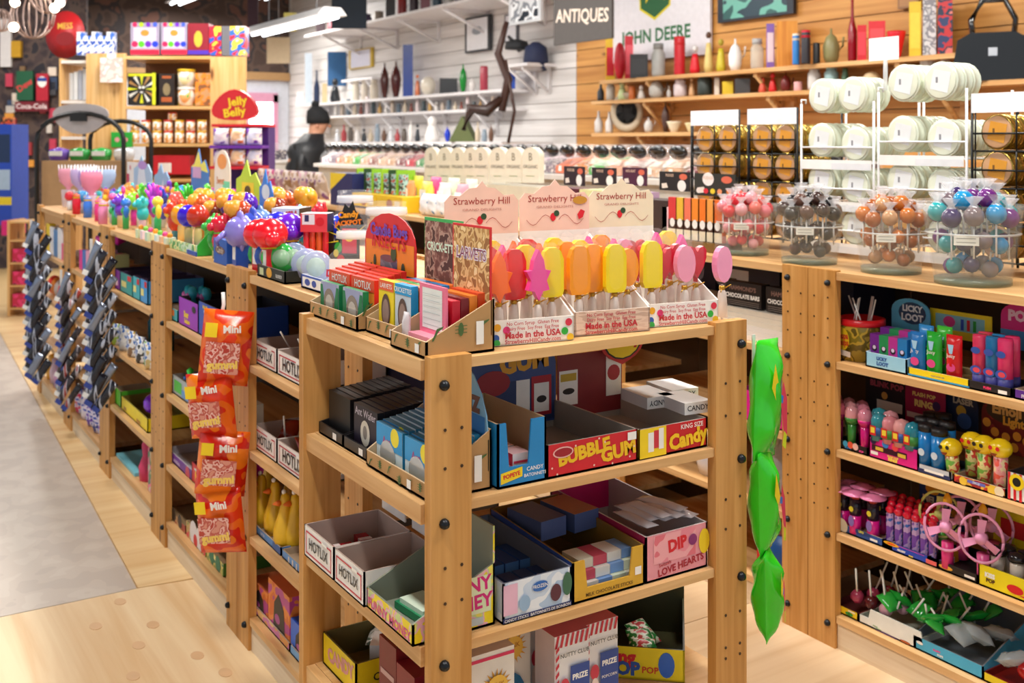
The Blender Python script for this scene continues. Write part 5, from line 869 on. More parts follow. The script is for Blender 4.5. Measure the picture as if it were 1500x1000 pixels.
for k in range(16):
    q=MB(); q.pillow(.055,.05,.02,m('1fa038' if k%3 else '38b848',.15),T((0,0,.01))@R(-1.0,'X'),6,6,seed=k); q.tube([(0,0,.012),(.03*math.cos(k*1.7),.03*math.sin(k*1.7),.06)],.0026,WH,5)
    tag(q.obj('caramel_apple_pop',None,(2.25+.05*(k%4),1.735-.045*(k//4),z4r+.045+.004*(k%3)),k*1.1),'green foil lollipop with a white stick in the apple pop box','lollipop','green lollipops in the apple pop box')
q=MB(); q.prism([(0,0),(.19,0),(.19,.1),(.17,.12),(.02,.12),(0,.1)],0,.003,[m('8a8a78'),m('eef0ea')]+[WH]*6); l=q.obj('apple_pop_lid',None,(2.46,1.745,z4r+.09),-PI/2); tag(l,'opened green lettered lid of the apple pop box','box lid'); art(l,[('t','Caramel',.04,m('3a7a28'),.09,.08,1,0,.06),('t','Apple Pops',.03,m('3a7a28'),.1,.04,1,0,.05)])
rb('sky blue fluffy pop box with pink lettering',1338,1440,z4r,930,m('48b0d8'),.24,mi=m('6a7078'),hs=.12,design=lambda w,h:[('t','FLUFFY',h*.2,m('e83a90'),w*.35,h*.55,1,0,.06),('t','POPS',h*.22,WH,w*.4,h*.3,1,0,.06),('d',WH,w*.1,h*.6,w*.05,h*.12)])
for k in range(7):
    q=MB(); q.pillow(.07,.06,.03,cl('d0dce0',.45,.1),R(-1.1,'X'),7,7,seed=k+40); tag(q.obj('silver_candy_bag',None,(2.26+.05*(k%3),1.53-.06*(k//3)-.01*k,z4r+.05),k*.9),'clear silvery candy bag in the fluffy pop box','candy bag','silvery bags in the fluffy pop box')
rb('yellow edged red candy tray at the shelf end',1440,1560,z4r,985,m('e8d020'),.2,mi=m('8a2018'))
for k in range(4): q=MB(); q.ball(.03,m('b01818',.2),(0,0,.02),None,10,1,1,.7); tag(q.obj('red_candy',None,(2.25+.04*(k%2),1.38-.06*(k//2),z4r+.03)),'dark red wrapped candy in the yellow edged tray','candy','red candies in the end tray')
# chocolate bay
for k in range(2):
    Y=[2.345,2.72][k]
    for j in range(6):
        carton('chocolate_bar','%s chocolate bar carton lying in the stack %s'%(['striped','plain cream','ruled','cream','ivory','buff'][j],['beside the post pair','deeper in the chocolate bay'][k]),'chocolate',(Vector((2.215+.002*j,Y-.0,z1+.0142*j)),.27,-PI/2),.2,.0135,blot(['7a1a24','e8e0d8','2a2a38','b89868'],60,.5,1,False,(.02,1,.02)) if j<3 else m('e6dccb'),m('e0d5c4'),m('e8e0d2'),group='stacked chocolate bars')
    c_=carton('chocolate_sign','dark %s sign standing on the chocolate stack'%["chocolate bars lettered","chocolate lettered"][k],'sign',(Vector((2.24,[2.34,2.172][k],z1+.088)),.15,-PI/2),.035,.07,m('1c1718'),design=lambda w,h:[('t',"HAMMOND'S",h*.26,m('8a6a60'),w*.5,h*.74,1,0,.03),('t','CHOCOLATE BARS',h*.24,WH,w*.5,h*.42,.95,0,.05)]+[('r',m('a89a90'),w*.05,h*(.05+.08*i),w*.95,h*(.065+.08*i)) for i in range(3)])
for k in range(3):
    carton('dark_stock_carton','dark navy stock carton with a white label at the back of the chocolate bay','carton',(Vector((2.43,2.84-.28*k,z1+.0)),.26,-PI/2),.18,.19,m('1e1c34'),group='stock cartons',design=lambda w,h:[('r',m('d8d8d8'),w*.1,h*.55,w*.5,h*.85),('r',DK,w*.14,h*.6,w*.3,h*.7)])
o=tray('pink_plastic_basket','bright magenta perforated plastic basket behind the green bags','basket',(Vector((2.21,2.26,z2r)),.19,-PI/2),.2,.085,m('e81aa0',.35),m('b01078'),design=lambda w,h:[('d',m('7a0a50'),w*(.08+.12*i),h*(.2+.22*j),.005) for i in range(8) for j in range(4)])
q=MB(); q.pillow(.16,.16,.1,cl('c8c0c8',.6,.1),None,8,8); q.ball(.05,m('1f2a5a',.3),(0,0,.05)); tag(q.obj('clear_candy_bag',None,(2.3,2.17,z2r+.03),-PI/2),'clear bag of dark candy in the magenta basket','candy bag')
q=MB(); q.pillow(.15,.19,.08,cl('d8dce8',.6,.1),None,8,8,seed=5); tag(q.obj('clear_candy_bag',None,(2.3,2.2,z3r+.003),-PI/2),'clear crinkled candy bag below the magenta basket','candy bag')
o=thing('pops_jar','white rounded jar lettered pops on the chocolate bay shelf','jar',(2.28,2.42,z3r),-PI/2-.3); q=MB(); q.lathe([(.05,0),(.06,.04),(.058,.07),(.03,.1),(.03,.11)],m('e4e2ea',.3),None,16); q.obj('jar_body',o); art(o,[('t','POPS',.02,m('2a3a88'),0,.055)],T((0,-.061,0)),'label')
o=thing('blue_candy_drum','blue round candy drum with red and white front on the floor shelf','tin',(2.29,2.15,z4r),-PI/2-.4); q=MB(); q.cyl(.06,0,.12,m('1f5aa8',.35),None,18); q.obj('drum',o); q=MB(); q.lathe([(.055,.12),(.06,.14),(.03,.16),(0,.165)],cl('e08a88',.7),None,14); q.obj('clear_lid',o); art(o,[('r',RED,-.05,.02,-.01,.1),('d',WH,-.03,.07,.014)],T((0,-.0605,0)),'label')
# ---------------- right island: top ----------------
ztr=ZR[0]
GL=cl('dfe8e4',.1,.05)
stickm=m('f0efec',.3)
def bucket(lab,x,y,s,cols,n,cname):
    o=thing('glass_bucket',lab,'bucket',(x,y,ztr),0); q=MB(); rb_,rt,h=.074*s,.1*s,.16*s
    q.lathe([(rb_,.0),(rb_+.002,.012),(rt,h),(rt+.004,h+.004),(rt-.002,h+.004),(rb_-.002,.016),(0,.014)],GL,None,24); q.obj('glass_wall',o)
    q=MB(); q.lathe([(rb_+.001,0),(rb_+.0015,.014),(0,.0145)],m('8a9a80',.15,0,.4),None,24); q.obj('thick_base',o)
    q=MB(); q.lathe([(rb_+.64*(rt-rb_)+.001,h*.64),(rb_+.66*(rt-rb_)+.003,h*.655),(rb_+.67*(rt-rb_)+.001,h*.67)],cl('f4f8f6',.5),None,24,True,1,1,False); q.obj('embossed_band',o)
    lay=[(1,0.,1.0,0,.5),(6,.046,.95,.2,.5),(10,.073,.76,0,.4),(10,.062,.42,PI/10,.04),(1,0,.36,0,.06),(7,.044,.11,.1,.0)]
    kk=0
    for (cnt,rr_,hf,a_,sl) in lay:
        for i in range(cnt):
            a=a_+2*PI*i/cnt; px,py=x+.965*rr_*s*math.cos(a),y+.965*rr_*s*math.sin(a); hz=h*hf+.006*((kk*7)%3); kk+=1
            c=cols[kk%len(cols)]; l=thing('bucket_lollipop','wrapped %s lollipop in the %s bucket'%(c[0],cname),'lollipop',(px,py,ztr+.018),a,'lollipops in the %s bucket'%cname)
            rd=(.021 if hf>.7 else .0182 if hf>.3 else .0172)*s
            q=MB(); q.ball(rd,m(c[1],.18,0,1,0,.3),(0,0,hz),None,10); q.obj('candy_head',l)
            q=MB(); q.tube([(0,0,hz-rd),(0,0,hz-rd-h*sl)] if sl else [(0,0,hz+rd),(.004,0,hz+rd+h*.12)],.0024,stickm,5); q.obj('stick',l)
            if hf>.7: q=MB(); q.lathe([(rd*.5,hz+rd*.9),(rd*.3,hz+rd*1.15),(rd*.95,hz+rd*1.9)],cl('f4f4fa',.3,.15),None,8,True,1,1,False); q.obj('wrapper_tuft',l)
    q=MB(); a0=math.atan2(-y,-x); 
    o2=art(o,[('r',m('e8e4d8'),-.035*s,.085*s,.012*s,.106*s),('r',m('9a968c'),-.03*s,.09*s,.006*s,.092*s),('r',m('9a968c'),-.03*s,.098*s,.006*s,.1*s)],R(a0+PI/2)@T((0,-(rb_+.62*(rt-rb_)+.001),0))@R(-.16,'X')@T((0,0,.0)),'paper_label')
bucket('glass bucket of pink and red wrapped lollipops',2.31,2.325,.93,[('pink','e87a88'),('red','d8283a'),('rose','e8a0a8'),('coral','e86a60')],40,'pink lollipop')
bucket('glass bucket of dark brown wrapped lollipops',2.294,2.06,1.0,[('dark brown','3a2420'),('black','1c181c'),('cocoa','5a3a30')],42,'dark lollipop')
bucket('glass bucket of caramel orange wrapped lollipops',2.31,1.80,1.0,[('caramel','c8702a'),('amber brown','a85a28'),('tan','c8956a')],42,'caramel lollipop')
bucket('glass bucket of blue and purple wrapped lollipops',2.295,1.555,1.16,[('blue','1a90c8'),('purple','6a2a78'),('teal','1aa0a8'),('grape','3a2a60'),('smoky','7a6a70')],46,'blue lollipop')
bucket('glass bucket of rosy wrapped lollipops at the island end',2.34,1.27,1.0,[('rose','d87a88'),('plum','8a3a58')],16,'rosy lollipop')
# tin racks
WIR=m('1a1c1e',.35,.5); WWH=m('f0f0f2',.35)
def tinmesh(c1,c2,lbl):
    b=MB(); b.lathe([(.044,0),(.047,.002),(.047,.005),(.0455,.006),(.0455,.026),(.047,.027),(.047,.031),(.044,.032)],m(c1,.22,.75 if lbl else .1),R(-PI/2,'Y')@T((0,0,0)),20)
    b.lathe([(.0435,.0325),(.04,.0335),(0,.0335)],m(c2,.35),R(-PI/2,'Y'),20)
    return b
def labelart(c): return [('p',m(c),[(-.024,-.012),(.012,-.026),(.024,.012),(-.012,.026)]),('r',m('5a4a2a'),.002,-.008,.008,.008)]
def rack(lab,xl,xr,X,ztop,col_,rows,tins,white):
    Y1=rY(xl,X);Y0=rY(xr,X);w_=Y1-Y0
    o=thing('wire_tin_rack',lab,'rack',(X,Y1,ztr),-PI/2); h=ztop-ztr
    for x in (0,w_):
        for y in (0,.2):
            q=MB(); q.tube([(x,y,0),(x,y,h)],.0035,col_,6); q.obj('upright',o)
    zs=[.035+(h-.09)*i/rows for i in range(rows)]
    for z in zs:
        for zz,y in ((z,0),(z+.045,0),(z,.2)):
            q=MB(); q.tube([(0,y,zz),(w_,y,zz)],.0026,col_,5); q.obj('rail',o)
        for x in (w_*.04,w_*.5,w_*.96):
            q=MB(); q.tube([(x,0,z),(x,.2,z)],.0022,col_,5); q.obj('rail',o)
            if not white: q=MB(); q.tube([(x,-.001,z),(x,-.001,z+.1)],.0022,col_,5); q.obj('rail',o)
        if white: q=MB(); q.box(w_*.02,-.005,z-.02,w_*.98,-.003,z+.008,WH); q.obj('price_rail',o); q=MB(); q.box(w_*.45,-.006,z-.02,w_*.97,-.0055,z-.001,m('e4e6ea')); q.obj('price_rail',o)
    if not white: q=MB(); q.box(0,-.004,h-.05,w_,-.002,h,m('f2f2f4')); q.obj('header_plate',o)
    else:
        q=MB(); q.tube([(0,0,h),(0,.0,h+.012),(0,.02,h+.012),(0,.02,h)],.003,col_,5); q.obj('top_loop',o)
    n=0; base=None
    for ri,z in enumerate(zs):
        for ci in range(2):
            pale=white and not(ri==0 and ci==0); big=1.08 if white else .96
            for k in range(5):
                y=Y1-w_*(.27+.47*ci)+.0; xx=X+.038+.0335*k
                if base is None or base[0]!=pale:
                    b=tinmesh('dfe6d4' if pale else 'b89a48','dfe4d0' if pale else 'c89a70',not pale); ob=b.obj('candy_tin'); base=(pale,ob)
                    if k==0: pass
                else: ob=base[1].copy(); col.objects.link(ob); 
                ob.location=(xx,y,ztr+z+.003+.0475*big+(.012 if white and ci==0 else 0)); ob.scale=(1,big,big); ob.rotation_euler=(0,0,0)
                for ch in list(ob.children): pass
                tag(ob,('pale green candy tin' if pale else 'gold candy tin')+' on '+lab.split(' holding')[0],'tin','tins on '+lab.split(' holding')[0])
                if k==0:
                    a_=art(ob,[('p',m('e4e8ea') if pale else m('d8952a'),[(-.028,-.018),(.02,-.03),(.03,.02),(-.018,.03)]),('r',m('8a8a90') if pale else m('7a5018'),-.012,-.004,-.006,.01)],R(-PI/2)@T((0,-.0335,0)),'paper_label')
                n+=1
    if white:
        for k,(dx,dy) in enumerate(((.0,.3),(.0,.72),(.045,.3),(.045,.72),(.09,.3),(.09,.72))):
            ob=base[1].copy(); col.objects.link(ob); ob.scale=(1,1.1,1.1); ob.location=(X+.032+dx*.8,Y1-w_*dy,ztr+h-.03+.052); (art(ob,[('p',m('e4e8ea'),[(-.028,-.018),(.02,-.03),(.03,.02),(-.018,.03)]),('r',m('8a8a90'),-.012,-.004,-.006,.01)],R(-PI/2)@T((0,-.0335,0)),'paper_label') if k<2 else None); tag(ob,'pale green candy tin lying on top of '+lab.split(' holding')[0],'tin','tins on top of '+lab.split(' holding')[0])
rack('the black wire rack by the chocolate cards holding gold tins',1013,1083,2.47,1.42,WIR,4,0,False)
rack('the black wire rack beside the white racks holding gold tins',1096,1168,2.47,1.42,WIR,4,0,False)
rack('the shorter white wire rack holding pale tins',1174,1280,2.47,1.43,WWH,3,0,True)
rack('the taller white wire rack holding pale tins',1287,1416,2.47,1.455,WWH,3,0,True)
rack('the black wire rack below the handbag holding gold tins',1424,1560,2.47,1.44,WIR,4,0,False)
o=thing('sign_clip','white blank price sign in a clear clip above the tin racks','sign',(2.49,rY(1297,2.49),1.46),-PI/2); q=MB(); q.tube([(0,0,0),(0,0,.09)],.006,cl('e8ecf0',.5),6); q.obj('clip_stem',o); q=MB(); q.box(-.055,-.002,.085,.045,0,.15,m('f4f6f8')); q.obj('sign_plate',o)
# chocolate cards, bars and bags farther along the island top
for k,(a,b_,yb,yt,c,tx) in enumerate(((826,856,272,244,'2a1a24',''),(867,902,272,246,'241820',''),(912,947,272,246,'4a1a38','NOUGAT'),(966,1010,280,252,'1e1a1e',''),(1017,1077,288,255,'2a2c28',''))):
    rcard(['dark chocolate price card by the organic bags','black chocolate price card with pale sweets','plum nougat price card','black chocolate price card beside the fruit card','dark olive fruit chocolate price card'][k],a,b_,2.36,yb,yt,m(c),'rect',lambda w,h:[('d',m('f0ece8'),w*.75 if k<4 else w*.35,h*.28 if k<4 else h*.75,w*.14,h*.3),('d',m('d86a50'),w*.8,h*.75,w*.13,h*.16),('t',tx or 'FUDGE',h*.2,m('e8c8b0'),w*.35,h*.8),('p',m('e8dcd0'),[(w*.1,h*.1),(w*.3,h*.15),(w*.25,h*.4),(w*.08,h*.35)])]+([('d',m(c2),w*x,h*.22,w*.06,h*.12) for c2,x in (('e8e0d8',.12),('d8283a',.3),('e8d030',.47),('e89a6a',.64),('d87830',.86))] if k==4 else []),cat='sign',name='price_card')
for k in range(5):
    Y=rY(832+42*k,2.36); carton('chocolate_riser_box','%s chocolate display box under the price cards'%['maroon','lime and white','lilac','dark brown','pink and white'][k],'display box',(Vector((2.34,Y+.08,ztr)),.17,-PI/2),.1,[.16,.16,.16,.14,.12][k],m(['5a2030','d8d8a0','c8a8c8','3a2a28','e8c8d0'][k]))
for k in range(7):
    x=985+11*k; X=2.26; Y=rY(x,X); o=thing('chocolate_slim_bar','%s slim chocolate bar standing in the row by the pink bucket'%['red','golden','salmon','orange','tangerine','amber','deep orange'][k],'chocolate',(X,Y,ztr+.03),-PI/2,'slim chocolate bars'); q=MB(); q.box(-.02,0,0,.02,.016,.13,m(['d83a3a','e8b838','f0785a','f08a28','f07a20','f0a048','e86a1a'][k])); q.obj('bar',o); art(o,[('r',m('4a2a20'),-.02,.03,.02,.06),('d',WH,0,.05,.012,.014),('r',m('e8dcc0'),-.02,0,.02,.03)])
carton('bar_display_base','brown display base under the slim chocolate bars','display box',(Vector((2.245,rY(980,2.245),ztr)),rY(980,2.245)-rY(1052,2.245),-PI/2),.1,.028,m('7a5a28'))
for k in range(8):
    x=[631,651,670,689,704,729,752,777][k]; X=2.62; Y=rY(x,X); z0=zat(x,268,X=X); h=zat(x,216,X=X)-z0
    o=thing('organic_bag','cream paper organic bag with a rounded top standing in the row','candy bag',(X,Y,z0),-PI/2+.1,'cream organic bags'); q=MB(); q.prism(arch(.12,h,.25),0,.03,m('ded6c4',.6),M=T((-.06,0,0))); q.obj('bag',o); art(o,[('t','ORGANIC',.022,m('5a5448'),0,h*.45),('t','B',.05,m('8a8474'),0,h*.72),('r',m('8a9a70'),-.03,h*.18,.03,h*.2)])
carton('organic_riser','pale riser box under the cream organic bags','display stand',(Vector((2.58,rY(618,2.58),ztr)),rY(618,2.58)-rY(800,2.58),-PI/2),.14,P(700,268,X=2.62).z-ztr,m('c8c4b4'))
for k in range(9):
    x=600+13*k; X=2.34+.05*(k%2); Y=rY(x,X); h=.15; cc=['e8a068','d8d848','e8e060','f04a90','e8e4dc','d8e8c8','f0a0b0','e4e0d0','d8d0b8'][k]
    o=thing('snack_pouch','%s stand up snack pouch in front of the organic bags'%['tan','lime','yellow','hot pink','ivory','pale green','rose','cream','beige'][k],'candy bag',(X,Y,ztr),-PI/2,'stand up pouches'); q=MB(); q.pillow(.1,h+.02*(k%2),.045,m(cc,.35),None,8,9,seed=k); q.obj('pouch',o); art(o,[('r',m('f4f0e8'),-.03,h*.5,.03,h*.75),('d',m(['a8603a','c8a028','e8a020','c01a60','b0a898'][k%5]),0,h*.25,.03,.025)],T((0,-.025,0)))
for k in range(4):
    q=MB(); q.pillow(.09,.1,.05,m('eef2f6',.3),None,8,8,seed=k,mf=blot(['eef2f6','f4f6f8','3a88c8'],18)); tag(q.obj('white_blue_pouch',None,(2.27,rY(625+12*k,2.27),ztr),-PI/2),'white and blue puffed pouch behind the cricket header','candy bag','white and blue pouches')
for k in range(2):
    carton('yellow_cookie_box','yellow cookie box with brown print on the island top','candy box',(Vector((2.24,rY(516+36*k,2.24),ztr)),.28,-PI/2),.16,.075,m('f0c828'),group='yellow cookie boxes',design=lambda w,h:[('d',m('a85a20'),w*.5,h*.5,w*.12,h*.3),('r',NAVY,0,0,w,h*.14),('r',m('f4e8c0'),w*.7,h*.3,w*.9,h*.7)])
    for j in range(3): q=MB(); q.box(0,0,0,.012,.1,.12,m(['a0d028','2a4a28','90c830'][j])); q.box(.03,.0,0,.075,.03,.1,blot(['3a3a30','a8d8d8','b8402a'],40)); tag(q.obj('green_snack_stand',None,(2.3,rY(522+36*k+11*j,2.3),ztr+.077),-PI/2),'%s snack stand above the yellow cookie boxes'%['bright green','dark green','lime green'][j],'display stand','snack stands above the cookie boxes')
o=carton('navy_pretzel_box','navy and yellow slanted snack box on the island top','candy box',plX(484,516,2.24,ztr),.16,.17,m('1c2560'),design=lambda w,h:[('p',m('f0d028'),[(0,h*.45),(0,h),(w*.75,h)]),('t','So Pure',h*.16,m('d8d8e8'),w*.62,h*.42,1,.2,.03)])
for k in range(8):
    x=392+12*k; q=MB(); cc=['c8a070','d84a90','b890a0','a8825a','c09a80','e0b0c0','8a6a50','c8b098'][k]; q.pillow(.13,.16,.05,m(cc,.4),R(.25,'X'),8,9,seed=k+60,mf=blot([cc,'e8d8d0','8a5a9a'],20)); tag(q.obj('hanging_snack_bag',None,(2.28,rY(x,2.28),ztr+.012),-PI/2),'%s snack bag leaning in the row by the navy box'%['kraft','magenta','mauve','brown','rose brown','pink','umber','beige'][k],'candy bag','leaning snack bags')
# ---------------- bulk candy bins on the counter ----------------
q=MB(); q.box(3.46,2.9,0,4.15,8.5,1.10,m('d8d4cc',.5)); cn=tag(q.obj('bin_counter'),'long pale counter carrying the row of bulk candy bins','counter')
q=MB(); q.box(3.42,2.88,1.10,4.18,8.52,1.128,m('eceae6',.4)); q.obj('counter_ledge',cn)
q=MB(); q.box(3.46,10.05,0,4.0,11.2,1.10,m('d8d4cc',.5)); cn2=tag(q.obj('bin_counter'),'short far counter of candy bins beyond the shopper gap','counter'); q=MB(); q.box(3.42,10.03,1.1,4.03,11.22,1.128,m('eceae6')); q.obj('counter_ledge',cn2)
def bin_(y,k,z=1.128):
    c=['4a2a24','6a3a2a','c8182a','1f8a3a','c01830','7a1a30','c89a70','d8b090','8a3a28','e0a080','3aa838','f08a20','e8703a','7a6a78','c8a8b8','3a3048','8a1a2a','2a8a88','e0283a','5a3a48'][k%20]
    nm=['chocolate brown','nut brown','red','green','crimson','wine','tan','peach','cocoa','apricot','leaf green','orange','coral','grey','mauve','plum','dark red','teal','scarlet','violet brown'][k%20]
    o=thing('candy_bin','clear scoop bin of %s sweets with a black scoop lid'%nm,'candy bin',(3.47,y,z),-PI/2,'bulk candy bins on the counter')
    q=MB(); q.prism([(0,0),(.3,0),(.3,.17),(.1,.17),(0,.06)],-.07,.07,cl('eef0f4',.1,.06),'x'); q.obj('clear_body',o)
    q=MB(); q.prism([(.012,.006),(.29,.006),(.29,.1),(.1,.085),(.012,.045)],-.062,.062,blot([c,c,'e8dcd0' if k%3 else c],60,.3),'x'); q.obj('sweets',o)
    q=MB(); q.lathe([(.0,.0),(.044,.006),(.052,.024),(.04,.044),(0,.052)],m('101114',.12,0,1,0,.5),T((0,.03,.118))@R(-.9,'X'),12,True,1.2,.8); q.obj('lid',o)
    q=MB(); q.box(-.012,-.004,.02,.012,-.001,.05,WH); q.obj('tag',o)
k=0; y=3.05
while y<8.45: bin_(y,k); y+=.158; k+=1
y=10.13
while y<11.15: bin_(y,k); y+=.158; k+=1
# ---------------- shelves on the wall ----------------
def wshelf(lab,x0,x1,z,X=4.74,mt_=None,br=True,white=False):
    Y1=P(x0,X=X).y; Y0=P(x1,X=X).y; o=thing('wall_shelf',lab,'wall shelf'); mt_=mt_ or PY_
    q=MB(); q.box(X,Y0,z-.025,4.998,Y1,z,mt_); q.obj('shelf_board',o)
    n=max(2,int((Y1-Y0)/.9))
    for k in range(n):
        yy=Y0+(Y1-Y0)*(k+.5)/n
        q=MB(); q.prism([(4.998,z-.025),(4.998,z-.24),(4.972,z-.24),(4.972,z-.05),(X+.02,z-.05),(X+.02,z-.025)],yy-.015,yy+.015,mt_,'y'); q.tube([(4.98,yy,z-.23),(X+.03,yy,z-.04)],.014,mt_,6); q.obj('bracket',o)
    return o
WHS=m('e2dfe0',.5); OWS=wood('Y','c08a4c','ddb078',False)
wshelf('upper pine wall shelf of tins and toys below the tractor sign',878,1440,1.76,mt_=OWS); wshelf('middle pine wall shelf of jars and figurines',866,1530,1.612,mt_=OWS); wshelf('lowest pine wall shelf holding the round clock',866,1180,1.376,mt_=OWS)
wshelf('upper white wall shelf of vases and canisters',432,742,1.756,mt_=WHS); wshelf('lower white wall shelf of small figurines',432,735,1.60,mt_=WHS); wshelf('high white bracketed wall shelf near the ceiling',446,770,2.52,X=4.5,mt_=WHS)
wshelf('small white shelf above the shopper',500,545,2.0,X=4.8,mt_=WHS); wshelf('low white shelf behind the candy bins',478,735,1.31,X=4.5,mt_=WHS); wshelf('short shelf holding the caps',733,772,1.95,X=4.7,mt_=WHS)
def wi(name,lab,cat,xl,xr,yt,z,shape,c,X=4.82,c2=None,r=.4,design=None,group=None,yb=None):
    xc=(xl+xr)/2; Y=P(xc,X=X).y; w_=abs(P(xl,X=X).y-P(xr,X=X).y)*.9; t=X/(VX+(xc-750)/F*RX); w2=(xr-xl)*t/F*.86; h=max(.04,P(xc,yt,X=X).z-z)
    if yb is not None: z=P(xc,yb,X=X).z; h=P(xc,yt,X=X).z-z
    A=m(c,r) if isinstance(c,str) else c; B=m(c2,r) if c2 else A; R_=w2/2
    a=math.atan2(Y,X)-PI/2   # turn towards the aisle
    q=MB()
    if shape=='box': q.box(-R_,-.04,0,R_,.08,h,A)
    elif shape=='thin': q.box(-R_,-.01,0,R_,.015,h,A)
    elif shape=='cyl': q.lathe([(R_*.95,0),(R_,.01),(R_,h*.93),(R_*.9,h)],A,None,14)
    elif shape=='jar': q.lathe([(R_*.9,0),(R_,.02),(R_,h*.68),(R_*.7,h*.8),(R_*.72,h*.82)],A,None,14); q.lathe([(R_*.76,h*.82),(R_*.76,h),(0,h)],B,None,14)
    elif shape=='bottle': q.lathe([(R_*.9,0),(R_,.02),(R_,h*.5),(R_*.35,h*.72),(R_*.3,h*.95),(R_*.36,h)],A,None,12)
    elif shape=='vase': q.lathe([(R_*.45,0),(R_*.8,h*.25),(R_,h*.5),(R_*.75,h*.72),(R_*.2,h*.88),(R_*.16,h)],A,None,14)
    elif shape=='ball': q.ball(R_,A,(0,0,h/2),None,14,1,1,h/(2*R_))
    elif shape=='fig': q.lathe([(R_*.9,0),(R_,h*.15),(R_*.7,h*.45),(R_*.5,h*.62)],A,None,10); q.ball(R_*.6,B,(0,0,h*.78),None,10,1,1,1.2)
    elif shape=='pot': q.lathe([(R_*.6,0),(R_*.9,h*.2),(R_*.95,h*.5),(R_*.6,h*.75),(R_*.15,h*.85),(R_*.12,h)],A,None,14); q.tube([(R_*.8,0,h*.35),(R_*1.3,0,h*.5),(R_*1.4,0,h*.75)],R_*.13,A,6)
    elif shape=='bowl': q.lathe([(R_*.4,0),(R_*.5,h*.1),(R_,h*.9),(R_*1.03,h),(R_*.9,h*.9),(0,h*.2)],A,None,14)
    if design or (c2 and shape in('box','thin','cyl')):
        o=thing(name,lab,cat,(X,Y,z),a,group); q.obj('body',o)
        if c2 and shape=='cyl': q=MB(); q.lathe([(R_*1.01,h*.78),(R_*.98,h),(0,h*1.02)],B,None,14); q.obj('top',o)
        elif c2: q=MB(); q.box(-R_*.8,-.042 if shape=='box' else -.012,h*.15,R_*.8,-.0405 if shape=='box' else -.0105,h*.8,B); q.obj('front_panel',o)
        if design: art(o,design(w2,h),T((-R_,-.043 if shape=='box' else -.013 if shape=='thin' else -R_,0)))
        return o
    return tag(q.obj(name,None,(X,Y,z),a),lab,cat,group)
U=1.76
for a in (
 ('tin_sign','yellow and red old tin sign leaning on the wall','sign',886,902,57,U,'thin','e0b820',4.95,'c81a28'),
 ('heart_tin','large glossy red heart shaped tin','tin',898,918,62,U,'ball','c8142a'),
 ('red_tin_sign','tall red tin sign with pale lettering','sign',914,932,53,U,'thin','d01a30',4.95,'e85a68'),
 ('black_lunchbox','black domed lunchbox with clasps','lunchbox',921,951,80,U,'box','1c1b1e',4.78,'2c2b2e'),
 ('silver_lantern','silver railway lantern with glass','lantern',953,976,64,U,'jar','a8a8a4',4.8,'8a8a88'),
 ('red_coffee_tin','red tin with a white lower label','tin',986,1005,54,U,'cyl','c81f2c',4.8,'d83038'),
 ('gumball_machine','small red gumball machine with clear globe','gumball machine',1009,1027,61,U,'fig','d81a28',4.8,'d8d4d4'),
 ('clown_doll','yellow clothed doll with dark hair','doll',1030,1046,36,U,'fig','d8c078',4.82,'5a3a28'),
 ('yellow_figurine','yellow green standing figurine','figurine',1048,1064,50,U,'fig','c8b830',4.82,'a89828'),
 ('white_pitcher','tall white coffee pitcher with black handle','pitcher',1065,1089,57,U,'pot','eceae8'),
 ('glass_canister','clear glass canister with a steel lid','jar',1098,1120,57,U,'jar',cl('d8d4c8',.5),4.82,'a8a8a8'),
 ('purple_book','purple and white book standing upright','book',1122,1135,35,U,'thin','7a58b0',4.85,'d8c8d8'),
 ('wooden_bread_box','orange brown wooden box','box',1136,1170,32,U,'box',wood('Z','c8781f','e09a38',False),4.85),
 ('blue_thermos','blue thermos with cream cup top','thermos',1160,1172,50,U,'cyl','2a78c0',4.7,'e4dcc8'),
 ('black_thermos','black and red banded thermos','thermos',1173,1188,45,U,'cyl','2c2a30',4.7,'c81f38'),
 ('black_mug','black mug with a thick handle','mug',1190,1202,63,U,'cyl','1f1f20',4.75),
 ('olive_kettle','olive ribbed metal kettle with a tall handle','kettle',1203,1232,42,U,'pot','8a8458'),
 ('red_glass_vase','slender deep red spiked glass vase','vase',1241,1256,0,U,'bottle','8a0a1c',4.8,None,.12),
 ('bottle_carrier','red bottle carrier with clear bottles','bottle carrier',1255,1270,38,U,'box','d01a28',4.78,'e03a48'),
 ('bottle_carrier','red bottle carrier beside the red basket','bottle carrier',1271,1298,32,U,'box','d81f2c',4.8,'e04a50'),
 ('red_basket','round red basket with white script','basket',1298,1328,46,U,'bowl','d81a2c'),
 ('yellow_game_box','tall yellow game box','game box',1331,1350,4,U,'box','e8c020',4.84,'f0d040'),
 ('silver_game_box','tall silver figured game box','game box',1351,1372,-4,U,'box',blot(['c8c8c8','8a8a90','d8d8d8'],30),4.84),
 ('boxed_bottles','dark blue and red boxed collectible bottles','box',1373,1396,-8,U,'box',blot(['2a3a68','c82a30','1f2a48','e07a70'],16),4.84)): wi(*a)
M2=1.612
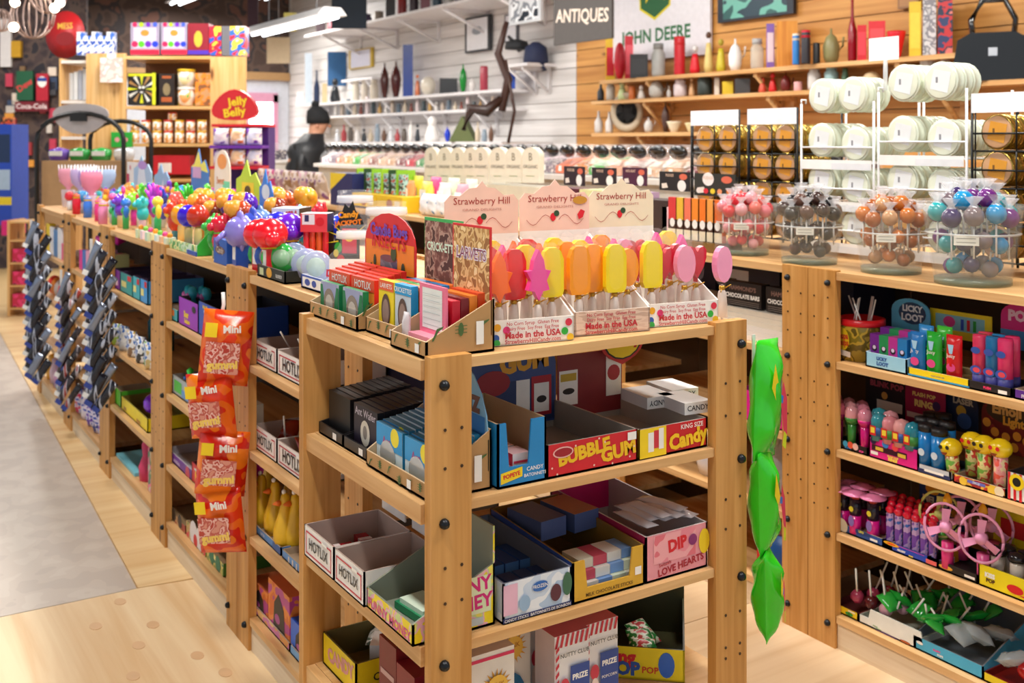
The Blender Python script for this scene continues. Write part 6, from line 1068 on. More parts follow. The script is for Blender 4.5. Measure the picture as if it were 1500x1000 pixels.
mid=[('dark_bottle',"dark glass bottle at the shelf's left end",'bottle',874,886,121,'bottle','20242a'),('glass_jar','etched clear glass jar','jar',887,902,119,'jar','b8b0a4'),('green_lamb','pale green lamb figurine','figurine',903,920,118,'fig','c0d098'),('orange_cup','orange brown cup','cup',920,932,127,'cyl','c86a28'),('white_figurine','white and red small figurine','figurine',933,946,124,'fig','e0d8d0'),('silver_teapot','ornate silver teapot','teapot',948,975,114,'pot','b8b4ac'),('salt_shaker','small silver shaker','shaker',976,984,126,'bottle','c8c4bc'),('red_lid_jar','clear jar with a red lid','jar',985,1008,117,'jar','d8c8c8'),('brown_doll','small doll in a tan dress','doll',1008,1019,110,'fig','d8a878'),('dark_green_jar','dark green square jar','jar',1020,1045,106,'jar','2a3430'),('pale_card','pale slim card','card',1046,1054,114,'thin','d8d0c8'),('toy_truck','yellow and black toy truck','toy',1057,1075,120,'box','d8b818'),('toy_train','black toy train with red base','toy',1075,1100,116,'box','3a3838'),('red_character_mug','small red and tan mug','mug',1110,1124,112,'fig','c84a30'),('red_pepper_jar','red glossy pepper ornament','ornament',1125,1139,104,'fig','d01f20'),('brown_pitcher','dark red glass pitcher','pitcher',1142,1160,106,'pot','6a1a18'),('pink_candle','pink candle','candle',1162,1176,120,'cyl','e0a8a8'),('white_filled_jar','glass jar of white beads','jar',1182,1204,97,'jar','d0ccc8'),('blue_mason_jar','pale blue mason jar','jar',1206,1230,96,'jar','8aa8a8'),('green_bottle_jar','dark green small jar','jar',1232,1244,100,'jar','3a5a40'),('tan_pottery','tan spotted pottery jar','jar',1262,1292,105,'ball','c8b088'),('yellow_toy_radio','yellow toy radio','toy',1312,1346,100,'box','e0b818'),('silver_dish','silver footed dish','dish',1346,1372,86,'bowl','c0bcb8'),('white_tall_tin','white tall tin','tin',1378,1392,88,'cyl','d8d0c8')]
for n,l,c,a,b_,yt,s,cc in mid: wi(n,l+' on the middle pine shelf',c,a,b_,yt,M2,s,cc,4.82)
low=[('glass_shaker','pair of glass shakers in a wire stand','shaker',870,884,163,'bottle','c8c4c0'),('glass_shaker','clear glass shaker beside the round clock','shaker',886,899,164,'bottle','d0ccc8'),('silver_teapot','small round silver pot','pot',942,958,172,'pot','c8c4c0'),('dark_flower_vase','dark vase with stems','vase',968,982,150,'vase','4a3028'),('cream_dish','cream stacked dishes','dish',975,1000,178,'bowl','e8dcc0'),('cream_dish','pale yellow stacked dishes','dish',1002,1022,180,'bowl','e4d8a8'),('tan_jar','tan small jar','jar',1030,1048,176,'jar','c8a878')]
for n,l,c,a,b_,yt,s,cc in low: wi(n,l+' on the lowest pine shelf',c,a,b_,yt,1.376,s,cc,4.82)
o=thing('oval_clock','ornate oval clock with a dark face on the lowest pine shelf','clock',(4.85,P(920,X=4.85).y,1.376),-PI/2+.5); q=MB(); q.lathe([(.0,0),(.09,.0),(.13,.02),(.12,.04),(.085,.03),(.08,.02),(0,.02)],m('b0a088',.5),T((0,0,.15))@R(PI/2,'X'),20,True,1,1.15); q.obj('case',o); q=MB(); q.lathe([(0,.034),(.082,.034)],m('2a2826'),T((0,0,.15))@R(PI/2,'X'),20); q.obj('dial',o)
W1=1.756
white=[('picture_frame','narrow pale picture frame','picture',446,458,78,'thin','b8c4d0'),('navy_lamp','dark navy tall lamp base','lamp',459,469,103,'bottle','1c2a48'),('white_box','white small box','box',434,445,135,'box','e8e6ea'),('tan_book','tan upright book','book',471,480,122,'thin','c8b48a'),('dark_figure','dark carved figure','figurine',482,500,112,'fig','20242a'),('cream_canister','cream canister with dark lid','canister',515,527,118,'jar','d8cfc0'),('cream_canister','cream canister next to another','canister',528,540,117,'jar','d4cabc'),('cream_canister','beige canister by the brown vase','canister',541,555,117,'jar','cabfae'),('brown_vase','glossy brown tall vase','vase',556,571,92,'vase','4a1c14'),('brown_vase','larger glossy brown teardrop vase','vase',571,589,90,'vase','54201a'),('blue_tall_box','tall blue boxed bottle','box',589,606,66,'box','1f3f98'),('orange_ornament','orange and white ornament','ornament',607,616,104,'fig','d87a50'),('cream_toaster','rounded cream toaster','toaster',614,640,112,'ball','e0d8c8'),('black_case','black leather case','case',642,672,115,'box','24262a'),('green_bottle','emerald green teardrop bottle','bottle',672,685,94,'vase','0f8a30'),('white_vase','white china vase','vase',686,698,115,'vase','e4e0dc'),('red_blue_can','red and blue patterned can','can',702,716,97,'cyl','b04050'),('blue_box','blue box at the shelf end','box',742,756,97,'box','2048a8')]
for n,l,c,a,b_,yt,s,cc in white: wi(n,l+' on the upper white shelf',c,a,b_,yt,W1,s,cc,4.84,r=.25)
rr=random.Random(3)
for k in range(26):
    x=492+9.2*k; cc=['e8e4de','c8b8a8','5a6a78','d8c8b0','8a4a40','e8d8d8','3a4a50','c8a060'][k%8]; wi('shelf_figurine','%s small figurine on the lower white shelf'%['white','taupe','slate','sand','rust','blush','charcoal','ochre'][k%8],'figurine',x-3.6,x+3.6,rr.uniform(141,152),1.60,['fig','jar','cyl','bottle'][k%4],cc,4.84,group='figurines on the lower white shelf')
for k in range(24):
    x=494+9.8*k
    if 614<x<697: continue
    cc=['d8dce0','a83a40','5a5048','e8e4e0','2a3038','c8b8a0','8a9aa8','6a4a38'][k%8]; wi('counter_ornament','%s ornament on the low white shelf behind the bins'%['silver','red','umber','white','black','tan','grey blue','brown'][k%8],'ornament',x-4.5,x+4.5,rr.uniform(176,190),1.31,['fig','bottle','jar','pot'][k%4],cc,4.62,group='ornaments behind the bins')
wi('white_statue','large white rounded statue behind the bins','statue',620,646,170,1.31,'fig','ece8e4',4.6); wi('cobalt_bottle','cobalt blue glass bottle behind the bins','bottle',650,661,186,1.31,'vase','1438c0',4.55,None,.15); 
q=MB(); q.prism([(-.12,0),(.12,0),(.0,.22)],-.06,.06,m('5a6438')); tag(q.obj('green_tent_ornament',None,(4.58,P(680,X=4.58).y,1.31),-.9),'olive green triangular ornament behind the bins','ornament')
for k in range(16):
    x=470+17*k; cc=['4a3a40','8a3a48','2f4a5a','c8c0b8','5a4a68','b8a898','3a3a3a','a83a38'][k%8]; wi('high_shelf_box','%s %s on the high white shelf'%(['dark brown','wine','slate blue','pale','violet','beige','black','red'][k%8],['box','jar','tin'][k%3]),'box',x-8,x+8,(36 if x<560 else 8)-rr.uniform(0,8)-.12*(x-436),2.52,['box','jar','cyl'][k%3],cc,4.68,group='clutter on the high white shelf')
# pictures, caps, signs, hanging things on the wall
def wall_pic(lab,x0,x1,y0,y1,fc,ic,X=4.97,cat='picture',name='framed_picture',extra=None):
    a=P(x0,y1,X=X); b_=P(x1,y0,X=X); yc=P((x0+x1)/2,X=X); zb=P((x0+x1)/2,y1,X=X).z; zt_=P((x0+x1)/2,y0,X=X).z; w_=a.y-b_.y; h=zt_-zb
    o=thing(name,lab,cat,(X,a.y,zb),-PI/2); q=MB(); q.box(0,0,0,w_,.025,h,m(fc)); q.obj('frame',o); art(o,[('r',m(ic) if isinstance(ic,str) else ic,w_*.08,h*.06,w_*.92,h*.94)]+(extra(w_,h) if extra else []),None,'picture'); return o
wall_pic('black framed pale print beside the bracket',681,717,24,76,'2a2c30','e8e8ec',4.95,extra=lambda w,h:[('d',m('9aa0a8'),w*.5,h*.6,w*.2,h*.12)])
wall_pic('second pale framed print by the caps',739,757,20,62,'5a5a60','dfe0e6')
wall_pic('gold edged framed postcard',511,545,72,100,'c8a83a','d8d8e8',4.97); wall_pic('dark blue framed landscape cut by the top edge',1051,1162,-40,27,'1a2230',blot(['2a5a58','6ab0a0','1f3a48'],5),4.96); wall_pic('wooden framed plaque above the red bottles',1315,1345,-40,12,'8a6038','a87848',4.96)
wall_pic('chrome edged old mirror tray near the caps',745,792,-30,34,'d0d4d8',blot(['d8dce0','8a9098','f0f4f8','3a4048'],8,.1),4.6,'tray','mirror_tray')
jd=wall_pic('white tractor maker sign with green letters and a shield','899','1040','-70','84','e4e2e6','e6e4ea') if False else None
X=4.96; a=P(898,X=X); b_=P(1040,X=X); zb=P(970,86,X=X).z; w_=a.y-b_.y; h=.95
o=thing('tractor_sign','large white sign with green JOHN DEERE lettering and a green shield','sign',(X,a.y,zb),-PI/2); q=MB(); q.box(0,0,0,w_,.02,h,m('e2e0e6')); q.obj('sign_board',o)
sx=w_*.46; sz=.31
art(o,[('t','JOHN DEERE',w_*.125,m('1f6a3a'),w_*.46,.17,1,0,.03),('p',m('d8c818'),[(sx-.19,sz+.5),(sx-.17,sz+.06),(sx,sz-.03),(sx+.17,sz+.06),(sx+.19,sz+.5)]),('p',m('1a5a30'),[(sx-.175,sz+.5),(sx-.155,sz+.07),(sx,sz-.01),(sx+.155,sz+.07),(sx+.175,sz+.5)]),('p',m('e8c818'),[(sx-.1,sz+.1),(sx-.03,sz+.17),(sx+.06,sz+.16),(sx+.11,sz+.1),(sx+.1,sz+.19),(sx+.05,sz+.23),(sx-.05,sz+.22),(sx-.09,sz+.27),(sx-.1,sz+.2)])])
X=4.3; a=P(811,X=X); b_=P(896,X=X); zb=P(850,62,X=X).z; w_=a.y-b_.y; h=.34
o=thing('antiques_sign','hanging dark grey sign with pale antiques lettering','sign',(X,a.y,zb),-PI/2); q=MB(); q.box(0,0,0,w_,.02,h,m('4a4644',.7)); q.obj('sign_board',o); art(o,[('t','ANTIQUES',w_*.19,m('d8c8b8'),w_*.5,h*.52,1,-.08,.02)]); 
for x_ in (.04,w_-.04): q=MB(); q.tube([(x_,.01,h),(x_,.01,3.25-zb)],.006,m('3a3a3c'),5); q.obj('hanging_chain',o)
def cap(lab,x,yt,yb,c):
    X=4.85; p=P(x,yb,X=X); hh=P(x,yt,X=X).z-p.z; o=thing('baseball_cap',lab,'cap',(X,p.y,p.z),-PI/2-.4); q=MB(); q.lathe([(.1,hh*.35),(.105,hh*.5),(.09,hh*.85),(.03,hh),(0,hh*1.01)],m(c,.7),None,14); q.obj('crown',o); q=MB(); q.prism([(-.09,.0),(.09,0),(.1,-.1),(.05,-.17),(-.05,-.17),(-.1,-.1)],hh*.3,hh*.33,m(c,.7),'z',R(-.9,'X')); q.obj('brim',o)
cap('navy baseball cap with a red badge hung on the wall',785,62,114,'1c2648'); cap('black baseball cap on the short wall shelf',757,58,80,'26282c')
q=MB(); q.tube([(0,0,0),(.05,.02,.25),(-.03,0,.45),(.04,0,.7)],[.03,.035,.03,.02],m('3a2018',.5),8); q.tube([(0,0,.1),(-.12,0,.0),(-.25,0,.02),(-.3,0,-.15)],[.03,.05,.05,.02],m('2f1a14',.4),8); q.tube([(.03,0,.4),(.1,0,0),(.05,0,-.25)],.014,m('3a2018'),6); tag(q.obj('leather_harness',None,(4.4,P(735,X=4.4).y,1.55),-.6),'dark brown leather harness hanging by the low shelf','harness')
for k,(x0,x1,y0,y1,c,lb) in enumerate(((480,507,76,126,'2a5a8a','blue denim overalls hung on the white wall'),(486,537,-20,42,'26323f','dark blue cloth banner hanging from the ceiling'),(363,378,-20,52,'3a2430','dark purple cloth hanging by the light'),(391,425,55,93,'cbb89a','blank tan card hanging under the light'),(416,434,19,46,'e0d878','yellow price card clipped to the light'))):
    X=[4.9,3.9,3.4,3.6,3.55][k]; p=P((x0+x1)/2,y1,X=X); w2=(x1-x0)*X/(VX+((x0+x1)/2-750)/F*RX)/F; zt_=P((x0+x1)/2,y0,X=X).z
    o=thing('hanging_cloth' if k<3 else 'hanging_card',lb,'cloth' if k<3 else 'sign',(X,p.y,p.z),-.6); q=MB(); q.box(-w2/2,-.01,0,w2/2,.01,zt_-p.z,m(c,.8)); q.obj('panel',o); 
    if k: q=MB(); q.tube([(0,0,zt_-p.z),(0,0,3.25-p.z)],.004,GREY,5); q.obj('hanging_string',o)
# black leather handbag
o=thing('handbag','shiny black leather handbag with tall handles on the pine shelf','handbag',(4.8,P(1455,X=4.8).y,M2),-PI/2+.55); bl_=m('0b0c0f',.15,0,1,0,.6)
q=MB(); q.prism([(-.19,0),(.19,0),(.16,.2),(.1,.235),(-.1,.235),(-.16,.2)],-.06,.06,bl_); q.obj('bag_body',o)
for s in (-1,1): q=MB(); q.tube([(-.09,s*.04,.2),(-.1,s*.04,.3),(-.05,s*.04,.4),(.05,s*.04,.4),(.1,s*.04,.3),(.09,s*.04,.2)],.013,bl_,8); q.obj('handle',o)
q=MB(); q.box(-.02,-.066,.12,.02,-.06,.16,STEEL); q.obj('buckle',o)
# ---------------- shopper ----------------
def loft(b,rings,mt_,n=16):
    v=[];f=[]
    for (x,y,z,rx,ry) in rings: v+=[(x+rx*math.cos(2*PI*i/n),y+ry*math.sin(2*PI*i/n),z) for i in range(n)]
    for j in range(len(rings)-1):
        for i in range(n): f.append((j*n+i,j*n+(i+1)%n,(j+1)*n+(i+1)%n,(j+1)*n+i))
    f.append(list(range(n-1,-1,-1))); f.append([(len(rings)-1)*n+i for i in range(n)]); b.add(v,f,mt_,None,True)
pp=P(443,X=3.75); o=thing('person','person in a black puffer jacket and black pom-pom beanie browsing the bins','person',(3.75,pp.y,0),1.0)
jk=m('14161a',.55); q=MB()
loft(q,[(0,0,.04,.16,.12),(0,0,.45,.17,.13),(0,0,.85,.2,.16),(0,.0,1.1,.23,.17),(0,-.04,1.28,.25,.17),(0,-.07,1.38,.24,.15),(0,-.1,1.44,.15,.11),(0,-.13,1.48,.065,.07),(0,-.15,1.53,.07,.085),(0,-.17,1.6,.085,.1),(0,-.17,1.67,.08,.095),(0,-.17,1.72,.03,.04)],m('b8856a',.6))
q.ball(.014,m('b07a60',.6),(0,-.275,1.575),None,8,.8,1.2,1.3)
for s in (-1,1): q.ball(.02,m('b07a60',.6),(s*.086,-.165,1.58),None,8,.4,.8,1.3); q.ball(.009,BK,(s*.032,-.262,1.605),None,6); [q.tube([(s*.16+(i-2)*.014,-.38,1.1),(s*.16+(i-2)*.016,-.43,1.09),(s*.16+(i-2)*.014,-.46+.01*abs(i-2),1.06)],.008,m('b8856a',.6),6) for i in range(5)]
q.ball(.02,m('8a4a40',.6),(0,-.262,1.54),None,8,1,.3,.3)
for s in (-1,1): q.tube([(s*.2,-.02,1.38),(s*.27,-.05,1.15),(s*.22,-.25,1.05),(s*.16,-.38,1.1)],[.075,.07,.055,.035],jk,10)
q.obj('body',o)
q=MB(); prof=[]
for i in range(9): z=.78+.075*i; e=.026*(i%2); w0=.235+.03*math.sin(PI*i/10); prof.append((0,-.015-.006*i,z,w0+e,.185+e))
loft(q,prof+[(0,-.08,1.42,.19,.14),(0,-.12,1.5,.1,.1)],jk); q.obj('puffer_jacket',o)
q=MB(); loft(q,[(0,-.16,1.6,.1,.118),(0,-.16,1.66,.106,.122),(0,-.15,1.73,.095,.105),(0,-.14,1.78,.045,.05)],m('0f1013',.9)); q.ball(.042,m('101114',.95),(0,-.13,1.8),None,10); q.obj('beanie',o)
for s in (-1,1): q=MB(); loft(q,[(s*.1,0,.0,.07,.12),(s*.1,0,.08,.07,.09),(s*.1,.0,.45,.085,.09),(s*.09,0,.82,.11,.12)],m('22252c',.8)); q.obj('trouser_leg',o)
o.scale=(.94,.94,.925)
# ---------------- pine tower with jelly bean goods (faces the entrance) ----------------
dT=7.4; tp=P(246,200,d=dT); rzT=-TH
o=thing('pine_display_tower','tall pine display tower of jelly bean cans and games','shelf',(tp.x,tp.y,0),rzT)
def tx(x): return (x-246)*dT/F
def tz(y): return CH+(YH-y)*dT/F
TW=wood('Z','cf9a52','e8bf82',True); TX=wood('X','cf9a52','e8bf82',False)
q=MB(); q.box(tx(126),0,0,tx(184),.025,tz(78),TW); q.obj('side_panel',o); q=MB(); q.box(tx(308),0,0,tx(360),.025,tz(83),TW); q.obj('side_panel',o)
q=MB(); q.box(tx(184),.4,0,tx(308),.42,tz(60),m('7a5230',.6)); q.obj('back_panel',o)
for y_ in (82,155,210,262,320): q=MB(); q.box(tx(184),.0,tz(y_)-.022,tx(308),.4,tz(y_),TX); q.obj('shelf_board',o)
for x_,y_ in ((126,78),(87,90)): pass
for y_ in (88,147,200): q=MB(); q.box(tx(86),.03,tz(y_)-.02,tx(126),.4,tz(y_),m('e8e0d8')); q.obj('shelf_board',o)
q=MB(); q.box(tx(84),.03,0,tx(87),.4,tz(85),TW); q.obj('side_panel',o)
def onT(name,lab,cat,x0,x1,yt,yb,mt_,dy=.03,d=.12,design=None,group=None,cyl=False):
    x=(x0+x1)/2; w2=(x1-x0)*dT/F; h=tz(yt)-tz(yb); c,s=math.cos(rzT),math.sin(rzT); lx=tx(x)
    p=(tp.x+c*lx-s*dy,tp.y+s*lx+c*dy,tz(yb)+.001)
    if cyl:
        t_=thing(name,lab,cat,p,rzT,group); q=MB(); q.lathe([(w2/2,0),(w2/2,h*.86)],mt_,T((0,w2/2,0)),14); q.obj('can_body',t_); q=MB(); q.lathe([(w2*.52,h*.86),(w2*.52,h),(0,h)],m(design or 'e8c028'),T((0,w2/2,0)),14); q.obj('lid',t_); return t_
    return carton(name,lab,cat,(Vector(p)-Vector((c*w2/2,s*w2/2,0)),w2,rzT),d,h,mt_,group=group,design=design)
canm=blot(['f0ece4','e8a038','f4f0ea','d86a3a'],22,.35)
for r_ in range(2):
    for k in range(7):
        x=193+16.5*k; onT('jelly_bean_can','white and orange jelly bean can with a %s lid in the %s row'%(['yellow','red'][k%2],['lower','upper'][r_]),'can',x-6.5,x+6.5,[192,176][r_],[209.5,193][r_],canm,.03,design=['e8b820','d83a2a'][k%2],group='jelly bean cans on the tower',cyl=True)
onT('jelly_bean_can','single jelly bean can stacked on top of the upper row','can',242,255,165,176,canm,.03,design='d83a2a',cyl=True)
onT('joke_candy_box','black and yellow sunburst candy box','candy box',185,226,107,154,m('1c1c1e'),design=lambda w,h:[('p',m(c),[(w*.5+.02*math.cos(a),h*.5+.02*math.sin(a)),(w*.5+.1*math.cos(a-.12),h*.5+.1*math.sin(a-.12)),(w*.5+.1*math.cos(a+.12),h*.5+.1*math.sin(a+.12))]) for a,c in [(i*PI/6,['d8e020','e8e8e0','b88a50'][i%3]) for i in range(12)]]+[('r',m('d8e020'),w*.02,h*.9,w*.98,h*.98),('r',m('d8e020'),w*.88,0,w,h),('d',BK,w*.5,h*.46,w*.14),('d',WH,w*.44,h*.55,w*.05),('d',WH,w*.56,h*.55,w*.05),('p',WH,[(w*.42,h*.42),(w*.58,h*.42),(w*.5,h*.36)])])
onT('brown_monster_box','black and rust lettered candy box','candy box',231,253,108,154,m('241a16'),design=lambda w,h:[('r',m('b05a2a'),w*.2,h*.85,w*.8,h*.93),('d',m('8a7a58'),w*.5,h*.5,w*.25,h*.2),('r',m('b05a2a'),w*.15,h*.1,w*.85,h*.25)])
for k,(yt,yb) in enumerate(((128,154.5),(101,128))): onT('gourmet_tin','%s round popcorn tin'%['lower white and orange','upper yellow and white'][k],'can',255,280,yt,yb,[blot(['f0e8dc','e8a060','5aa848'],16),blot(['f4ecd8','e8d8a0','8a8a80'],16)][k],design=['f0e8e0','e8c020'][k],cyl=True)
onT('orange_candy_box','orange and brown candy box at the tower edge','candy box',284,307,107,154,blot(['c89868','e88a28','8a5a38'],20))
onT('green_dot_box','green box with pink dots low on the tower','candy box',165,195,194,216,m('2aa838'),-.03,.026,lambda w,h:[('d',m('e8a0a0'),w*.3,h*.5,w*.12),('d',m('e8a0a0'),w*.7,h*.5,w*.12)])
onT('red_candy_carton','red carton on the lower tower shelf','candy box',222,276,228,256,m('c8202c'),design=lambda w,h:[('r',m('f0e8e0'),w*.15,h*.1,w*.5,h*.6)])
for k,(a_,b_) in enumerate(((189,231),(234,272))):
    onT('gumball_gift_box','clear gift box of coloured gumballs %s'%['beside the blue packs','beside the red gift box'][k],'candy box',a_,b_,33,80,m('a098b0',.2),design=lambda w,h:[('r',m('d81a40'),0,0,w,h*.16),('r',m('c8c0d8'),w*.1,h*.2,w*.9,h*.85),('d',m('e88a30'),w*.5,h*.68,w*.15,h*.1)]+[('d',m(c),w*x,h*.33,w*.11) for c,x in (('e01a5a',.15),('58d020',.38),('6a1ab8',.62),('1a38d0',.86))]+[('d',m(c),w*x,h*.94,w*.08) for c,x in (('e01a5a',.15),('a8d020',.38),('6a1ab8',.62),('3a58d0',.86))],group='gumball gift boxes')
onT('red_gift_box','dark red gift box with a figure window','candy box',273,304,34,80,m('8a1428'),design=lambda w,h:[('r',m('4a2ab0'),0,0,w,h*.14),('d',m('c8b038'),w*.5,h*.5,w*.2,h*.26)])
for k,(a_,b_) in enumerate(((305,322),(323,335),(335,357))): onT('board_game_box',['blue and red game box','grey game box edge','bright game box with yellow panel'][k],'game box',a_,b_,38,81,[blot(['2a58b8','d82038','e8d040'],14),m('6a6a70'),blot(['d82a38','2a68c0','e8d048','e8e8f0'],12)][k])
for k in range(5): onT('blue_candy_pack','blue and white candy pack in the top left row','candy pack',108+11*k,118.5+11*k,46+(k%2)*6,80,blot(['2a58b8','e8ecf4','3a70d0'],18),.05,.06,group='blue packs on the tower')
for k in range(5): onT('white_bottle_pack','white slim bottle on the tower side shelf','bottle',93+6.5*k,98.5+6.5*k,106-2*k,146,m(['d8dce0','e8ecf0','b8c0d0'][k%3]),.1,.05,group='white bottles on the tower side')
o=thing('round_tin_sign','round red tin sign with yellow letters beside the tower','sign',P(97,62,d=7.6).xy.to_3d()+Vector((0,0,tz(88)+.195)),-TH-.3); q=MB(); q.lathe([(.16,0),(.17,.01),(0,.012)],m('b81f24'),R(PI/2,'X'),22); q.obj('disc',o); art(o,[('t','MESS',.06,m('e8c048'),0,.06),('d',m('8a1418'),0,-.03,.08,.05)],T((0,-.012,0)))
o=thing('hanging_tag_pack','clear hanging pack on the pine tower panel','candy pack',P(164,121,d=7.36),-TH); q=MB(); q.box(-.075,-.02,0,.075,.005,.17,blot(['e8dcd4','d8c0b8','f4ece8'],20,.25)); q.obj('pack',o); q=MB(); q.box(-.03,-.012,.17,.03,.0,.2,m('e8e8ea')); q.obj('hang_tab',o)
# jelly bean stand with red bean sign
jd_=6.9; jp=P(345,200,d=jd_)
o=thing('jelly_bean_stand','purple tiered jelly bean bag stand under the red bean sign','display stand',(jp.x,jp.y,0),-TH)
def jx(x): return (x-345)*jd_/F
def jz(y): return CH+(YH-y)*jd_/F
q=MB(); q.box(jx(314),.1,0,jx(388),.3,jz(183),m('4a1f7a')); q.obj('back_column',o)
for y_,c in ((213,'6a2aa8'),(243,'c81a30'),(275,'4a1f7a')): q=MB(); q.box(jx(313),-.1,jz(y_)-.02,jx(389),.1,jz(y_),m(c)); q.obj('tier',o)
q=MB(); q.box(jx(313),-.05,jz(186),jx(389),.3,jz(182),RED); q.obj('top_cap',o)
c,s=math.cos(-TH),math.sin(-TH)
o=thing('bean_sign','red bean shaped sign with yellow jelly lettering','sign',(jp.x,jp.y,jz(182)),-TH); q=MB(); pl_=[(.14*math.cos(a)*(1+.06*math.cos(2*a)),.105+.1*math.sin(a)-.02*math.cos(a*2)) for a in [i*2*PI/24 for i in range(24)]]; q.prism(pl_,-.03,.03,m('d0141c',.2,0,1,0,.5)); q.obj('bean',o); art(o,[('t','Jelly',.075,m('f4d81a'),.02,.145,1,.15,.03),('t','Belly',.075,m('f4d81a'),.0,.075,1,.15,.03)],T((0,-.031,0)))
for r_,(y_,) in enumerate(((213,),(243,))):
    for k in range(3):
        lx=jx(327+24*k); q=MB(); cc=['e8d8e8','f0c8a0','d8d8f0'][k]; q.pillow(.1,.108,.06,m(cc,.3),None,8,8,seed=k,mf=blot([cc,'f4f0f0','7a3ab0' if k!=1 else 'e87a30'],18)); tag(q.obj('jelly_bean_bag',None,(jp.x+c*lx+s*.05,jp.y+s*lx-c*.05,jz(y_)+.002),-TH),'%s jelly bean bag on the %s tier of the purple stand'%(['lilac','orange','lavender'][k],['upper','lower'][r_]),'candy bag','jelly bean bags on the stand')
# black arched stand with a bean shaped sign back, at the end of the toy island
aX=1.2; ad=6.75; ap=P(120,200,d=ad)
o=thing('arched_stand','black arched rack with a grey bean shaped sign back','display stand',(ap.x,ap.y,0),-TH)
def ax(x): return (x-120)*ad/F
def az(y): return CH+(YH-y)*ad/F
for dy,x0,x1,yt in ((0,54,181,166),(.35,100,194,176)):
    q=MB(); pts=[(ax(x0),dy,.0),(ax(x0),dy,az(205))]+[(ax((x0+x1)/2)-(ax(x1)-ax(x0))/2*math.cos(a),dy,az(205)+(az(yt)-az(205))*math.sin(a)) for a in [i*PI/12 for i in range(1,12)]]+[(ax(x1),dy,az(205)),(ax(x1),dy,0)]; q.tube(pts,.015,m('141517',.35),8); q.obj('arch_tube',o)
q=MB(); bp=[(ax(115)+.17*math.cos(a)*(1+.05*math.cos(2*a)),az(171)+.098*math.sin(a)+.014*math.cos(2*a)) for a in [i*2*PI/26 for i in range(26)]]; q.prism(bp,.03,.045,m('b4aeb0',.5)); q.obj('bean_sign_back',o)
q=MB(); q.box(ax(104),-.02,az(178),ax(128),.0,az(166),m('141517')); q.obj('clamp',o)
q=MB(); q.box(ax(56),.05,az(262)-.3,ax(186),.35,az(236),m('b08a60',.7)); q.obj('kraft_box',o)
for k,(x,c) in enumerate(((67,'6a4ab0'),(98,'2a9a48'),(131,'30a850'),(165,'d8dce0'))):
    lx=ax(x); q=MB(); q.lathe([(.05,0),(.06,.04),(.055,.07),(.0,.085)],m(c,.2,0,.85),None,14,True,1.15,.9); q.box(-.04,-.062,.03,.04,-.05,.06,m('d8d8d4')); tag(q.obj('plastic_candy_tub',None,(ap.x+math.cos(-TH)*lx+math.sin(TH)*.2,ap.y+math.sin(-TH)*lx+math.cos(TH)*.2,az(236)+.001),-TH),'%s plastic candy tub on the arched rack box'%['purple','green','bright green','white'][k],'candy tub')
# far left clutter
def far(name,lab,cat,x0,x1,y0,y1,mt_,d=9.,dep=.2,design=None):
    p=P((x0+x1)/2,y1,d=d); w2=(x1-x0)*d/F; h=(y1-y0)*d/F; c,s=math.cos(-TH),math.sin(-TH); p=p-Vector((c*w2/2,s*w2/2,0))
    return carton(name,lab,cat,(p,w2,-TH),dep,h,mt_,design=design)
fw=P(20,300,d=11)
o=thing('slat_wall_panel','dark cluttered slat wall panel behind the far displays','panel',(fw.x,fw.y,0),-TH); q=MB(); q.box(-2.6,.0,0,.75,.05,2.9,blot(['3a3034','4a3c3c','5a4a44','2a2830'],7,.8)); q.obj('panel',o)
far('soda_sign','long dark red soda sign with white script','sign',22,70,149,163,m('7a1f2c'),10.9,.03,lambda w,h:[('t','Coca-Cola',h*.75,m('f0e0e0'),w*.5,h*.5,1,0,.02)])
far('green_soda_sign','dark green soda bottle sign on the far panel','sign',24,48,104,147,m('1f5a3c'),10.9,.03,lambda w,h:[('t','Dew',h*.3,m('d83a40'),w*.5,h*.5,1,.6,.03)])
far('soda_cap_sign','red white and blue tall soda sign','sign',53,70,108,148,m('b81f34'),10.9,.03,lambda w,h:[('d',WH,w*.5,h*.7,w*.4,h*.2),('r',m('1f3f98'),w*.1,h*.72,w*.9,h*.85)])
far('yellow_tool_bag','yellow pack hanging at the far left','bag',16,30,60,84,m('c8981f'),10.94,.05); far('white_bag','pale blue banner at the far left edge','banner',0,16,28,98,m('e4e0e0'),10.96,.03)
far('blue_floor_display','tall royal blue floor display at the far left','display stand',-6,17,182,330,m('1f48b8'),8.6,.3,lambda w,h:[('r',m('e8d020'),0,h*.2,w,h*.28),('r',m('a8c0d8'),w*.1,h*.35,w*.9,h*.55),('r',m('183058'),w*.1,h*.62,w*.9,h*.9)])
for k,(y0,y1,c) in enumerate(((172,192,'e8581f'),(220,240,'d8682a'),(236,255,'c83a28'))): far('orange_snack_bag','%s orange snack bag hanging beside the blue floor display'%['topmost','middle','lowest'][k],'candy bag',1,18,y0,y1,blot(['e8581f','2a2018','f08a3a'],24),8.7,.05)
far('pink_tub','hot pink storage tub on the floor','tub',2,16,324,345,m('e0207a'),8.2,.25)
o=thing('small_pine_rack','narrow pine rack of red goods by the far displays','shelf',P(28,345,d=8.),-TH); o.location.z=0
for xx in (-.09,.07): q=MB(); q.box(xx,0,0,xx+.02,.25,.62+.1,TW); q.obj('side_panel',o)
for zz in (.05,.22,.39,.56,.7): q=MB(); q.box(-.07,0,zz,.07,.25,zz+.012,TX); q.obj('shelf_board',o)
for zz in (.062,.232,.402): q=MB(); q.box(-.06,.02,0,.06,.2,.1,blot(['c81f48','e83a78','8a1f30'],20)); c_=q.obj('red_goods_box',None,o.location+Vector((0,0,zz)),-TH); tag(c_,'red box of goods on the narrow pine rack','candy box','red boxes on the narrow rack')
rr=random.Random(9)
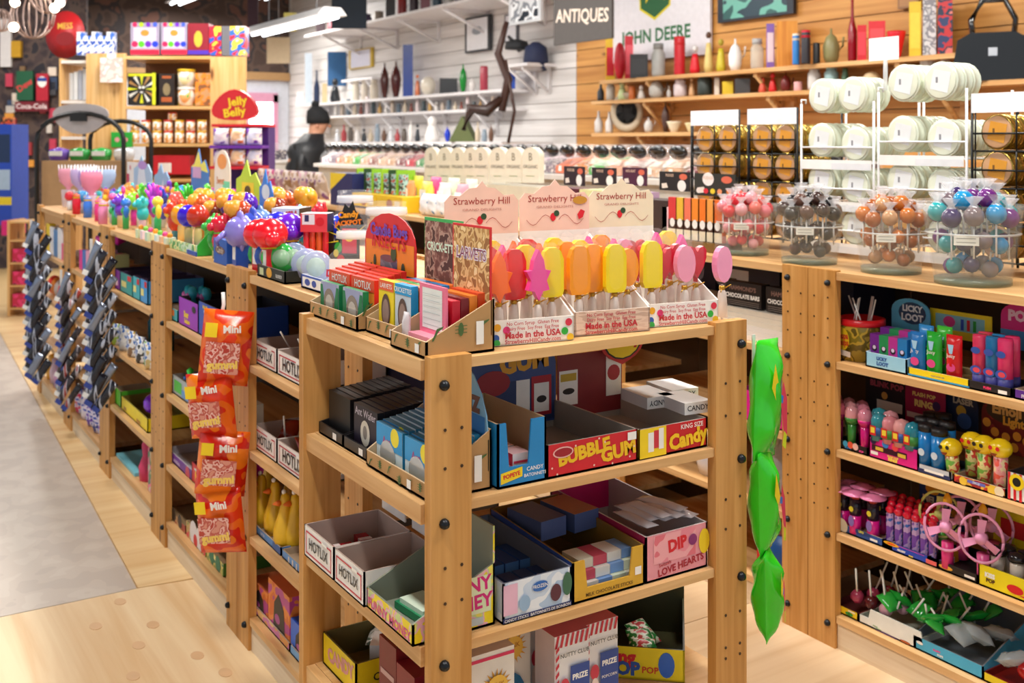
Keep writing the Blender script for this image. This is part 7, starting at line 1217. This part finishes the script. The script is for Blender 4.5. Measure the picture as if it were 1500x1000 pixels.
for k in range(26):
    x=6+rr.uniform(0,112); y=rr.uniform(96,235); cc=['a83a40','e8a040','d8d0c8','3a4a68','8a6a48','c8405a','e8d8c8','4a4a50'][k%8]
    far('hanging_goods_pack','%s small pack hanging on the dark far panel'%['wine','amber','ivory','navy','brown','rose','cream','grey'][k%8],'candy pack',x,x+rr.uniform(7,13),y,y+rr.uniform(9,20),m(cc),10.96,.03)['group']='packs on the far panel'
# wire globe chandelier with bulbs
o=thing('wire_globe_lamp','hanging cluster of wire globes with small bulbs','ceiling lamp',P(50,50,d=6.5)); g0=o.location.copy(); o.location=(g0.x,g0.y,0)
for k,(x,y,r_) in enumerate(((48,22,30),(2,30,14),(70,-10,26))):
    p=P(x,y,d=6.5)-Vector((g0.x,g0.y,0)); R_=r_*6.5/F
    q=MB()
    for i in range(10):
        a=i*2*PI/10; q.tube([p+Vector((R_*math.sin(t)*math.cos(a),R_*math.sin(t)*math.sin(a),-R_*math.cos(t)*1.15)) for t in [j*PI/8 for j in range(9)]],.005,m('c8b0a8',.3,.7),4)
    q.obj('wire_globe',o)
    q=MB(); q.tube([p+Vector((0,0,R_)),(p.x,p.y,3.25)],.006,DK,5); q.obj('cord',o)
for k,(x,y) in enumerate(((22,4),(88,4),(20,40),(80,12))):
    p=P(x,y,d=6.4)-Vector((g0.x,g0.y,0)); q=MB(); q.ball(.028,m('fff0d8',.3,0,1,9),p,None,10); q.obj('bulb',o)
q=MB(); q.tube([(-1.5,8.3,2.55),(2.3,6.1,2.55)],.11,m('9a948e',.4,.6),14); q.tube([(-1.5,8.3,2.55),(-1.6,8.36,3.25)],.06,m('9a948e',.4,.6),10); q.tube([(2.3,6.1,2.55),(2.4,6.05,3.25)],.06,m('9a948e',.4,.6),10); tag(q.obj('ceiling_duct'),'round grey metal ceiling duct near the globe lamp','duct')

# rest everything a hair above its support
for o in list(bpy.data.objects):
    if o.parent is None and o.get('category') and o.get('category')!='shelf' and o.type in('MESH','EMPTY'): o.location.z+=.0012
